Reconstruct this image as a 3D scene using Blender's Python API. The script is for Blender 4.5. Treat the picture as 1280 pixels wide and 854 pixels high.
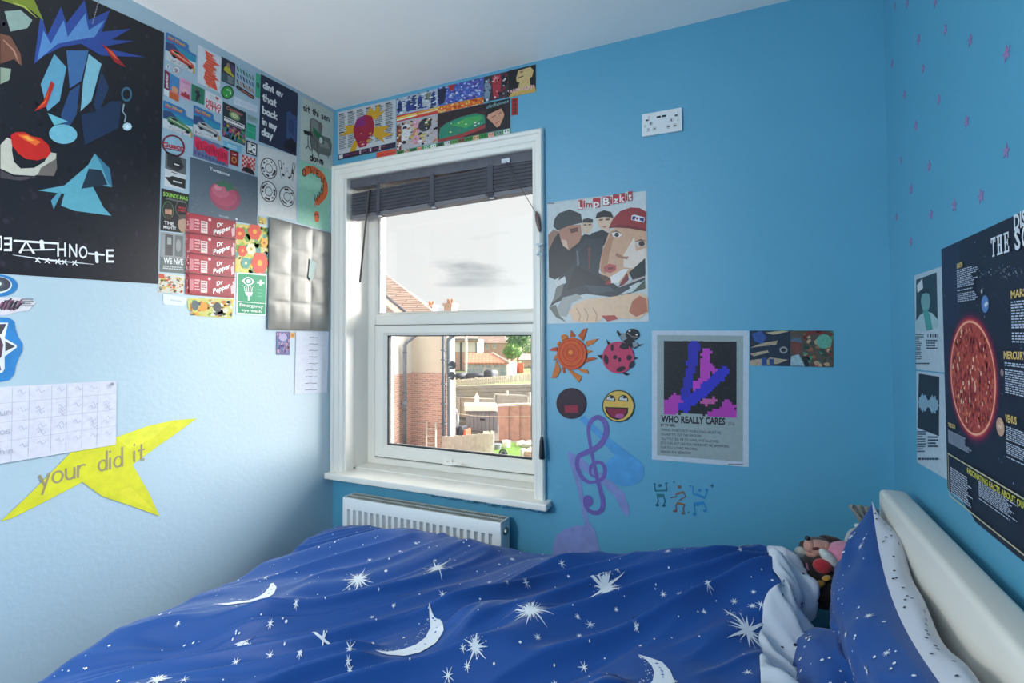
import bpy, bmesh, math, random
import numpy as np
from mathutils import Vector

# ------------------------------------------------------------------ start clean
for o in list(bpy.data.objects):
    bpy.data.objects.remove(o)
SC = bpy.context.scene
COL = SC.collection
random.seed(7)
PI = math.pi

# ------------------------------------------------------------------ camera
# room axes: x along the window wall (left wall x=0, right wall x=W), y = 0 on the window wall and
# negative into the room, z up from the bedroom floor
W, H, YB = 2.3033, 2.45, -2.75
FPX, YAW, PITCH, ROLL, SHY = 644.456, -0.4285, 0.0264, -0.0044, -25.5984
CAM = np.array([1.8896, -1.9826, 1.3053])
def cam_axes():
    cy, sy, cp, sp, cr, sr = math.cos(YAW), math.sin(YAW), math.cos(PITCH), math.sin(PITCH), math.cos(ROLL), math.sin(ROLL)
    fw = np.array([sy*cp, cy*cp, sp]); r = np.array([cy, -sy, 0.0]); u = np.cross(r, fw)
    return cr*r + sr*u, -sr*r + cr*u, fw
RX, UX, FX = cam_axes()
cd = bpy.data.cameras.new('camera'); cam = bpy.data.objects.new('camera', cd); COL.objects.link(cam)
from mathutils import Matrix
m4 = Matrix.Identity(4)
for i in range(3):
    m4[i][0], m4[i][1], m4[i][2], m4[i][3] = RX[i], UX[i], -FX[i], CAM[i]
cam.matrix_world = m4
cd.sensor_fit = 'HORIZONTAL'; cd.sensor_width = 36.0; cd.lens = FPX/1280*36.0
cd.shift_y = -SHY/1280*-1.0
cd.clip_start = 0.02; cd.clip_end = 500
SC.camera = cam

# ------------------------------------------------------------------ world, sun, lamps, exposure
SC.view_settings.view_transform = 'Standard'
SC.view_settings.look = 'None'
SC.view_settings.gamma = 1.0
SC.view_settings.use_curve_mapping = False
SC.view_settings.exposure = 0.0
def build_world():
    """white overcast with a few flat grey clouds"""
    w = bpy.data.worlds.new('overcast_sky'); SC.world = w; w.use_nodes = True
    nt = w.node_tree; nt.nodes.clear()
    N = nt.nodes.new; L = nt.links.new
    out = N('ShaderNodeOutputWorld'); bg = N('ShaderNodeBackground'); bg.inputs['Strength'].default_value = SKY
    tc = N('ShaderNodeTexCoord'); mp = N('ShaderNodeMapping'); mp.inputs['Scale'].default_value = (2.2, 2.2, 9.0)
    no = N('ShaderNodeTexNoise'); no.inputs['Scale'].default_value = 1.6; no.inputs['Detail'].default_value = 5; no.inputs['Roughness'].default_value = 0.45
    L(tc.outputs['Generated'], mp.inputs['Vector']); L(mp.outputs['Vector'], no.inputs['Vector'])
    n2 = N('ShaderNodeTexNoise'); n2.inputs['Scale'].default_value = 5.0; n2.inputs['Detail'].default_value = 6; L(mp.outputs['Vector'], n2.inputs['Vector'])
    def math_(op, a, b):
        m = N('ShaderNodeMath'); m.operation = op
        for k, q in enumerate((a, b)):
            if isinstance(q, (int, float)): m.inputs[k].default_value = q
            else: L(q, m.inputs[k])
        return m.outputs[0]
    def dot_(vec):
        v = N('ShaderNodeVectorMath'); v.operation = 'DOT_PRODUCT'; L(tc.outputs['Generated'], v.inputs[0]); v.inputs[1].default_value = vec; return v.outputs['Value']
    field = math_('ADD', math_('MULTIPLY', math_('SUBTRACT', no.outputs['Fac'], 0.36), 7.0), 0.9)   # the scattered clouds of the whole sky
    for az, el, sa, se in ((-11.8, 10.6, 5.6, 1.5), (-12.0, 8.1, 5.4, 1.6), (-20.0, 2.2, 5.0, 0.8), (-30, 7.5, 4, 0.8), (6.0, 12.0, 8.0, 1.6), (28.0, 7.0, 7.0, 1.4), (-52.0, 10.0, 8.0, 1.5)):
        a, e = math.radians(az), math.radians(el)
        r0 = (math.cos(a), -math.sin(a), 0.0); u0 = (-math.sin(a)*math.sin(e), -math.cos(a)*math.sin(e), math.cos(e)); f0 = (math.sin(a)*math.cos(e), math.cos(a)*math.cos(e), math.sin(e))
        x = math_('DIVIDE', dot_(r0), math.sin(math.radians(sa))); y = math_('DIVIDE', dot_(u0), math.sin(math.radians(se)))
        d = math_('SQRT', math_('ADD', math_('MULTIPLY', x, x), math_('MULTIPLY', y, y)), 0.0)
        d = math_('ADD', d, math_('MULTIPLY', math_('LESS_THAN', dot_(f0), 0.0), 9.0))
        d = math_('ADD', d, math_('MULTIPLY', math_('SUBTRACT', n2.outputs['Fac'], 0.5), 2.2))
        field = math_('MINIMUM', field, d)
    rp = N('ShaderNodeValToRGB')
    rp.color_ramp.elements[0].position = 0.10; rp.color_ramp.elements[0].color = (0.55, 0.58, 0.61, 1)
    rp.color_ramp.elements[1].position = 1.0; rp.color_ramp.elements[1].color = (1.0, 1.0, 1.0, 1)
    L(field, rp.inputs['Fac']); L(rp.outputs['Color'], bg.inputs['Color']); L(bg.outputs[0], out.inputs[0])
SKY = 0.95
build_world()
def lamp(name, kind, loc, energy, color=(1, 1, 1), aim=None, **kw):
    d = bpy.data.lights.new(name, kind); o = bpy.data.objects.new(name, d); COL.objects.link(o)
    o.location = loc; d.energy = energy; d.color = color
    for k, v in kw.items(): setattr(d, k, v)
    if aim is not None:
        o.rotation_euler = Vector(aim).to_track_quat('-Z', 'Y').to_euler()
    return o
# hazy sun behind thin cloud: beyond the gardens, shining in through the window down onto the left wall and the bed
lamp('hazy_sun', 'SUN', (3, 6, 5), 20.5, (1.0, 0.93, 0.87), aim=(-0.60, -0.68, -0.42), angle=math.radians(62))
# added fill light, unseen behind the camera, to lift walls and ceiling
lamp('unseen_fill_light', 'POINT', (0.50, -2.20, 1.52), 64.0, (1.0, 0.94, 0.87), shadow_soft_size=0.14)

# ------------------------------------------------------------------ helpers
def un(px, py, ax, val):
    """the point of the plane (axis ax = val) that the photograph shows at pixel px, py"""
    d = FX + RX*((px-640)/FPX) - UX*((py-427-SHY)/FPX)
    return CAM + (val-CAM[ax])/d[ax]*d
def lin(c):
    c = [x/255.0 for x in c[:3]]
    return tuple((x/12.92 if x <= 0.04045 else ((x+0.055)/1.055)**2.4) for x in c)
def mat(name, rgb, rough=0.6, metal=0.0, spec=0.5, noise=None, bump=None, attr=False, sheen=0.0, coat=0.0, detail_scale=None):
    """procedural principled material; noise=(scale, amount) varies the colour, bump=(scale, strength, distance) the relief"""
    m = bpy.data.materials.new(name); m.use_nodes = True
    nt = m.node_tree; b = nt.nodes['Principled BSDF']; N = nt.nodes.new; L = nt.links.new
    b.inputs['Roughness'].default_value = rough; b.inputs['Metallic'].default_value = metal
    b.inputs['Specular IOR Level'].default_value = spec
    b.inputs['Sheen Weight'].default_value = sheen; b.inputs['Coat Weight'].default_value = coat; b.inputs['Coat Roughness'].default_value = min(.5, rough)
    tc = N('ShaderNodeTexCoord')
    col = None
    if attr:
        a = N('ShaderNodeAttribute'); a.attribute_name = 'Col'; col = a.outputs['Color']
    else:
        c = N('ShaderNodeRGB'); c.outputs[0].default_value = (*lin(rgb), 1); col = c.outputs[0]
    if noise:
        n = N('ShaderNodeTexNoise'); n.inputs['Scale'].default_value = noise[0]; n.inputs['Detail'].default_value = 6
        L(tc.outputs['Object'], n.inputs['Vector'])
        mr = N('ShaderNodeMapRange'); mr.inputs['From Min'].default_value = 0.3; mr.inputs['From Max'].default_value = 0.7
        mr.inputs['To Min'].default_value = 1-noise[1]; mr.inputs['To Max'].default_value = 1+noise[1]
        L(n.outputs['Fac'], mr.inputs['Value'])
        mx = N('ShaderNodeVectorMath'); mx.operation = 'SCALE'
        L(col, mx.inputs[0]); L(mr.outputs[0], mx.inputs['Scale']); col = mx.outputs[0]
    L(col, b.inputs['Base Color'])
    if bump:
        n = N('ShaderNodeTexNoise'); n.inputs['Scale'].default_value = bump[0]; n.inputs['Detail'].default_value = 4
        L(tc.outputs['Object'], n.inputs['Vector'])
        bp = N('ShaderNodeBump'); bp.inputs['Strength'].default_value = bump[1]; bp.inputs['Distance'].default_value = bump[2]
        L(n.outputs['Fac'], bp.inputs['Height']); L(bp.outputs[0], b.inputs['Normal'])
    return m
class MB:
    """collects shapes and links them as ONE mesh object"""
    def __init__(s): s.v = []; s.f = []; s.c = []; s.m = []
    def add(s, vs, fs, c=(200, 200, 200), m=0):
        b = len(s.v); s.v.extend([tuple(map(float, p)) for p in vs])
        for f in fs:
            s.f.append(tuple(b+i for i in f)); s.c.append(c); s.m.append(m)
        return s
    def box(s, a, b, c=(200, 200, 200), m=0, bev=0.0):
        x0, y0, z0 = [min(a[i], b[i]) for i in range(3)]; x1, y1, z1 = [max(a[i], b[i]) for i in range(3)]
        if bev <= 0:
            vs = [(x0,y0,z0),(x1,y0,z0),(x1,y1,z0),(x0,y1,z0),(x0,y0,z1),(x1,y0,z1),(x1,y1,z1),(x0,y1,z1)]
            fs = [(0,3,2,1),(4,5,6,7),(0,1,5,4),(1,2,6,5),(2,3,7,6),(3,0,4,7)]
            return s.add(vs, fs, c, m)
        bm = bmesh.new(); r = bmesh.ops.create_cube(bm, size=1.0)
        for v in bm.verts:
            v.co = Vector(((x0+x1)/2+v.co.x*(x1-x0), (y0+y1)/2+v.co.y*(y1-y0), (z0+z1)/2+v.co.z*(z1-z0)))
        bev = min(bev, 0.49*min(x1-x0, y1-y0, z1-z0))
        bmesh.ops.bevel(bm, geom=list(bm.edges), offset=bev, segments=2, affect='EDGES', profile=0.6)
        s.bm(bm, c, m); return s
    def bm(s, bm, c=(200, 200, 200), m=0):
        bm.verts.index_update()
        s.add([v.co for v in bm.verts], [[v.index for v in f.verts] for f in bm.faces], c, m); bm.free()
    def hexa(s, P, c=(200, 200, 200), m=0):
        """8 corners: bottom loop 0-3, top loop 4-7"""
        return s.add(P, [(0,3,2,1),(4,5,6,7),(0,1,5,4),(1,2,6,5),(2,3,7,6),(3,0,4,7)], c, m)
    def tube(s, pts, r, n=10, c=(200, 200, 200), m=0, caps=True):
        P = [Vector(p) for p in pts]; rs = r if isinstance(r, (list, tuple)) else [r]*len(P)
        rings = []; up = None
        for i, p in enumerate(P):
            t = (P[min(i+1, len(P)-1)]-P[max(i-1, 0)]).normalized()
            a = t.orthogonal().normalized() if up is None else (up - t*up.dot(t)).normalized()
            up = a; b = t.cross(a)
            rings.append([p+(a*math.cos(2*PI*k/n)+b*math.sin(2*PI*k/n))*rs[i] for k in range(n)])
        vs = [q for R in rings for q in R]; fs = []
        for i in range(len(P)-1):
            for k in range(n):
                k2 = (k+1) % n; fs.append((i*n+k, i*n+k2, (i+1)*n+k2, (i+1)*n+k))
        if caps:
            fs.append(tuple(range(n))[::-1]); fs.append(tuple((len(P)-1)*n+k for k in range(n)))
        return s.add(vs, fs, c, m)
    def ell(s, ctr, rad, rot=None, nu=16, nv=10, c=(200, 200, 200), m=0, fn=None):
        vs = []; fs = []
        for j in range(nv+1):
            th = PI*j/nv
            for i in range(nu):
                ph = 2*PI*i/nu
                d = Vector((math.sin(th)*math.cos(ph), math.sin(th)*math.sin(ph), math.cos(th)))
                k = fn(d) if fn else 1.0
                q = Vector((d.x*rad[0]*k, d.y*rad[1]*k, d.z*rad[2]*k))
                if rot is not None: q = rot @ q
                vs.append(q+Vector(ctr))
        for j in range(nv):
            for i in range(nu):
                i2 = (i+1) % nu; fs.append((j*nu+i, (j+1)*nu+i, (j+1)*nu+i2, j*nu+i2))
        return s.add(vs, fs, c, m)
    def grid(s, P, c=(200, 200, 200), m=0):
        """P: rows x cols of points"""
        P = np.asarray(P); r, q = P.shape[:2]; b = len(s.v)
        s.v.extend(map(tuple, P.reshape(-1, 3).tolist()))
        for i in range(r-1):
            for j in range(q-1):
                s.f.append((b+i*q+j, b+i*q+j+1, b+(i+1)*q+j+1, b+(i+1)*q+j)); s.c.append(c); s.m.append(m)
        return s
    def build(s, name, mats, parent=None, smooth=False, col=False, fixn=False):
        me = bpy.data.meshes.new(name); me.from_pydata(s.v, [], s.f)
        mats = mats if isinstance(mats, (list, tuple)) else [mats]
        for q in mats: me.materials.append(q)
        if len(mats) > 1: me.polygons.foreach_set('material_index', np.array(s.m, dtype=np.int32))
        if col:
            ca = me.color_attributes.new('Col', 'FLOAT_COLOR', 'CORNER')
            cache = {}; buf = np.ones((len(me.loops), 4), dtype=np.float32); k = 0
            for f, c in zip(s.f, s.c):
                if c not in cache: cache[c] = lin(c)
                buf[k:k+len(f), :3] = cache[c]; k += len(f)
            ca.data.foreach_set('color', buf.ravel())
        if fixn:
            b = bmesh.new(); b.from_mesh(me); bmesh.ops.recalc_face_normals(b, faces=list(b.faces)); b.to_mesh(me); b.free()
        if smooth: me.polygons.foreach_set('use_smooth', np.ones(len(me.polygons), dtype=bool))
        me.update()
        o = bpy.data.objects.new(name, me); COL.objects.link(o)
        if parent is not None: o.parent = parent; o.matrix_parent_inverse = parent.matrix_world.inverted()
        return o
def tag(o, label=None, cat=None, group=None, kind=None):
    for k, v in (('label', label), ('category', cat), ('group', group), ('kind', kind)):
        if v: o[k] = v
    return o
def thing(name, loc, label=None, cat=None, group=None, kind=None):
    o = bpy.data.objects.new(name, None); COL.objects.link(o); o.location = [float(q) for q in loc]; o.empty_display_size = 0.05
    o.matrix_world = Matrix.Translation(Vector([float(q) for q in loc]))
    return tag(o, label, cat, group, kind)
def auto_smooth(o, ang=35):
    me = o.data; me.polygons.foreach_set('use_smooth', np.ones(len(me.polygons), dtype=bool))
    b = bmesh.new(); b.from_mesh(me)
    for e in b.edges:
        if len(e.link_faces) == 2 and e.calc_face_angle(0) > math.radians(ang): e.smooth = False
    b.to_mesh(me); b.free(); return o
def vnoise(x, y, seed=0):
    """smooth value noise on arrays"""
    x = np.asarray(x, float); y = np.asarray(y, float)
    xi = np.floor(x).astype(np.int64); yi = np.floor(y).astype(np.int64); xf = x-xi; yf = y-yi
    def h(a, b):
        n = (a*374761393 + b*668265263 + seed*974634777) & 0x7fffffff
        n = ((n ^ (n >> 13))*1274126177) & 0x7fffffff
        n = (n ^ (n >> 16)) & 0xffff
        return n/65535.0
    u = xf*xf*xf*(xf*(xf*6-15)+10); v = yf*yf*yf*(yf*(yf*6-15)+10)
    return (h(xi, yi)*(1-u)+h(xi+1, yi)*u)*(1-v)+(h(xi, yi+1)*(1-u)+h(xi+1, yi+1)*u)*v

# ------------------------------------------------------------------ materials
M = {}
WALL_BLUE, LIT_BLUE = (76, 158, 192), (164, 192, 208)
def wall_paint(name, rgb, rough, spec, coat):      # washable satin emulsion
    return mat(name, rgb, rough, spec=spec, coat=coat, noise=(2.5, 0.03), bump=(55, 0.25, 0.0025))
M['paint'] = wall_paint('blue_wall_paint', WALL_BLUE, 0.50, 1.0, 0.6)
M['paint_lit'] = wall_paint('window_lit_blue_wall_paint', LIT_BLUE, 0.50, 1.0, 0.6)  # same paint as the other walls, window brightness put into the colour
M['ceiling'] = mat('white_ceiling_paint', (246, 245, 243), 0.9, noise=(3, 0.02), bump=(80, 0.1, 0.002))
M['carpet'] = mat('grey_carpet', (120, 118, 120), 0.95, noise=(200, 0.2), bump=(300, 0.6, 0.004))
M['gloss'] = mat('white_gloss_paint', (240, 237, 230), 0.3, noise=(6, 0.02))
M['upvc'] = mat('white_window_plastic', (238, 234, 226), 0.32, noise=(5, 0.02))
M['gasket'] = mat('black_rubber_gasket', (38, 42, 46), 0.6)
M['radiator'] = mat('white_radiator_enamel', (232, 236, 238), 0.35, noise=(5, 0.015))
M['grille'] = mat('radiator_grille_metal', (196, 198, 192), 0.5)
M['dark'] = mat('dark_recess', (22, 24, 24), 0.8)
M['slat'] = mat('dark_grey_blind_slat', (96, 96, 106), 0.5, noise=(30, 0.12))
M['tape'] = mat('dark_grey_ladder_tape', (84, 84, 94), 0.9)
M['cord'] = mat('grey_cord', (92, 86, 84), 0.9)
M['brown'] = mat('brown_plastic', (122, 98, 90), 0.45)
M['black'] = mat('black_plastic', (26, 26, 34), 0.4)
M['clear'] = mat('clear_plastic', (214, 222, 228), 0.2)
M['socket'] = mat('white_socket_plastic', (228, 228, 230), 0.35)
M['paper'] = mat('printed_paper', (255, 255, 255), 0.55, attr=True, noise=(60, 0.05))
M['glossy_paper'] = mat('glossy_printed_paper', (255, 255, 255), 0.42, attr=True, noise=(50, 0.06))
M['card'] = mat('painted_card', (255, 255, 255), 0.6, attr=True, noise=(90, 0.08), bump=(70, 0.25, 0.001))
M['mural'] = mat('painted_mural', (255, 255, 255), 0.5, attr=True, noise=(25, 0.10))
M['photo'] = mat('collage_print', (255, 255, 255), 0.4, attr=True, noise=(180, 0.22))
M['plasma'] = None
# ------------------------------------------------------------------ the room shell
def structure(name, mb, m, **kw):
    return tag(mb.build(name, m, **kw), kind='structure')
OX0, OX1, OZ0, OZ1, WT = 0.07, 1.09, 0.600, 2.10, 0.30       # the window opening in the far wall and the wall's thickness
structure('floor', MB().box((-0.12, YB-0.12, -0.1), (W+0.12, WT, 0)), M['carpet'])
structure('ceiling', MB().box((-0.12, YB-0.12, H), (W+0.12, WT, H+0.1)), M['ceiling'])
structure('wall_left', MB().box((-0.12, YB-0.12, 0), (0, WT, H)), M['paint_lit'])
structure('wall_right', MB().box((W, YB-0.12, 0), (W+0.12, WT, H)), M['paint'])
structure('wall_back', MB().box((0, YB-0.12, 0), (W, YB, H)), M['paint'])
wf = MB()
wf.box((0, 0, 0), (W, WT, OZ0)); wf.box((0, 0, OZ1), (W, WT, H)); wf.box((0, 0, OZ0), (OX0, WT, OZ1)); wf.box((OX1, 0, OZ0), (W, WT, OZ1))
structure('wall_front', wf, M['paint'])
structure('baseboard_right', MB().box((W-0.015, YB, 0), (W, 0, 0.11), bev=0.004), M['gloss'])
structure('baseboard_front', MB().box((0.015, -0.015, 0), (W-0.015, 0, 0.11), bev=0.004), M['gloss'])
structure('baseboard_left', MB().box((0, YB, 0), (0.015, 0, 0.11), bev=0.004), M['gloss'])

# ------------------------------------------------------------------ the window
win = thing('window_1', (0.58, 0.2, 0.62), kind='structure', label='white plastic double casement window with a deep white sill', cat='window')
def ring(outer, inner, y0, y1, cham=0.012, mb=None):
    """a mitred rectangular frame between the rectangles outer and inner (x0,z0,x1,z1), front face at y0"""
    mb = mb or MB()
    def R(r, y): return [(r[0], y, r[1]), (r[2], y, r[1]), (r[2], y, r[3]), (r[0], y, r[3])]
    mid = (inner[0]-cham, inner[1]-cham, inner[2]+cham, inner[3]+cham)
    om = (outer[0]+0.004, outer[1]+0.004, outer[2]-0.004, outer[3]-0.004)
    loops = [R(outer, y1), R(outer, y0+0.004), R(om, y0), R(mid, y0), R(inner, y0+cham), R(inner, y1)]
    vs = [p for l in loops for p in l]; fs = []
    n = len(loops)
    for i in range(n):
        j = (i+1) % n
        for k in range(4):
            k2 = (k+1) % 4; fs.append((i*4+k, i*4+k2, j*4+k2, j*4+k))
    return mb.add(vs, fs)
FY = 0.168
ring((OX0, 0.640, OX1, OZ1), (0.130, 0.682, 1.035, 2.045), FY, FY+0.07).build('outer_frame', M['upvc'], win, fixn=True)
MB().box((0.126, FY-0.006, 1.356), (1.037, FY+0.066, 1.414), bev=0.012).build('transom', M['upvc'], win)
ring((0.1315, 1.4145, 1.0345, 2.0445), (0.142, 1.424, 1.024, 2.036), FY+0.012, FY+0.06, 0.006).build('glazing_bead', M['upvc'], win, fixn=True)
sash = ring((0.128, 0.681, 1.072, 1.355), (0.198, 0.742, 1.002, 1.304), FY-0.012, FY+0.055, 0.014).build('opening_sash', M['upvc'], win, fixn=True)
ring((0.124, 0.677, 1.076, 1.359), (0.129, 0.682, 1.071, 1.354), FY-0.0065, FY+0.05, 0.001).build('gasket', M['gasket'], sash, fixn=True)
ring((0.194, 0.738, 1.006, 1.308), (0.203, 0.748, 0.997, 1.299), FY+0.006, FY+0.03, 0.002).build('gasket', M['gasket'], sash, fixn=True)
def glass_mat():
    m = bpy.data.materials.new('window_glass'); m.use_nodes = True; nt = m.node_tree; nt.nodes.clear()
    N = nt.nodes.new; L = nt.links.new
    o = N('ShaderNodeOutputMaterial'); mx = N('ShaderNodeMixShader'); t = N('ShaderNodeBsdfTransparent'); g = N('ShaderNodeBsdfGlossy')
    t.inputs['Color'].default_value = (0.97, 0.985, 0.98, 1); g.inputs['Roughness'].default_value = 0.02
    f = N('ShaderNodeFresnel'); f.inputs['IOR'].default_value = 1.35
    L(f.outputs[0], mx.inputs[0]); L(t.outputs[0], mx.inputs[1]); L(g.outputs[0], mx.inputs[2]); L(mx.outputs[0], o.inputs[0])
    return m
M['glass'] = glass_mat()
MB().box((0.200, FY+0.020, 0.744), (1.000, FY+0.024, 1.302)).build('pane', M['glass'], sash)
MB().box((0.136, FY+0.030, 1.418), (1.030, FY+0.034, 2.041)).build('pane', M['glass'], win)
# handle of the opening sash
hb = MB(); hb.box((0.555, FY-0.024, 0.694), (0.600, FY-0.010, 0.712), bev=0.005)
hb.tube([(0.575, FY-0.026, 0.703), (0.575, FY-0.045, 0.700), (0.590, FY-0.052, 0.697), (0.62, FY-0.052, 0.699), (0.672, FY-0.050, 0.703)], [0.008, 0.008, 0.008, 0.007, 0.006])
hb.ell((0.566, FY-0.032, 0.693), (0.012, 0.012, 0.009))
auto_smooth(hb.build('handle', M['gloss'], sash))
# sill: a nosed board with a raised inner step
sl = MB(); sl.box((-0.0, -0.062, 0.605), (1.158, FY+0.02, 0.634), bev=0.007)
sl.build('sill_board', M['gloss'], win)
MB().box((OX0, 0.075, 0.634), (OX1, FY+0.01, 0.641), bev=0.002).build('sill_step', M['upvc'], win)
mb = MB(); random.seed(3)
for i in range(46):                                    # ragged old plaster and paint under the nosing
    x = 0.55+0.6*i/46.0; r = 0.008+0.008*random.random()
    mb.ell((x, -0.028+0.01*random.random(), 0.604-0.007*random.random()), (0.014, r*1.6, r), nu=8, nv=5)
mb.build('sill_plaster', M['paint'], win, smooth=True)
# lining boards of the reveal
lb = MB(); lb.box((OX0-0.006, 0.0, 0.634), (OX0+0.010, 0.055, OZ1)); lb.box((OX0-0.006, 0.058, 0.641), (OX0+0.006, FY+0.01, OZ1))
lb.build('reveal_lining', M['gloss'], win)
lb = MB(); lb.box((OX1-0.008, 0.0, 0.634), (OX1+0.01, FY+0.01, OZ1)); lb.build('reveal_lining', M['gloss'], win)
lb = MB(); lb.box((OX0, 0.0, OZ1-0.012), (OX1, FY+0.01, OZ1+0.004)); lb.build('reveal_lining', M['gloss'], win)
# moulded architrave, three mitred lengths
PROF = [(0, 0), (0, .020), (.10, .027), (.26, .026), (.32, .018), (.62, .016), (.68, .010), (.78, .012), (.94, .010), (1, .004), (1, 0)]
AX0, AX1, AZ1 = -0.0, 1.1345, 2.1565
WL, WR, WTOP = 0.070, 0.052, 0.072
def architrave(fn, n):
    vs = []; fs = []
    for e in (0, 1):
        for w, p in PROF: vs.append(fn(e, w, p))
    k = len(PROF)
    for i in range(k): j = (i+1) % k; fs.append((i, j, k+j, k+i))
    fs += [tuple(range(k)), tuple(range(2*k-1, k-1, -1))]
    MB().add(vs, fs).build('architrave', M['gloss'], win, fixn=True)
architrave(lambda e, w, p: (AX0+w*WL, -p, (0.634, AZ1-w*WTOP)[e]), 0)
architrave(lambda e, w, p: (AX1-w*WR, -p, (0.634, AZ1-w*WTOP)[e]), 1)
architrave(lambda e, w, p: ((AX0+w*WL, AX1-w*WR)[e], -p, AZ1-w*WTOP), 2)

# ------------------------------------------------------------------ the blind, drawn up
bl = thing('venetian_blind', (0.57, 0.04, 2.08), 'dark grey venetian blind drawn up tight at the head of the window', 'blind')
BX0, BX1 = OX0+0.014, OX1-0.006
MB().box((BX0, 0.022, 2.044), (BX1, 0.074, 2.086), bev=0.002).build('headrail', M['slat'], bl)
NS = 27
def blz(x, k):   # height of slat k at x: the stack hangs lower at its left end
    t = (x-BX0)/(BX1-BX0)
    top = 2.012+0.026*min(1, t*1.25); bot = 1.908+0.028*t
    return bot+(top-bot)*k/(NS-1)
for k in range(NS):
    s = MB(); xs = np.linspace(BX0+0.006+0.004*((k*7) % 3)/2, BX1-0.004, 12); n = len(xs)
    rows = []
    for (yy, dz) in ((0.020, 0), (0.034, .0018), (0.058, .0018), (0.072, 0), (0.072, .0022), (0.058, .0040), (0.034, .0040), (0.020, .0022), (0.020, 0)):
        rows.append([(x, yy+0.0012*((k*5) % 4-1.5), blz(x, k)+dz) for x in xs])
    s.grid(rows); o = s.build('slat', M['slat'], bl)
s = MB(); rows = []
for (yy, dz) in ((0.020, -.022), (0.072, -.022), (0.072, -.004), (0.020, -.004), (0.020, -.022)):
    rows.append([(x, yy, blz(x, 0)+dz) for x in np.linspace(BX0+0.004, BX1-0.002, 8)])
s.grid(rows); s.build('bottom_rail', mat('pale_grey_blind_rail', (120, 118, 124), 0.5), bl)
for px, w in ((473, 0.020), (540, 0.024), (613, 0.026)):
    x = un(px, 230, 1, 0.018)[0]
    s = MB(); pts = []
    zt, zb = 2.050, blz(x, 0)-0.024
    rows = [[(x-w/2, yy, z), (x+w/2, yy, z)] for yy, z in ((0.016, zt), (0.0165, (zt+zb)/2), (0.015, zb+0.03), (0.017, zb), (0.030, zb-0.001), (0.060, zb-0.001))]
    s.grid(rows)
    s.box((x-w*0.9, 0.012, zb+0.010), (x+w*0.6, 0.016, zb+0.016)); s.box((x-w*0.5, 0.011, zb+0.022), (x+w*0.9, 0.016, zb+0.027))
    s.build('ladder_tape', M['tape'], bl)
    MB().box((x-0.004, 0.018, zb-0.005), (x+0.014, 0.032, zb-0.001)).build('tape_clip', M['clear'], bl)
a = un(461, 240, 1, 0.005); b = un(450, 353, 1, 0.0)
wd = MB(); wd.tube([(a[0], 0.02, a[2]+0.01), a, a*0.6+b*0.4, b], [0.003, 0.0048, 0.0044, 0.0048], 8)
wd.build('tilt_wand', M['cord'], bl, smooth=True)
MB().box((un(632, 201, 1, 0.012)[0]-0.02, 0.010, 2.047), (un(632, 201, 1, 0.012)[0]+0.02, 0.022, 2.066), bev=0.003).build('cord_lock', M['clear'], bl)
c0 = un(632, 201, 1, 0.008); c1 = un(671, 268, 1, -0.035); c2 = un(675, 290, 1, -0.034); c3 = un(676.5, 548, 1, -0.034)
s = MB(); s.tube([c0, c0*0.5+c1*0.5+np.array([0, 0, -0.004]), c1], 0.0016, 6); s.tube([c2, c2*0.5+c3*0.5, c3], 0.0013, 6)
s.build('pull_cord', M['cord'], bl, smooth=True)
s = MB(); s.tube([c1+np.array([-.003, 0, .012]), c1, c1+(c2-c1)*0.4, c1+(c2-c1)*0.8, c2], [.003, .0085, .0105, .008, .003], 12); s.build('cord_connector', M['brown'], bl, smooth=True)
s = MB(); t0 = un(677, 546, 1, -0.034); t1 = un(677.5, 574, 1, -0.034); s.tube([t0, t0*.8+t1*.2, t1*.9+t0*.1, t1], [.004, .0085, .012, .011], 12); auto_smooth(s.build('cord_tassel', M['black'], bl))
cl = MB(); q = un(675, 312, 1, -0.024)
cl.box(q-np.array([.011, 0, .030]), q+np.array([.011, .006, .030]), bev=0.003); cl.tube([q+np.array([-.013, -.006, .022]), q+np.array([0, -.012, .012]), q+np.array([.013, -.006, .022])], .004, 8)
cl.tube([q+np.array([-.013, -.006, -.022]), q+np.array([0, -.012, -.012]), q+np.array([.013, -.006, -.022])], .004, 8)
tag(cl.build('cord_cleat', M['clear']), 'small clear plastic cord cleat fixed on the right window trim', 'cleat')

# ------------------------------------------------------------------ the radiator
rd = thing('radiator', (0.57, -0.02, 0.12), 'white panel radiator with a slotted top grille below the window sill', 'radiator')
RX0, RX1, RZ0, RZ1, RYF, RYB = 0.165, 0.982, 0.12, 0.553, -0.112, -0.030
s = MB(); N = 23; pitch = (RX1-RX0-0.05)/N; xs = [RX0+0.004]; ys = [0]
for i in range(N):
    a0 = RX0+0.025+i*pitch
    for t, d in ((0.10, 0), (0.24, 1), (0.50, 1), (0.64, 0)): xs.append(a0+t*pitch); ys.append(d)
xs.append(RX1-0.004); ys.append(0)
def yv(d, k): return RYF+0.020*d*k
rows = []
for z, k in ((RZ0, 0), (RZ0+0.03, 0), (RZ0+0.045, 1), (RZ1-0.062, 1), (RZ1-0.050, 0), (RZ1-0.006, 0), (RZ1-0.0005, 0)):
    rows.append([(x, yv(d, k)+(0.004 if z > RZ1-0.004 else 0), z) for x, d in zip(xs, ys)])
s.grid(rows); auto_smooth(s.build('front_panel', M['radiator'], rd), 50)
s = MB(); s.box((RX0, RYF+0.001, RZ0), (RX0+0.006, RYB, RZ1), bev=0.0015); s.build('side_panel', M['radiator'], rd)
s = MB(); s.box((RX1-0.006, RYF+0.001, RZ0), (RX1, RYB, RZ1), bev=0.0015); s.build('side_panel', M['radiator'], rd)
MB().box((RX0+0.006, RYB-0.004, RZ0), (RX1-0.006, RYB, RZ1-0.004)).build('rear_panel', M['radiator'], rd)
s = MB(); n = 78
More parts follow.
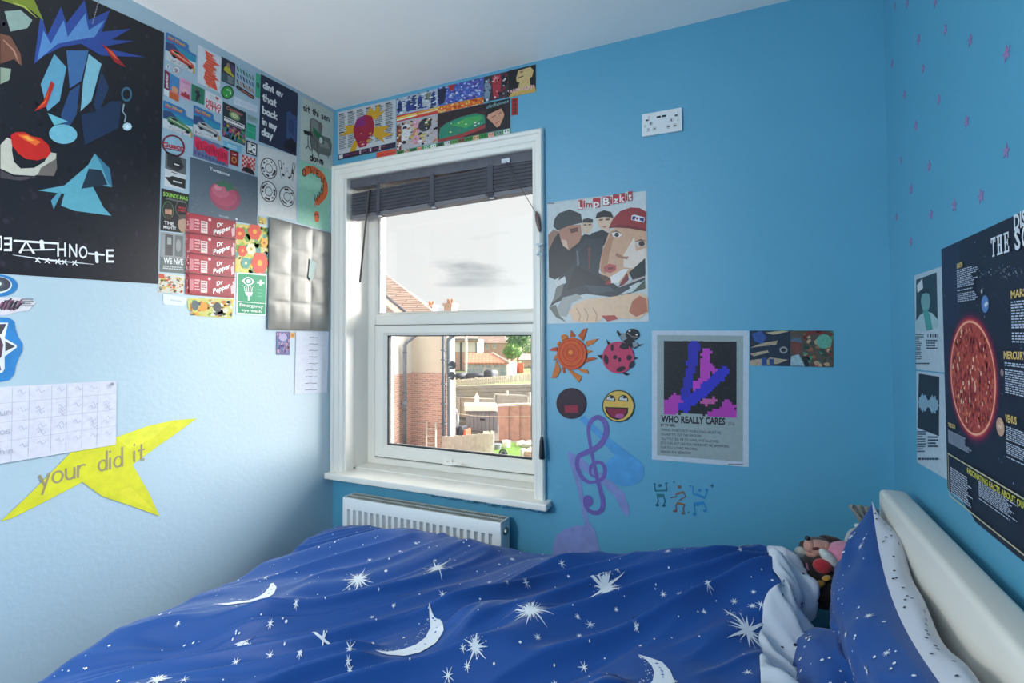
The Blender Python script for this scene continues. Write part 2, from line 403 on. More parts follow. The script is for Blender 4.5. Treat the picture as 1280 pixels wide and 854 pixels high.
for i in range(n+1):
    x = RX0+0.010+(RX1-RX0-0.020)*i/n; s.box((x-0.0013, RYF+0.010, RZ1-0.006), (x+0.0013, RYB-0.006, RZ1))
for yy in (RYF+0.006, (RYF+RYB)/2, RYB-0.006): s.box((RX0+0.006, yy-0.003, RZ1-0.007), (RX1-0.006, yy+0.003, RZ1+0.0004))
g = s.build('top_grille', M['grille'], rd)
MB().box((RX0+0.008, RYF+0.014, RZ1-0.05), (RX1-0.008, RYB-0.005, RZ1-0.03)).build('convector_fins', M['dark'], rd)
s = MB(); s.tube([(RX1-0.002, -0.072, RZ1-0.045), (RX1+0.010, -0.072, RZ1-0.045)], [.017, .015], 14); s.build('bleed_valve', mat('dull_metal', (150, 150, 148), 0.35, metal=0.8), rd)
for x in (RX0+0.12, RX1-0.12): MB().box((x-.02, RYB, 0.2), (x+.02, 0.0, 0.5)).build('wall_bracket', M['radiator'], rd)
MB().tube([(RX1-0.03, -0.07, RZ0+0.01), (RX1-0.03, -0.07, 0.0)], .0075, 8).build('pipe', M['radiator'], rd)

# ------------------------------------------------------------------ the double socket
so = thing('wall_socket', (1.608, 0, 2.10), 'white double power socket high on the blue window wall', 'socket')
sx, sz = 1.5353, 2.142
s = MB(); s.box((sx, -0.010, sz-0.086), (sx+0.146, 0, sz), bev=0.002); s.build('face_plate', M['socket'], so)
def at(u, v, d=0.010): return np.array([sx+0.146*u, -d, sz-0.086*v])
for u in (0.14, 0.86):
    s = MB(); p = at(u, 0.24); s.box(p+np.array([-.006, -.004, -.010]), p+np.array([.006, .002, .010]), bev=.0015); r = s.build('rocker_switch', M['socket'], so)
    MB().box(p+np.array([-.0045, -.0045, -.010]), p+np.array([.0045, -.0038, -.005])).build('switch_mark', M['black'], r)
def pins(u0, sgn):
    s = MB()
    for du, v, w, h in ((0, .48, .004, .008), (-.075, .75, .0065, .004), (.085, .74, .0065, .004)):
        p = at(u0+du, v); s.box(p+np.array([-w/2, -.0006, -h/2]), p+np.array([w/2, .002, h/2]))
    s.build('pin_holes', M['black'], so)
    s = MB()
    for du, v in ((0, .48), (-.075, .75), (.085, .74)):
        p = at(u0+du, v); n = 14
        for k in range(n):
            a1, a2 = 2*PI*k/n, 2*PI*(k+1)/n
            s.add([p+np.array([math.cos(a)*r, -.0004, math.sin(a)*r]) for a, r in ((a1, .0062), (a2, .0062), (a2, .0070), (a1, .0070))], [(0, 1, 2, 3)])
    s.build('pin_outline', M['cord'], so)
pins(0.235, 1); pins(0.74, 1)
s = MB()
for u in (0.43, 0.56):
    p = at(u, .25); s.box(p+np.array([-.0075, -.0006, -.0035]), p+np.array([.0075, .002, .0035]))
s.build('usb_ports', M['black'], so)
for u, v in ((.08, .56), (.90, .53)):
    p = at(u, v); MB().tube([p, p+np.array([0, -.0012, 0])], .0040, 12).build('screw', M['grille'], so)
# ------------------------------------------------------------------ outside: gardens and houses seen through the window (the bedroom is upstairs)
def courses(name, rgb, mortar, bw, bh, rough=0.85, tile=False):
    """brick or tile courses: recessed joints by bump, object coordinates in metres"""
    m = bpy.data.materials.new(name); m.use_nodes = True; nt = m.node_tree; b = nt.nodes['Principled BSDF']
    N = nt.nodes.new; L = nt.links.new; b.inputs['Roughness'].default_value = rough
    uv = N('ShaderNodeUVMap'); br = N('ShaderNodeTexBrick'); L(uv.outputs[0], br.inputs['Vector'])
    br.inputs['Scale'].default_value = 1.0; br.inputs['Brick Width'].default_value = bw; br.inputs['Row Height'].default_value = bh
    br.inputs['Mortar Size'].default_value = bh*0.13; br.inputs['Mortar Smooth'].default_value = 0.1
    c1 = lin(rgb); br.inputs['Color1'].default_value = (*c1, 1); br.inputs['Color2'].default_value = (*[x*0.72 for x in c1], 1)
    br.inputs['Mortar'].default_value = (*lin(mortar), 1)
    L(br.outputs['Color'], b.inputs['Base Color'])
    bp = N('ShaderNodeBump'); bp.inputs['Strength'].default_value = 0.5; bp.inputs['Distance'].default_value = 0.01; bp.invert = True
    L(br.outputs['Fac'], bp.inputs['Height']); L(bp.outputs[0], b.inputs['Normal'])
    return m
M['brick'] = courses('red_brick', (230, 178, 160), (238, 222, 210), 0.225, 0.075)
M['tiles'] = courses('clay_roof_tiles', (224, 194, 178), (132, 106, 98), 1.6, 0.16, tile=True)
M['orange_tiles'] = courses('orange_roof_tiles', (236, 168, 136), (190, 120, 96), 0.3, 0.3)
M['render_cream'] = mat('cream_render', (238, 226, 208), 0.9, noise=(3, 0.03))
M['render_white'] = mat('white_render', (244, 242, 238), 0.9, noise=(3, 0.02))
M['pipe_grey'] = mat('grey_plastic_pipe', (128, 136, 148), 0.5)
M['pipe_dark'] = mat('dark_plastic_pipe', (92, 100, 112), 0.5)
M['grass'] = mat('lawn_grass', (112, 150, 62), 0.9, noise=(6, 0.25), bump=(60, 1, 0.03))
M['earth'] = mat('garden_earth', (112, 106, 96), 0.95, noise=(2, 0.2), bump=(20, 0.5, 0.03))
M['wood_pale'] = mat('weathered_pale_wood', (214, 205, 192), 0.85, noise=(8, 0.12), bump=(40, 0.3, 0.004))
M['wood_red'] = mat('red_brown_fence_wood', (206, 166, 152), 0.85, noise=(5, 0.14))
M['wood_white'] = mat('white_painted_wood', (226, 218, 204), 0.7)
M['wood_grey'] = mat('grey_weathered_wood', (184, 180, 172), 0.9, noise=(4, 0.12))
M['shed'] = mat('grey_painted_shed', (134, 140, 150), 0.75, noise=(3, 0.05))
M['concrete'] = mat('pale_concrete', (192, 190, 182), 0.9, noise=(6, 0.05))
M['leaf'] = mat('bright_green_leaves', (120, 160, 80), 0.8, noise=(3, 0.3))
M['leaf_dark'] = mat('mid_green_leaves', (112, 150, 84), 0.8, noise=(3, 0.3))
M['cover'] = mat('charcoal_plastic_cover', (74, 76, 84), 0.6, noise=(4, 0.15))
M['orange_fence'] = mat('orange_stained_fence', (218, 120, 92), 0.85, noise=(5, 0.15))
M['tarp'] = mat('turquoise_tarpaulin', (148, 204, 212), 0.5, noise=(6, 0.15))
M['window_dark'] = mat('far_window_glass', (176, 190, 196), 0.15)
def uvbox(o, ax_u=None):
    """box-project metres into a UV map so that courses run level on every face"""
    me = o.data; uv = me.uv_layers.new(name='UVMap')
    for p in me.polygons:
        n = p.normal
        for li in p.loop_indices:
            c = me.vertices[me.loops[li].vertex_index].co
            if abs(n.z) > 0.95: uv.data[li].uv = (c.x, c.y)
            else:
                h = Vector((n.x, n.y, 0)).normalized(); t = Vector((-h.y, h.x, 0)); k = max(0.2, math.sqrt(1-n.z*n.z))
                uv.data[li].uv = (c.dot(t), c.z/k)
    return o
def E(px, py, Y): return un(px, py, 1, Y)
def ebox(px0, py0, px1, py1, Y, th, mb=None, **kw):
    """a level box whose front face spans the given pixels at depth Y"""
    cx, cy = (px0+px1)/2, (py0+py1)/2
    x0, x1 = E(px0, cy, Y)[0], E(px1, cy, Y)[0]; z1, z0 = E(cx, py0, Y)[2], E(cx, py1, Y)[2]
    mb = mb or MB(); return mb.box((x0, Y, z0), (x1, Y+th, z1), **kw)
GZ = -2.9
M['grass_far'] = mat('rough_far_grass', (128, 136, 92), .95, noise=(.4, .2))
structure('trim_1', MB().box((-30, 0.9, GZ-0.3), (14, 26.4, GZ)), M['earth']).name = 'ground_garden'
s = MB(); s.hexa([(-45, 26.4, GZ-0.3), (20, 26.4, GZ-0.3), (20, 120, 0), (-60, 120, 0), (-45, 26.4, -1.9), (20, 26.4, -1.9), (20, 120, 0.2), (-60, 120, 0.2)])
structure('ground_upper', s, M['grass_far'])

# --- the next house: rendered above, brick below, with hipped tiled roofs
XS = float(E(515, 467, 14)[0]); XE = float(E(558.5, 467, 14)[0]); ZB = -0.11
nh = thing('neighbouring_house', (XS, 14, GZ), 'next house with cream render over red brick and a hipped clay tile roof', 'house')
uvbox(MB().box((XS-6, 14, GZ), (XE, 14.6, ZB)).build('brick_wall', M['brick'], nh))
MB().box((XS-6, 14.03, ZB), (XE-0.02, 14.6, 1.75)).build('rendered_wall', M['render_cream'], nh)
uvbox(MB().box((XS-6, 6.0, GZ), (XS, 14.0, ZB)).build('brick_wall', M['brick'], nh))
MB().box((XS-6, 6.0, ZB), (XS-0.02, 14.03, 1.75)).build('rendered_wall', M['render_white'], nh)
MB().box((XE-0.02, 14.2, GZ), (XE+0.05, 14.35, 1.75)).build('rendered_wall', M['render_white'], nh)
uvbox(MB().box((XS, 13.985, ZB-0.10), (XE+0.005, 14.0, ZB+0.02)).build('brick_course', M['brick'], nh))
def slab(P, th, name, m, par):
    """a sloping slab from a planar polygon, thickened downwards"""
    P = [Vector(p) for p in P]; n = (P[1]-P[0]).cross(P[2]-P[0]).normalized()
    if n.z < 0: n = -n
    k = len(P); vs = P+[p-n*th for p in P]
    fs = [tuple(range(k)), tuple(range(2*k-1, k-1, -1))]+[(i, (i+1) % k, k+(i+1) % k, k+i) for i in range(k)]
    return uvbox(MB().add(vs, fs).build(name, m, par, fixn=True))
e1 = E(546, 393, 13.9); h1 = E(475, 337, 17.5); hd = (h1-e1)/np.linalg.norm(h1-e1); top = e1+hd*6.4
slab([e1, top, top+np.array([-6, 0, 0]), (e1[0]-10, 13.9, e1[2])], 0.14, 'roof_slope', M['tiles'], nh)
slab([e1, top, (e1[0]-0.5, 15.2, e1[2])], 0.14, 'roof_slope', M['tiles'], nh)
e2 = E(509, 395, 12.4); h2 = E(473.5, 365, 14.4); hd2 = (h2-e2)/np.linalg.norm(h2-e2); t2 = e2+hd2*4.6
slab([e2, t2, t2+np.array([-5, 0, 0]), (e2[0]-8, e2[1], e2[2])], 0.12, 'porch_roof_slope', M['tiles'], nh)
s = MB(); off = np.array([0.06, -0.02, 0.05]); s.tube([e2+off, t2+off], 0.045, 8); s.build('lead_flashing', M['pipe_dark'], nh)
s = MB(); off = np.array([-0.10, -0.03, 0.0]); o2 = np.array([-0.34, -0.03, -0.02])
s.hexa([e2+o2, e2+off, t2+off, t2+o2, e2+o2+[0, 0, .07], e2+off+[0, 0, .07], t2+off+[0, 0, .07], t2+o2+[0, 0, .07]]); s.build('bargeboard', M['render_cream'], nh, fixn=True)
def chimney(px0, py0, px1, py1, Y, par):
    x0, x1 = E(px0, py1, Y)[0], E(px1, py1, Y)[0]; zt = E(px0, py0, Y)[2]; z0 = E(px0, py1, Y)[2]; w = x1-x0; k = w/.45
    s = MB(); s.box((x0, Y, z0), (x1, Y+w*1.3, zt-0.12*k)); s.box((x0-0.05*k, Y-0.05*k, zt-0.14*k), (x1+0.05*k, Y+w*1.3+0.05*k, zt))
    c = uvbox(s.build('chimney', M['brick'], par))
    for u in (0.25, 0.75):
        q = (x0+w*u, Y+w*0.6, zt); MB().tube([q, (q[0], q[1], zt+0.22*k)], [.10*k, .085*k], 10).build('chimney_pot', M['terracotta'], c)
M['terracotta'] = mat('terracotta', (206, 160, 138), .85)
chimney(532.5, 381, 540.5, 400, 15.0, nh)
# drain pipes and dishes fixed to the house
Yp = 13.35
def pp(px, py): return E(px+1.0, py, Yp)+np.array([.07, 0, 0])
s = MB(); s.tube([np.array([pp(503, 470)[0], Yp, GZ]), np.array([pp(503, 470)[0], Yp, pp(503, 432)[2]]), pp(505, 428), pp(519, 417), pp(530, 408)], 0.07, 12)
pd = s.build('drain_pipe', M['pipe_grey'], nh, smooth=True); pd['label'] = 'thick grey soil pipe with a collar and a bend'
for py in (441, 503, 491, 513):
    q = pp(503, py); h_ = .06 if py == 503 else .025
    MB().tube([q-np.array([0, 0, h_]), q+np.array([0, 0, h_])], .10 if py == 503 else .08, 12).build('collar', M['pipe_grey'] if py == 503 else M['pipe_dark'], pd)
q = pp(499, 505); MB().box(q-np.array([.10, .02, .05]), q+np.array([.06, .02, .05]), bev=.02).build('branch', M['pipe_grey'], pd)
q = E(554, 470, 13.9); s = MB(); s.tube([(q[0], 13.9, GZ), (q[0], 13.9, 1.75)], 0.055, 10); pd2 = s.build('drain_pipe', M['pipe_dark'], nh, smooth=True); pd2['label'] = 'thin dark downpipe at the brick corner'
for py in (438, 450, 480, 505, 530): r = E(554, py, 13.9); MB().box(r-np.array([.09, .03, .02]), r+np.array([.09, .10, .02])).build('bracket', M['pipe_dark'], pd2)
q = E(560.3, 470, 14.1); s = MB(); s.tube([(q[0], 14.1, GZ), (q[0], 14.1, E(560, 427, 14.1)[2]), E(562, 423, 14.1), E(570, 417, 14.1), E(576, 410, 14.1)], 0.075, 10); s.build('drain_pipe', M['pipe_grey'], nh, smooth=True)['label'] = 'grey downpipe with a swan neck'
for k, (px, py, w) in enumerate(((565.5, 457, 4.6), (565, 470, 4.4))):
    c = E(px, py, 13.7); r = (E(px+w, py, 13.7)-c)[0]
    s = MB(); n = 18; rows = []
    for j in range(5):
        f = j/4*r; rows.append([(c[0]+f*math.cos(2*PI*i/n), 13.7-0.10*(j/4)**2+0.1, c[2]+f*1.05*math.sin(2*PI*i/n)) for i in range(n+1)])
    s.grid(rows); t = s.build('satellite_dish', M['pipe_dark'], nh, smooth=True)
    MB().tube([(c[0], 13.75, c[2]), (q[0]+0.02, 14.1, c[2])], .03, 8).build('bracket', M['pipe_dark'], t)
    MB().tube([(c[0], 13.75, c[2]-r*.4), (c[0]+.05, 13.35, c[2]-r*.2)], .015, 6).build('feed_arm', M['pipe_dark'], t)

# --- back rows, farthest first
def house(name, Y, wall, roofp, label, wm, rm, wins=(), depth=6, extra=None):
    c = E((wall[0]+wall[2])/2, wall[3], Y); t = thing(name, c, label, 'house')
    uvbox(ebox(*wall, Y, depth).build('wall', wm, t))
    # roof: ridge pixels (x0,y0,x1), eave at wall top
    ez = E((wall[0]+wall[2])/2, wall[1], Y)[2]; x0 = E(wall[0]-1, wall[1], Y)[0]; x1 = E(wall[2]+1, wall[1], Y)[0]
    Yr = Y+depth/2; r0 = E(roofp[0], roofp[1], Yr); r1 = E(roofp[2], roofp[1], Yr)
    slab([(x0, Y-.3, ez-.05), (x1, Y-.3, ez-.05), (r1[0], Yr, r0[2]), (r0[0], Yr, r0[2])], .15, 'roof_slope', rm, t)
    slab([(x0, Y+depth+.3, ez-.05), (x1, Y+depth+.3, ez-.05), (r1[0], Yr, r0[2]), (r0[0], Yr, r0[2])], .15, 'roof_slope', rm, t)
    slab([(x1, Y-.3, ez-.05), (x1, Y+depth+.3, ez-.05), (r1[0], Yr, r0[2])], .15, 'roof_slope', rm, t)
    for w in wins:
        f = ebox(*w, Y-.06, .1).build('window_frame', M['wood_white'], t)
        dx, dy = (w[2]-w[0])*.14, (w[3]-w[1])*.14
        ebox(w[0]+dx, w[1]+dy, (w[0]+w[2])/2-dx*.4, w[3]-dy, Y-.075, .04).build('pane', M['window_dark'], f)
        ebox((w[0]+w[2])/2+dx*.4, w[1]+dy, w[2]-dx, w[3]-dy, Y-.075, .04).build('pane', M['window_dark'], f)
    return t
house('far_house', 48, (596, 428, 636, 450), (600, 416, 628), 'far red brick house with a brown roof left of the green trees', M['brick'], M['tiles'], [(607, 430, 611, 437), (615.5, 429, 620, 436)], 3)
house('far_house', 60, (656, 431, 680, 442), (656, 424, 676), 'small far pale house glimpsed right of the trees', M['render_white'], M['tiles'], [(658, 433, 662, 438)], 3)
sh = thing('far_outbuilding', E(658, 455, 40), 'low pale outbuilding with a dark tiled roof at the right end of the white fence', 'outbuilding')
ebox(652, 450, 676, 472, 40, 1.6).build('wall', M['render_cream'], sh)
p = [E(648, 450, 39.6), E(678, 450, 39.6), E(678, 442.5, 42), E(652, 442.5, 42)]; slab(p, .12, 'roof_slope', M['tiles'], sh)
ebox(655, 456, 660, 470, 39.9, .1).build('garage_door', M['wood_pale'], sh); ebox(661.5, 456, 668, 470, 39.9, .1).build('garage_door', M['wood_pale'], sh)
wb = thing('far_house', E(582, 470, 36), 'white rendered far house with brick below, behind the orange conservatory roof', 'house')
ebox(556, 424.5, 596, 440, 36, 1.2).build('rendered_wall', M['render_white'], wb)
uvbox(ebox(556, 440, 596, 480, 36, 1.2).build('brick_wall', M['brick'], wb))
p = [E(554, 425, 35.6), E(598, 425, 35.6), E(592, 410, 39), E(554, 410, 39)]; slab(p, .2, 'roof_slope', M['tiles'], wb)
ebox(554, 423.3, 598, 425, 35.55, .12).build('gutter', M['pipe_grey'], wb)
for px in (575, 594.5): ebox(px, 424, px+1.4, 470, 35.85, .1).build('drain_pipe', M['pipe_dark'], wb)
chimney(555, 379, 564.5, 414, 37.5, wb)
tag(ebox(581, 418, 583.2, 480, 30.2, .10).build('garden_pole', M['render_white']), 'tall thin white pole at the left end of the conservatory', 'pole')
# conservatory
cv = thing('conservatory', E(608, 470, 31), 'white conservatory with an orange hipped roof beyond the picket fence', 'conservatory')
ebox(582, 453, 634, 478, 31, 1.6).build('wall', M['wood_white'], cv)
p = [E(580, 453.5, 30.8), E(636.5, 453.5, 30.8), E(616, 442, 33), E(583, 441, 33)]; slab(p, .12, 'roof_slope', M['orange_tiles'], cv)
p = [E(636.5, 453.5, 30.8), E(636.2, 453.5, 33), E(616, 442, 33)]; slab(p, .12, 'roof_slope', M['orange_tiles'], cv)
s = MB(); s.tube([E(637, 453.3, 30.75), E(616, 441.6, 33)], .09, 6); s.build('hip_ridge', M['wood_white'], cv)
for (a0, a1, b0, b1) in ((582.5, 592, 456.5, 459.5), (593.5, 604, 456.5, 459.5), (607, 613, 457, 460), (617, 623, 456.5, 459.5), (625, 632.5, 456, 459.5), (582.5, 592, 461, 468), (593.5, 604, 461, 468), (607, 613, 462, 470), (625, 632, 461, 470)):
    ebox(a0, b0, a1, b1, 30.93, .1).build('pane', M['window_dark'], cv)
ebox(603.8, 462, 605.8, 480, 30.6, .2).build('post', M['wood_white'], cv)
# orange fence, trees
fo = thing('orange_fence', E(635, 470, 34), 'orange stained garden fence at the foot of the green tree', 'fence')
for k in range(8): ebox(621+k*4.2, 454+0.2*(k % 2), 624.9+k*4.2, 473, 35.2, .06).build('board', M['orange_fence'], fo)
for px in (626.5, 644): ebox(px, 453, px+1.4, 474, 35.0, .1).build('post', M['wood_white'], fo)
def tree(px, py, rx, ry, Y, m, label, n=420, seed=1):
    rnd = random.Random(seed); c = E(px, py, Y); sx_ = abs(E(px+rx, py, Y)[0]-c[0]); sz_ = abs(E(px, py-ry, Y)[2]-c[2])
    t = thing('garden_tree', (c[0], Y, c[2]-sz_-1.5), label, 'tree')
    s = MB()
    for i in range(n):
        d = Vector((rnd.gauss(0, 1), rnd.gauss(0, 1), rnd.gauss(0, 1))).normalized()*(rnd.random()**0.35)
        q = Vector((c[0]+d.x*sx_, Y+d.y*sx_, c[2]+d.z*sz_*(1.0 if d.z > 0 else .8)))
        a = Vector((rnd.gauss(0, 1), rnd.gauss(0, 1), rnd.gauss(0, 1))).normalized(); b = a.orthogonal().normalized(); r = sx_*(0.10+0.12*rnd.random())
        cc = a.cross(b)
        s.add([q+b*r, q+cc*r*.6+a*r*.2, q-b*r, q-cc*r*.6+a*r*.2], [(0, 1, 2, 3)])
    o = s.build('foliage', m, t); o['kind'] = 'stuff'
    MB().tube([(c[0], Y, c[2]-sz_-1.5), (c[0], Y, c[2])], [.22, .1], 8).build('trunk', M['wood_red'], t)
tree(648, 424, 15, 13, 46, M['leaf_dark'], 'darker green tree rising behind the bright one', 500, 4)
tree(640, 440, 11, 11, 38, M['leaf'], 'bright green bushy tree beside the conservatory roof', 600, 2)
tree(660, 436, 7, 9, 44, M['leaf_dark'], 'smaller green tree at the right edge of the window view', 260, 3)
# covered furniture behind the picket fence
for k, (x0, y0, x1, y1) in enumerate(((568, 466, 581, 477), (583, 466, 604, 476), (606, 462, 619, 474))):
    a = E((x0+x1)/2, y1, 28.5); w = abs(E(x1, y1, 28.5)[0]-E(x0, y1, 28.5)[0])/2; h = abs(E(x0, y0, 28.5)[2]-E(x0, y1, 28.5)[2])
    s = MB(); s.ell((a[0], 28.6, a[2]+h*.42), (w*1.02, .6, h*.62), nu=20, nv=10, fn=lambda d: 1/max(abs(d.x)**4+abs(d.y)**4+abs(d.z)**4, .01)**.25*.92)
    tag(s.build('furniture_cover', M['cover'], smooth=True), ('left dark furniture cover next to the satellite dishes', 'middle long dark furniture cover behind the picket fence', 'right tallest dark furniture cover before the conservatory')[k], 'furniture cover')
# white picket fence, running away to the left
pf = thing('picket_fence', E(613, 480, 27), 'low white picket fence along the top of the retaining wall', 'fence')
NP = 44
for k in range(NP):
    t = k/(NP-1); px = 562+t*104; Y = 26.5+1.0*t; yt = 475.5-8.5*t; yb = 484.5-9.0*t
    ebox(px, yt-(1.0 if k % 9 == 4 else 0), px+(2.6 if k % 9 == 4 else 1.55), yb, Y, .04).build('picket', M['wood_white'], pf)
s = MB()
for fr in (.28, .75):
    p0 = E(562, 475.5+9*fr, 26.56); p1 = E(667, 467+8.5*fr, 27.6); s.hexa([p0, p1, p1+[0, .05, 0], p0+[0, .05, 0], p0+[0, 0, .09], p1+[0, 0, .09], p1+[0, .05, .09], p0+[0, .05, .09]])
s.build('rail', M['wood_white'], pf, fixn=True)
# retaining wall of weathered boards
rw = thing('retaining_wall', E(613, 490, 24), 'tall weathered grey timber retaining wall below the picket fence', 'wall')
rwz = [E(612, 484, 25)[2], E(612, 515, 25)[2]]
for k in range(7):
    z1 = rwz[0]+(rwz[1]-rwz[0])*k/7; z0 = rwz[0]+(rwz[1]-rwz[0])*(k+1)/7+.02
    a0 = E(553, 490, 24.6); a1 = E(684, 480, 25.6)+np.array([9.0, 0, 0]); t0, t1 = (-.15, .85)
    s = MB(); s.hexa([(a0[0], 24.6+.004*k, z0+t0*.4), (a1[0], 25.6, z0+t1), (a1[0], 25.9, z0+t1), (a0[0], 24.9, z0+t0*.4), (a0[0], 24.6+.004*k, z1+t0*.4), (a1[0], 25.6, z1+t1), (a1[0], 25.9, z1+t1), (a0[0], 24.9, z1+t0*.4)])
    s.build('sleeper', M['wood_grey'], rw)
# panel fence with concrete posts
f2 = thing('panel_fence', E(618, 530, 21), 'grey panel fence with pale concrete posts behind the shed', 'fence')
for (a0, a1, y0, y1) in ((563, 573, 499, 530), (575, 617, 498.5, 530), (620, 660, 495, 530)):
    for k in range(6): ebox(a0, y0+(y1-y0)*k/6, a1, y0+(y1-y0)*(k+1)/6-.3, 21, .05).build('board', M['wood_grey'], f2)
for (px, y0) in ((572.5, 497), (617, 494), (660.5, 491), (632, 489)): ebox(px, y0, px+2.3, 534, 20.9 if px != 632 else 21.4, .14).build('post', M['concrete'], f2)
for (a0, a1, y0) in ((563, 617, 497.4), (618, 662, 493.6)): ebox(a0, y0, a1, y0+1.1, 20.93, .1).build('coping', M['concrete'], f2)
# folded white parasol
pz = thing('folded_parasol', E(596, 520, 20.6), 'closed white garden parasol rising behind the grey shed', 'parasol')
c = E(596, 507, 20.6); tp = E(596, 492, 20.6); bz = c[2]-.3; s = MB()
rows = []
for z, r in ((tp[2], .02), (tp[2]-.12, .08), (tp[2]-.14, .11), (tp[2]-.3, .10), (bz, .16)): rows.append([(c[0]+r*(1+.25*math.cos(6*a))*math.cos(a), 20.6+r*(1+.25*math.cos(6*a))*math.sin(a), z) for a in np.linspace(0, 2*PI, 37)])
s.grid(rows); s.build('canopy', M['render_white'], pz, smooth=True); MB().tube([(c[0], 20.6, GZ), (c[0], 20.6, tp[2]+.05)], .025, 8).build('pole', M['wood_pale'], pz)
# shed
sd = thing('garden_shed', E(602, 545, 18), 'grey garden shed with a white felted roof edge', 'shed')
x0, x1 = E(583, 530, 18)[0], E(622.5, 530, 18)[0]; zt = E(602, 513.5, 18)[2]
MB().box((x0, 18, GZ), (x1, 20, zt)).build('body', M['shed'], sd)
nb = 8
for k in range(nb): 
    u0, u1 = x0+(x1-x0)*k/nb, x0+(x1-x0)*(k+1)/nb-.02; MB().box((u0, 17.98, GZ), (u1, 18.0, zt-.02)).build('cladding_board', M['shed'], sd)
s = MB(); s.hexa([E(580.5, 514, 17.8), E(620.5, 514, 17.8), E(620.5, 512, 20.1), E(580.5, 512, 20.1), E(580.5, 507.5, 17.8), E(620.5, 507.5, 17.8), E(620.5, 503.8, 20.1), E(580.5, 503.8, 20.1)]); s.build('roof', M['render_white'], sd, fixn=True)
ebox(600, 523.5, 605.5, 525.6, 17.95, .03).build('hasp', M['black'], sd)
# red-brown lap panel fence
f3 = thing('lap_panel_fence', E(643, 550, 16.5), 'tall red-brown lap panel fence right of the grey shed', 'fence')
for k in range(15):
    y0 = 508.5+43*k/15; a0 = 621.5+2.6*(k/15); Y = 16.5
    s = MB(); p = [E(a0, y0+2.95, Y-.015), E(668, y0+2.95-1.2, Y-.015), E(668, y0-1.2, Y+.012), E(a0, y0, Y+.012)]
    s.hexa([p[0], p[1], p[1]+[0, .03, 0], p[0]+[0, .03, 0], p[3], p[2], p[2]+[0, .03, 0], p[3]+[0, .03, 0]]); s.build('lap_board', M['wood_red'], f3, fixn=True)
for px in (634.5, 648, 661): ebox(px, 508, px+.9, 551, 16.42, .04).build('batten', M['wood_red'], f3)
p0, p1 = E(620, 507.6, 16.4), E(668, 506.3, 16.4); s = MB(); s.hexa([p0, p1, p1+[0, .2, 0], p0+[0, .2, 0], p0+[0, 0, .06], p1+[0, 0, .06], p1+[0, .2, .06], p0+[0, .2, .06]]); s.build('capping_rail', M['wood_white'], f3, fixn=True)
s = MB(); s.tube([E(563, 516, 16.2), E(592, 520, 16.2), E(622, 521, 16.2), E(668, 521, 16.2)], .012, 5); tag(s.build('washing_line', M['wood_white']), 'thin white washing line across the garden', 'washing line')
# near paling fence, board by board
f4 = thing('paling_fence', E(585, 568, 13.2), 'weathered pale vertical board fence below the house corner', 'fence')
for k in range(13):
    px = 552.3+k*5.0; y0 = 546.2-.35*k+random.uniform(-.6, .6); ebox(px, y0, px+4.7, 572, 13.2, .025).build('board', M['wood_pale'], f4)
for k in range(6): px = 604+k*2.4; ebox(px, 540-k*.3+random.uniform(-1.2, 1.2), px+1.6, 571, 13.5+.1*k, .02).build('picket', M['wood_pale'], f4)
ebox(552, 566, 616, 568.5, 13.15, .05).build('rail', M['wood_pale'], f4)
s = MB(); s.hexa([E(613.5, 557, 12.9), E(617, 556, 12.9), E(619, 575, 12.9), E(613.5, 577, 12.9), E(613.5, 557, 13.0), E(617, 556, 13.0), E(619, 575, 13.0), E(613.5, 577, 13.0)]); tag(s.build('white_board', M['render_white'], fixn=True), 'small white board at the right end of the pale board fence', 'board')
# ladder against the brick wall
ld = thing('ladder', E(540, 560, 13.8), 'pale wooden ladder leaning on the brick wall', 'ladder')
for (a0, a1) in ((533.4, 532.6), (544.9, 544.4)):
    s = MB(); s.tube([E(a0, 528, 13.9), np.array([E(a1, 575, 13.2)[0], 13.2, E(a1, 575, 13.2)[2]])], .035, 8); s.build('rail', M['wood_pale'], ld)
for k, py in enumerate((536.5, 545.5, 554.5, 563.5)):
    Yk = 13.9-.7*(py-528)/47; s = MB(); s.tube([E(533.2, py, Yk), E(544.7, py, Yk)], .025, 8); s.build('rung', M['wood_pale'], ld)
# bits at the foot of the garden
g0, g1 = E(619, 562, 14.5), E(672, 562, 14.5); zg = E(640, 575, 13)[2]
structure('ground_lawn', MB().box((g0[0], 12.0, zg-.4), (g1[0]+1, 15.4, zg)), M['grass'])
def tub(px, y0, y1, w, Y, m, name, label, cat):
    b = E(px, y1, Y); r = abs(E(px+w, y1, Y)[0]-b[0]); h = E(px, y0, Y)[2]-b[2]; s = MB()
    s.tube([b, b+[0, 0, h*.9], b+[0, 0, h*.9], b+[0, 0, h]], [r*.85, r, r*1.07, r*1.07], 16)
    tag(auto_smooth(s.build(name, m)), label, cat)
tub(633, 551, 562, 4.6, 14.6, M['render_white'], 'bucket', 'white bucket standing at the foot of the red-brown fence', 'bucket')
tub(622, 555, 566, 4.0, 14.2, M['shed'], 'bin', 'small grey-green bin beside the white board', 'bin')
hr = E(629, 567.5, 12.6); s = MB(); n = 24; r0 = abs(E(633.5, 567, 12.6)[0]-hr[0])
for k in range(n):
    a1, a2 = 2*PI*k/n, 2*PI*(k+1)/n
    s.tube([(hr[0]+r0*math.cos(a1), 12.6, hr[2]+r0*math.sin(a1)), (hr[0]+r0*math.cos(a2), 12.6, hr[2]+r0*math.sin(a2))], r0*.22, 6, caps=False)
s.ell((hr[0], 12.6, hr[2]), (r0*.7, .05, r0*.7)); tag(s.build('wheel', M['cover'], smooth=True), 'dark round wheel lying up against the lawn edge', 'wheel')
pl = thing('planter', E(660, 575, 12.8), 'low brick planter with a pale post at the window corner', 'planter')
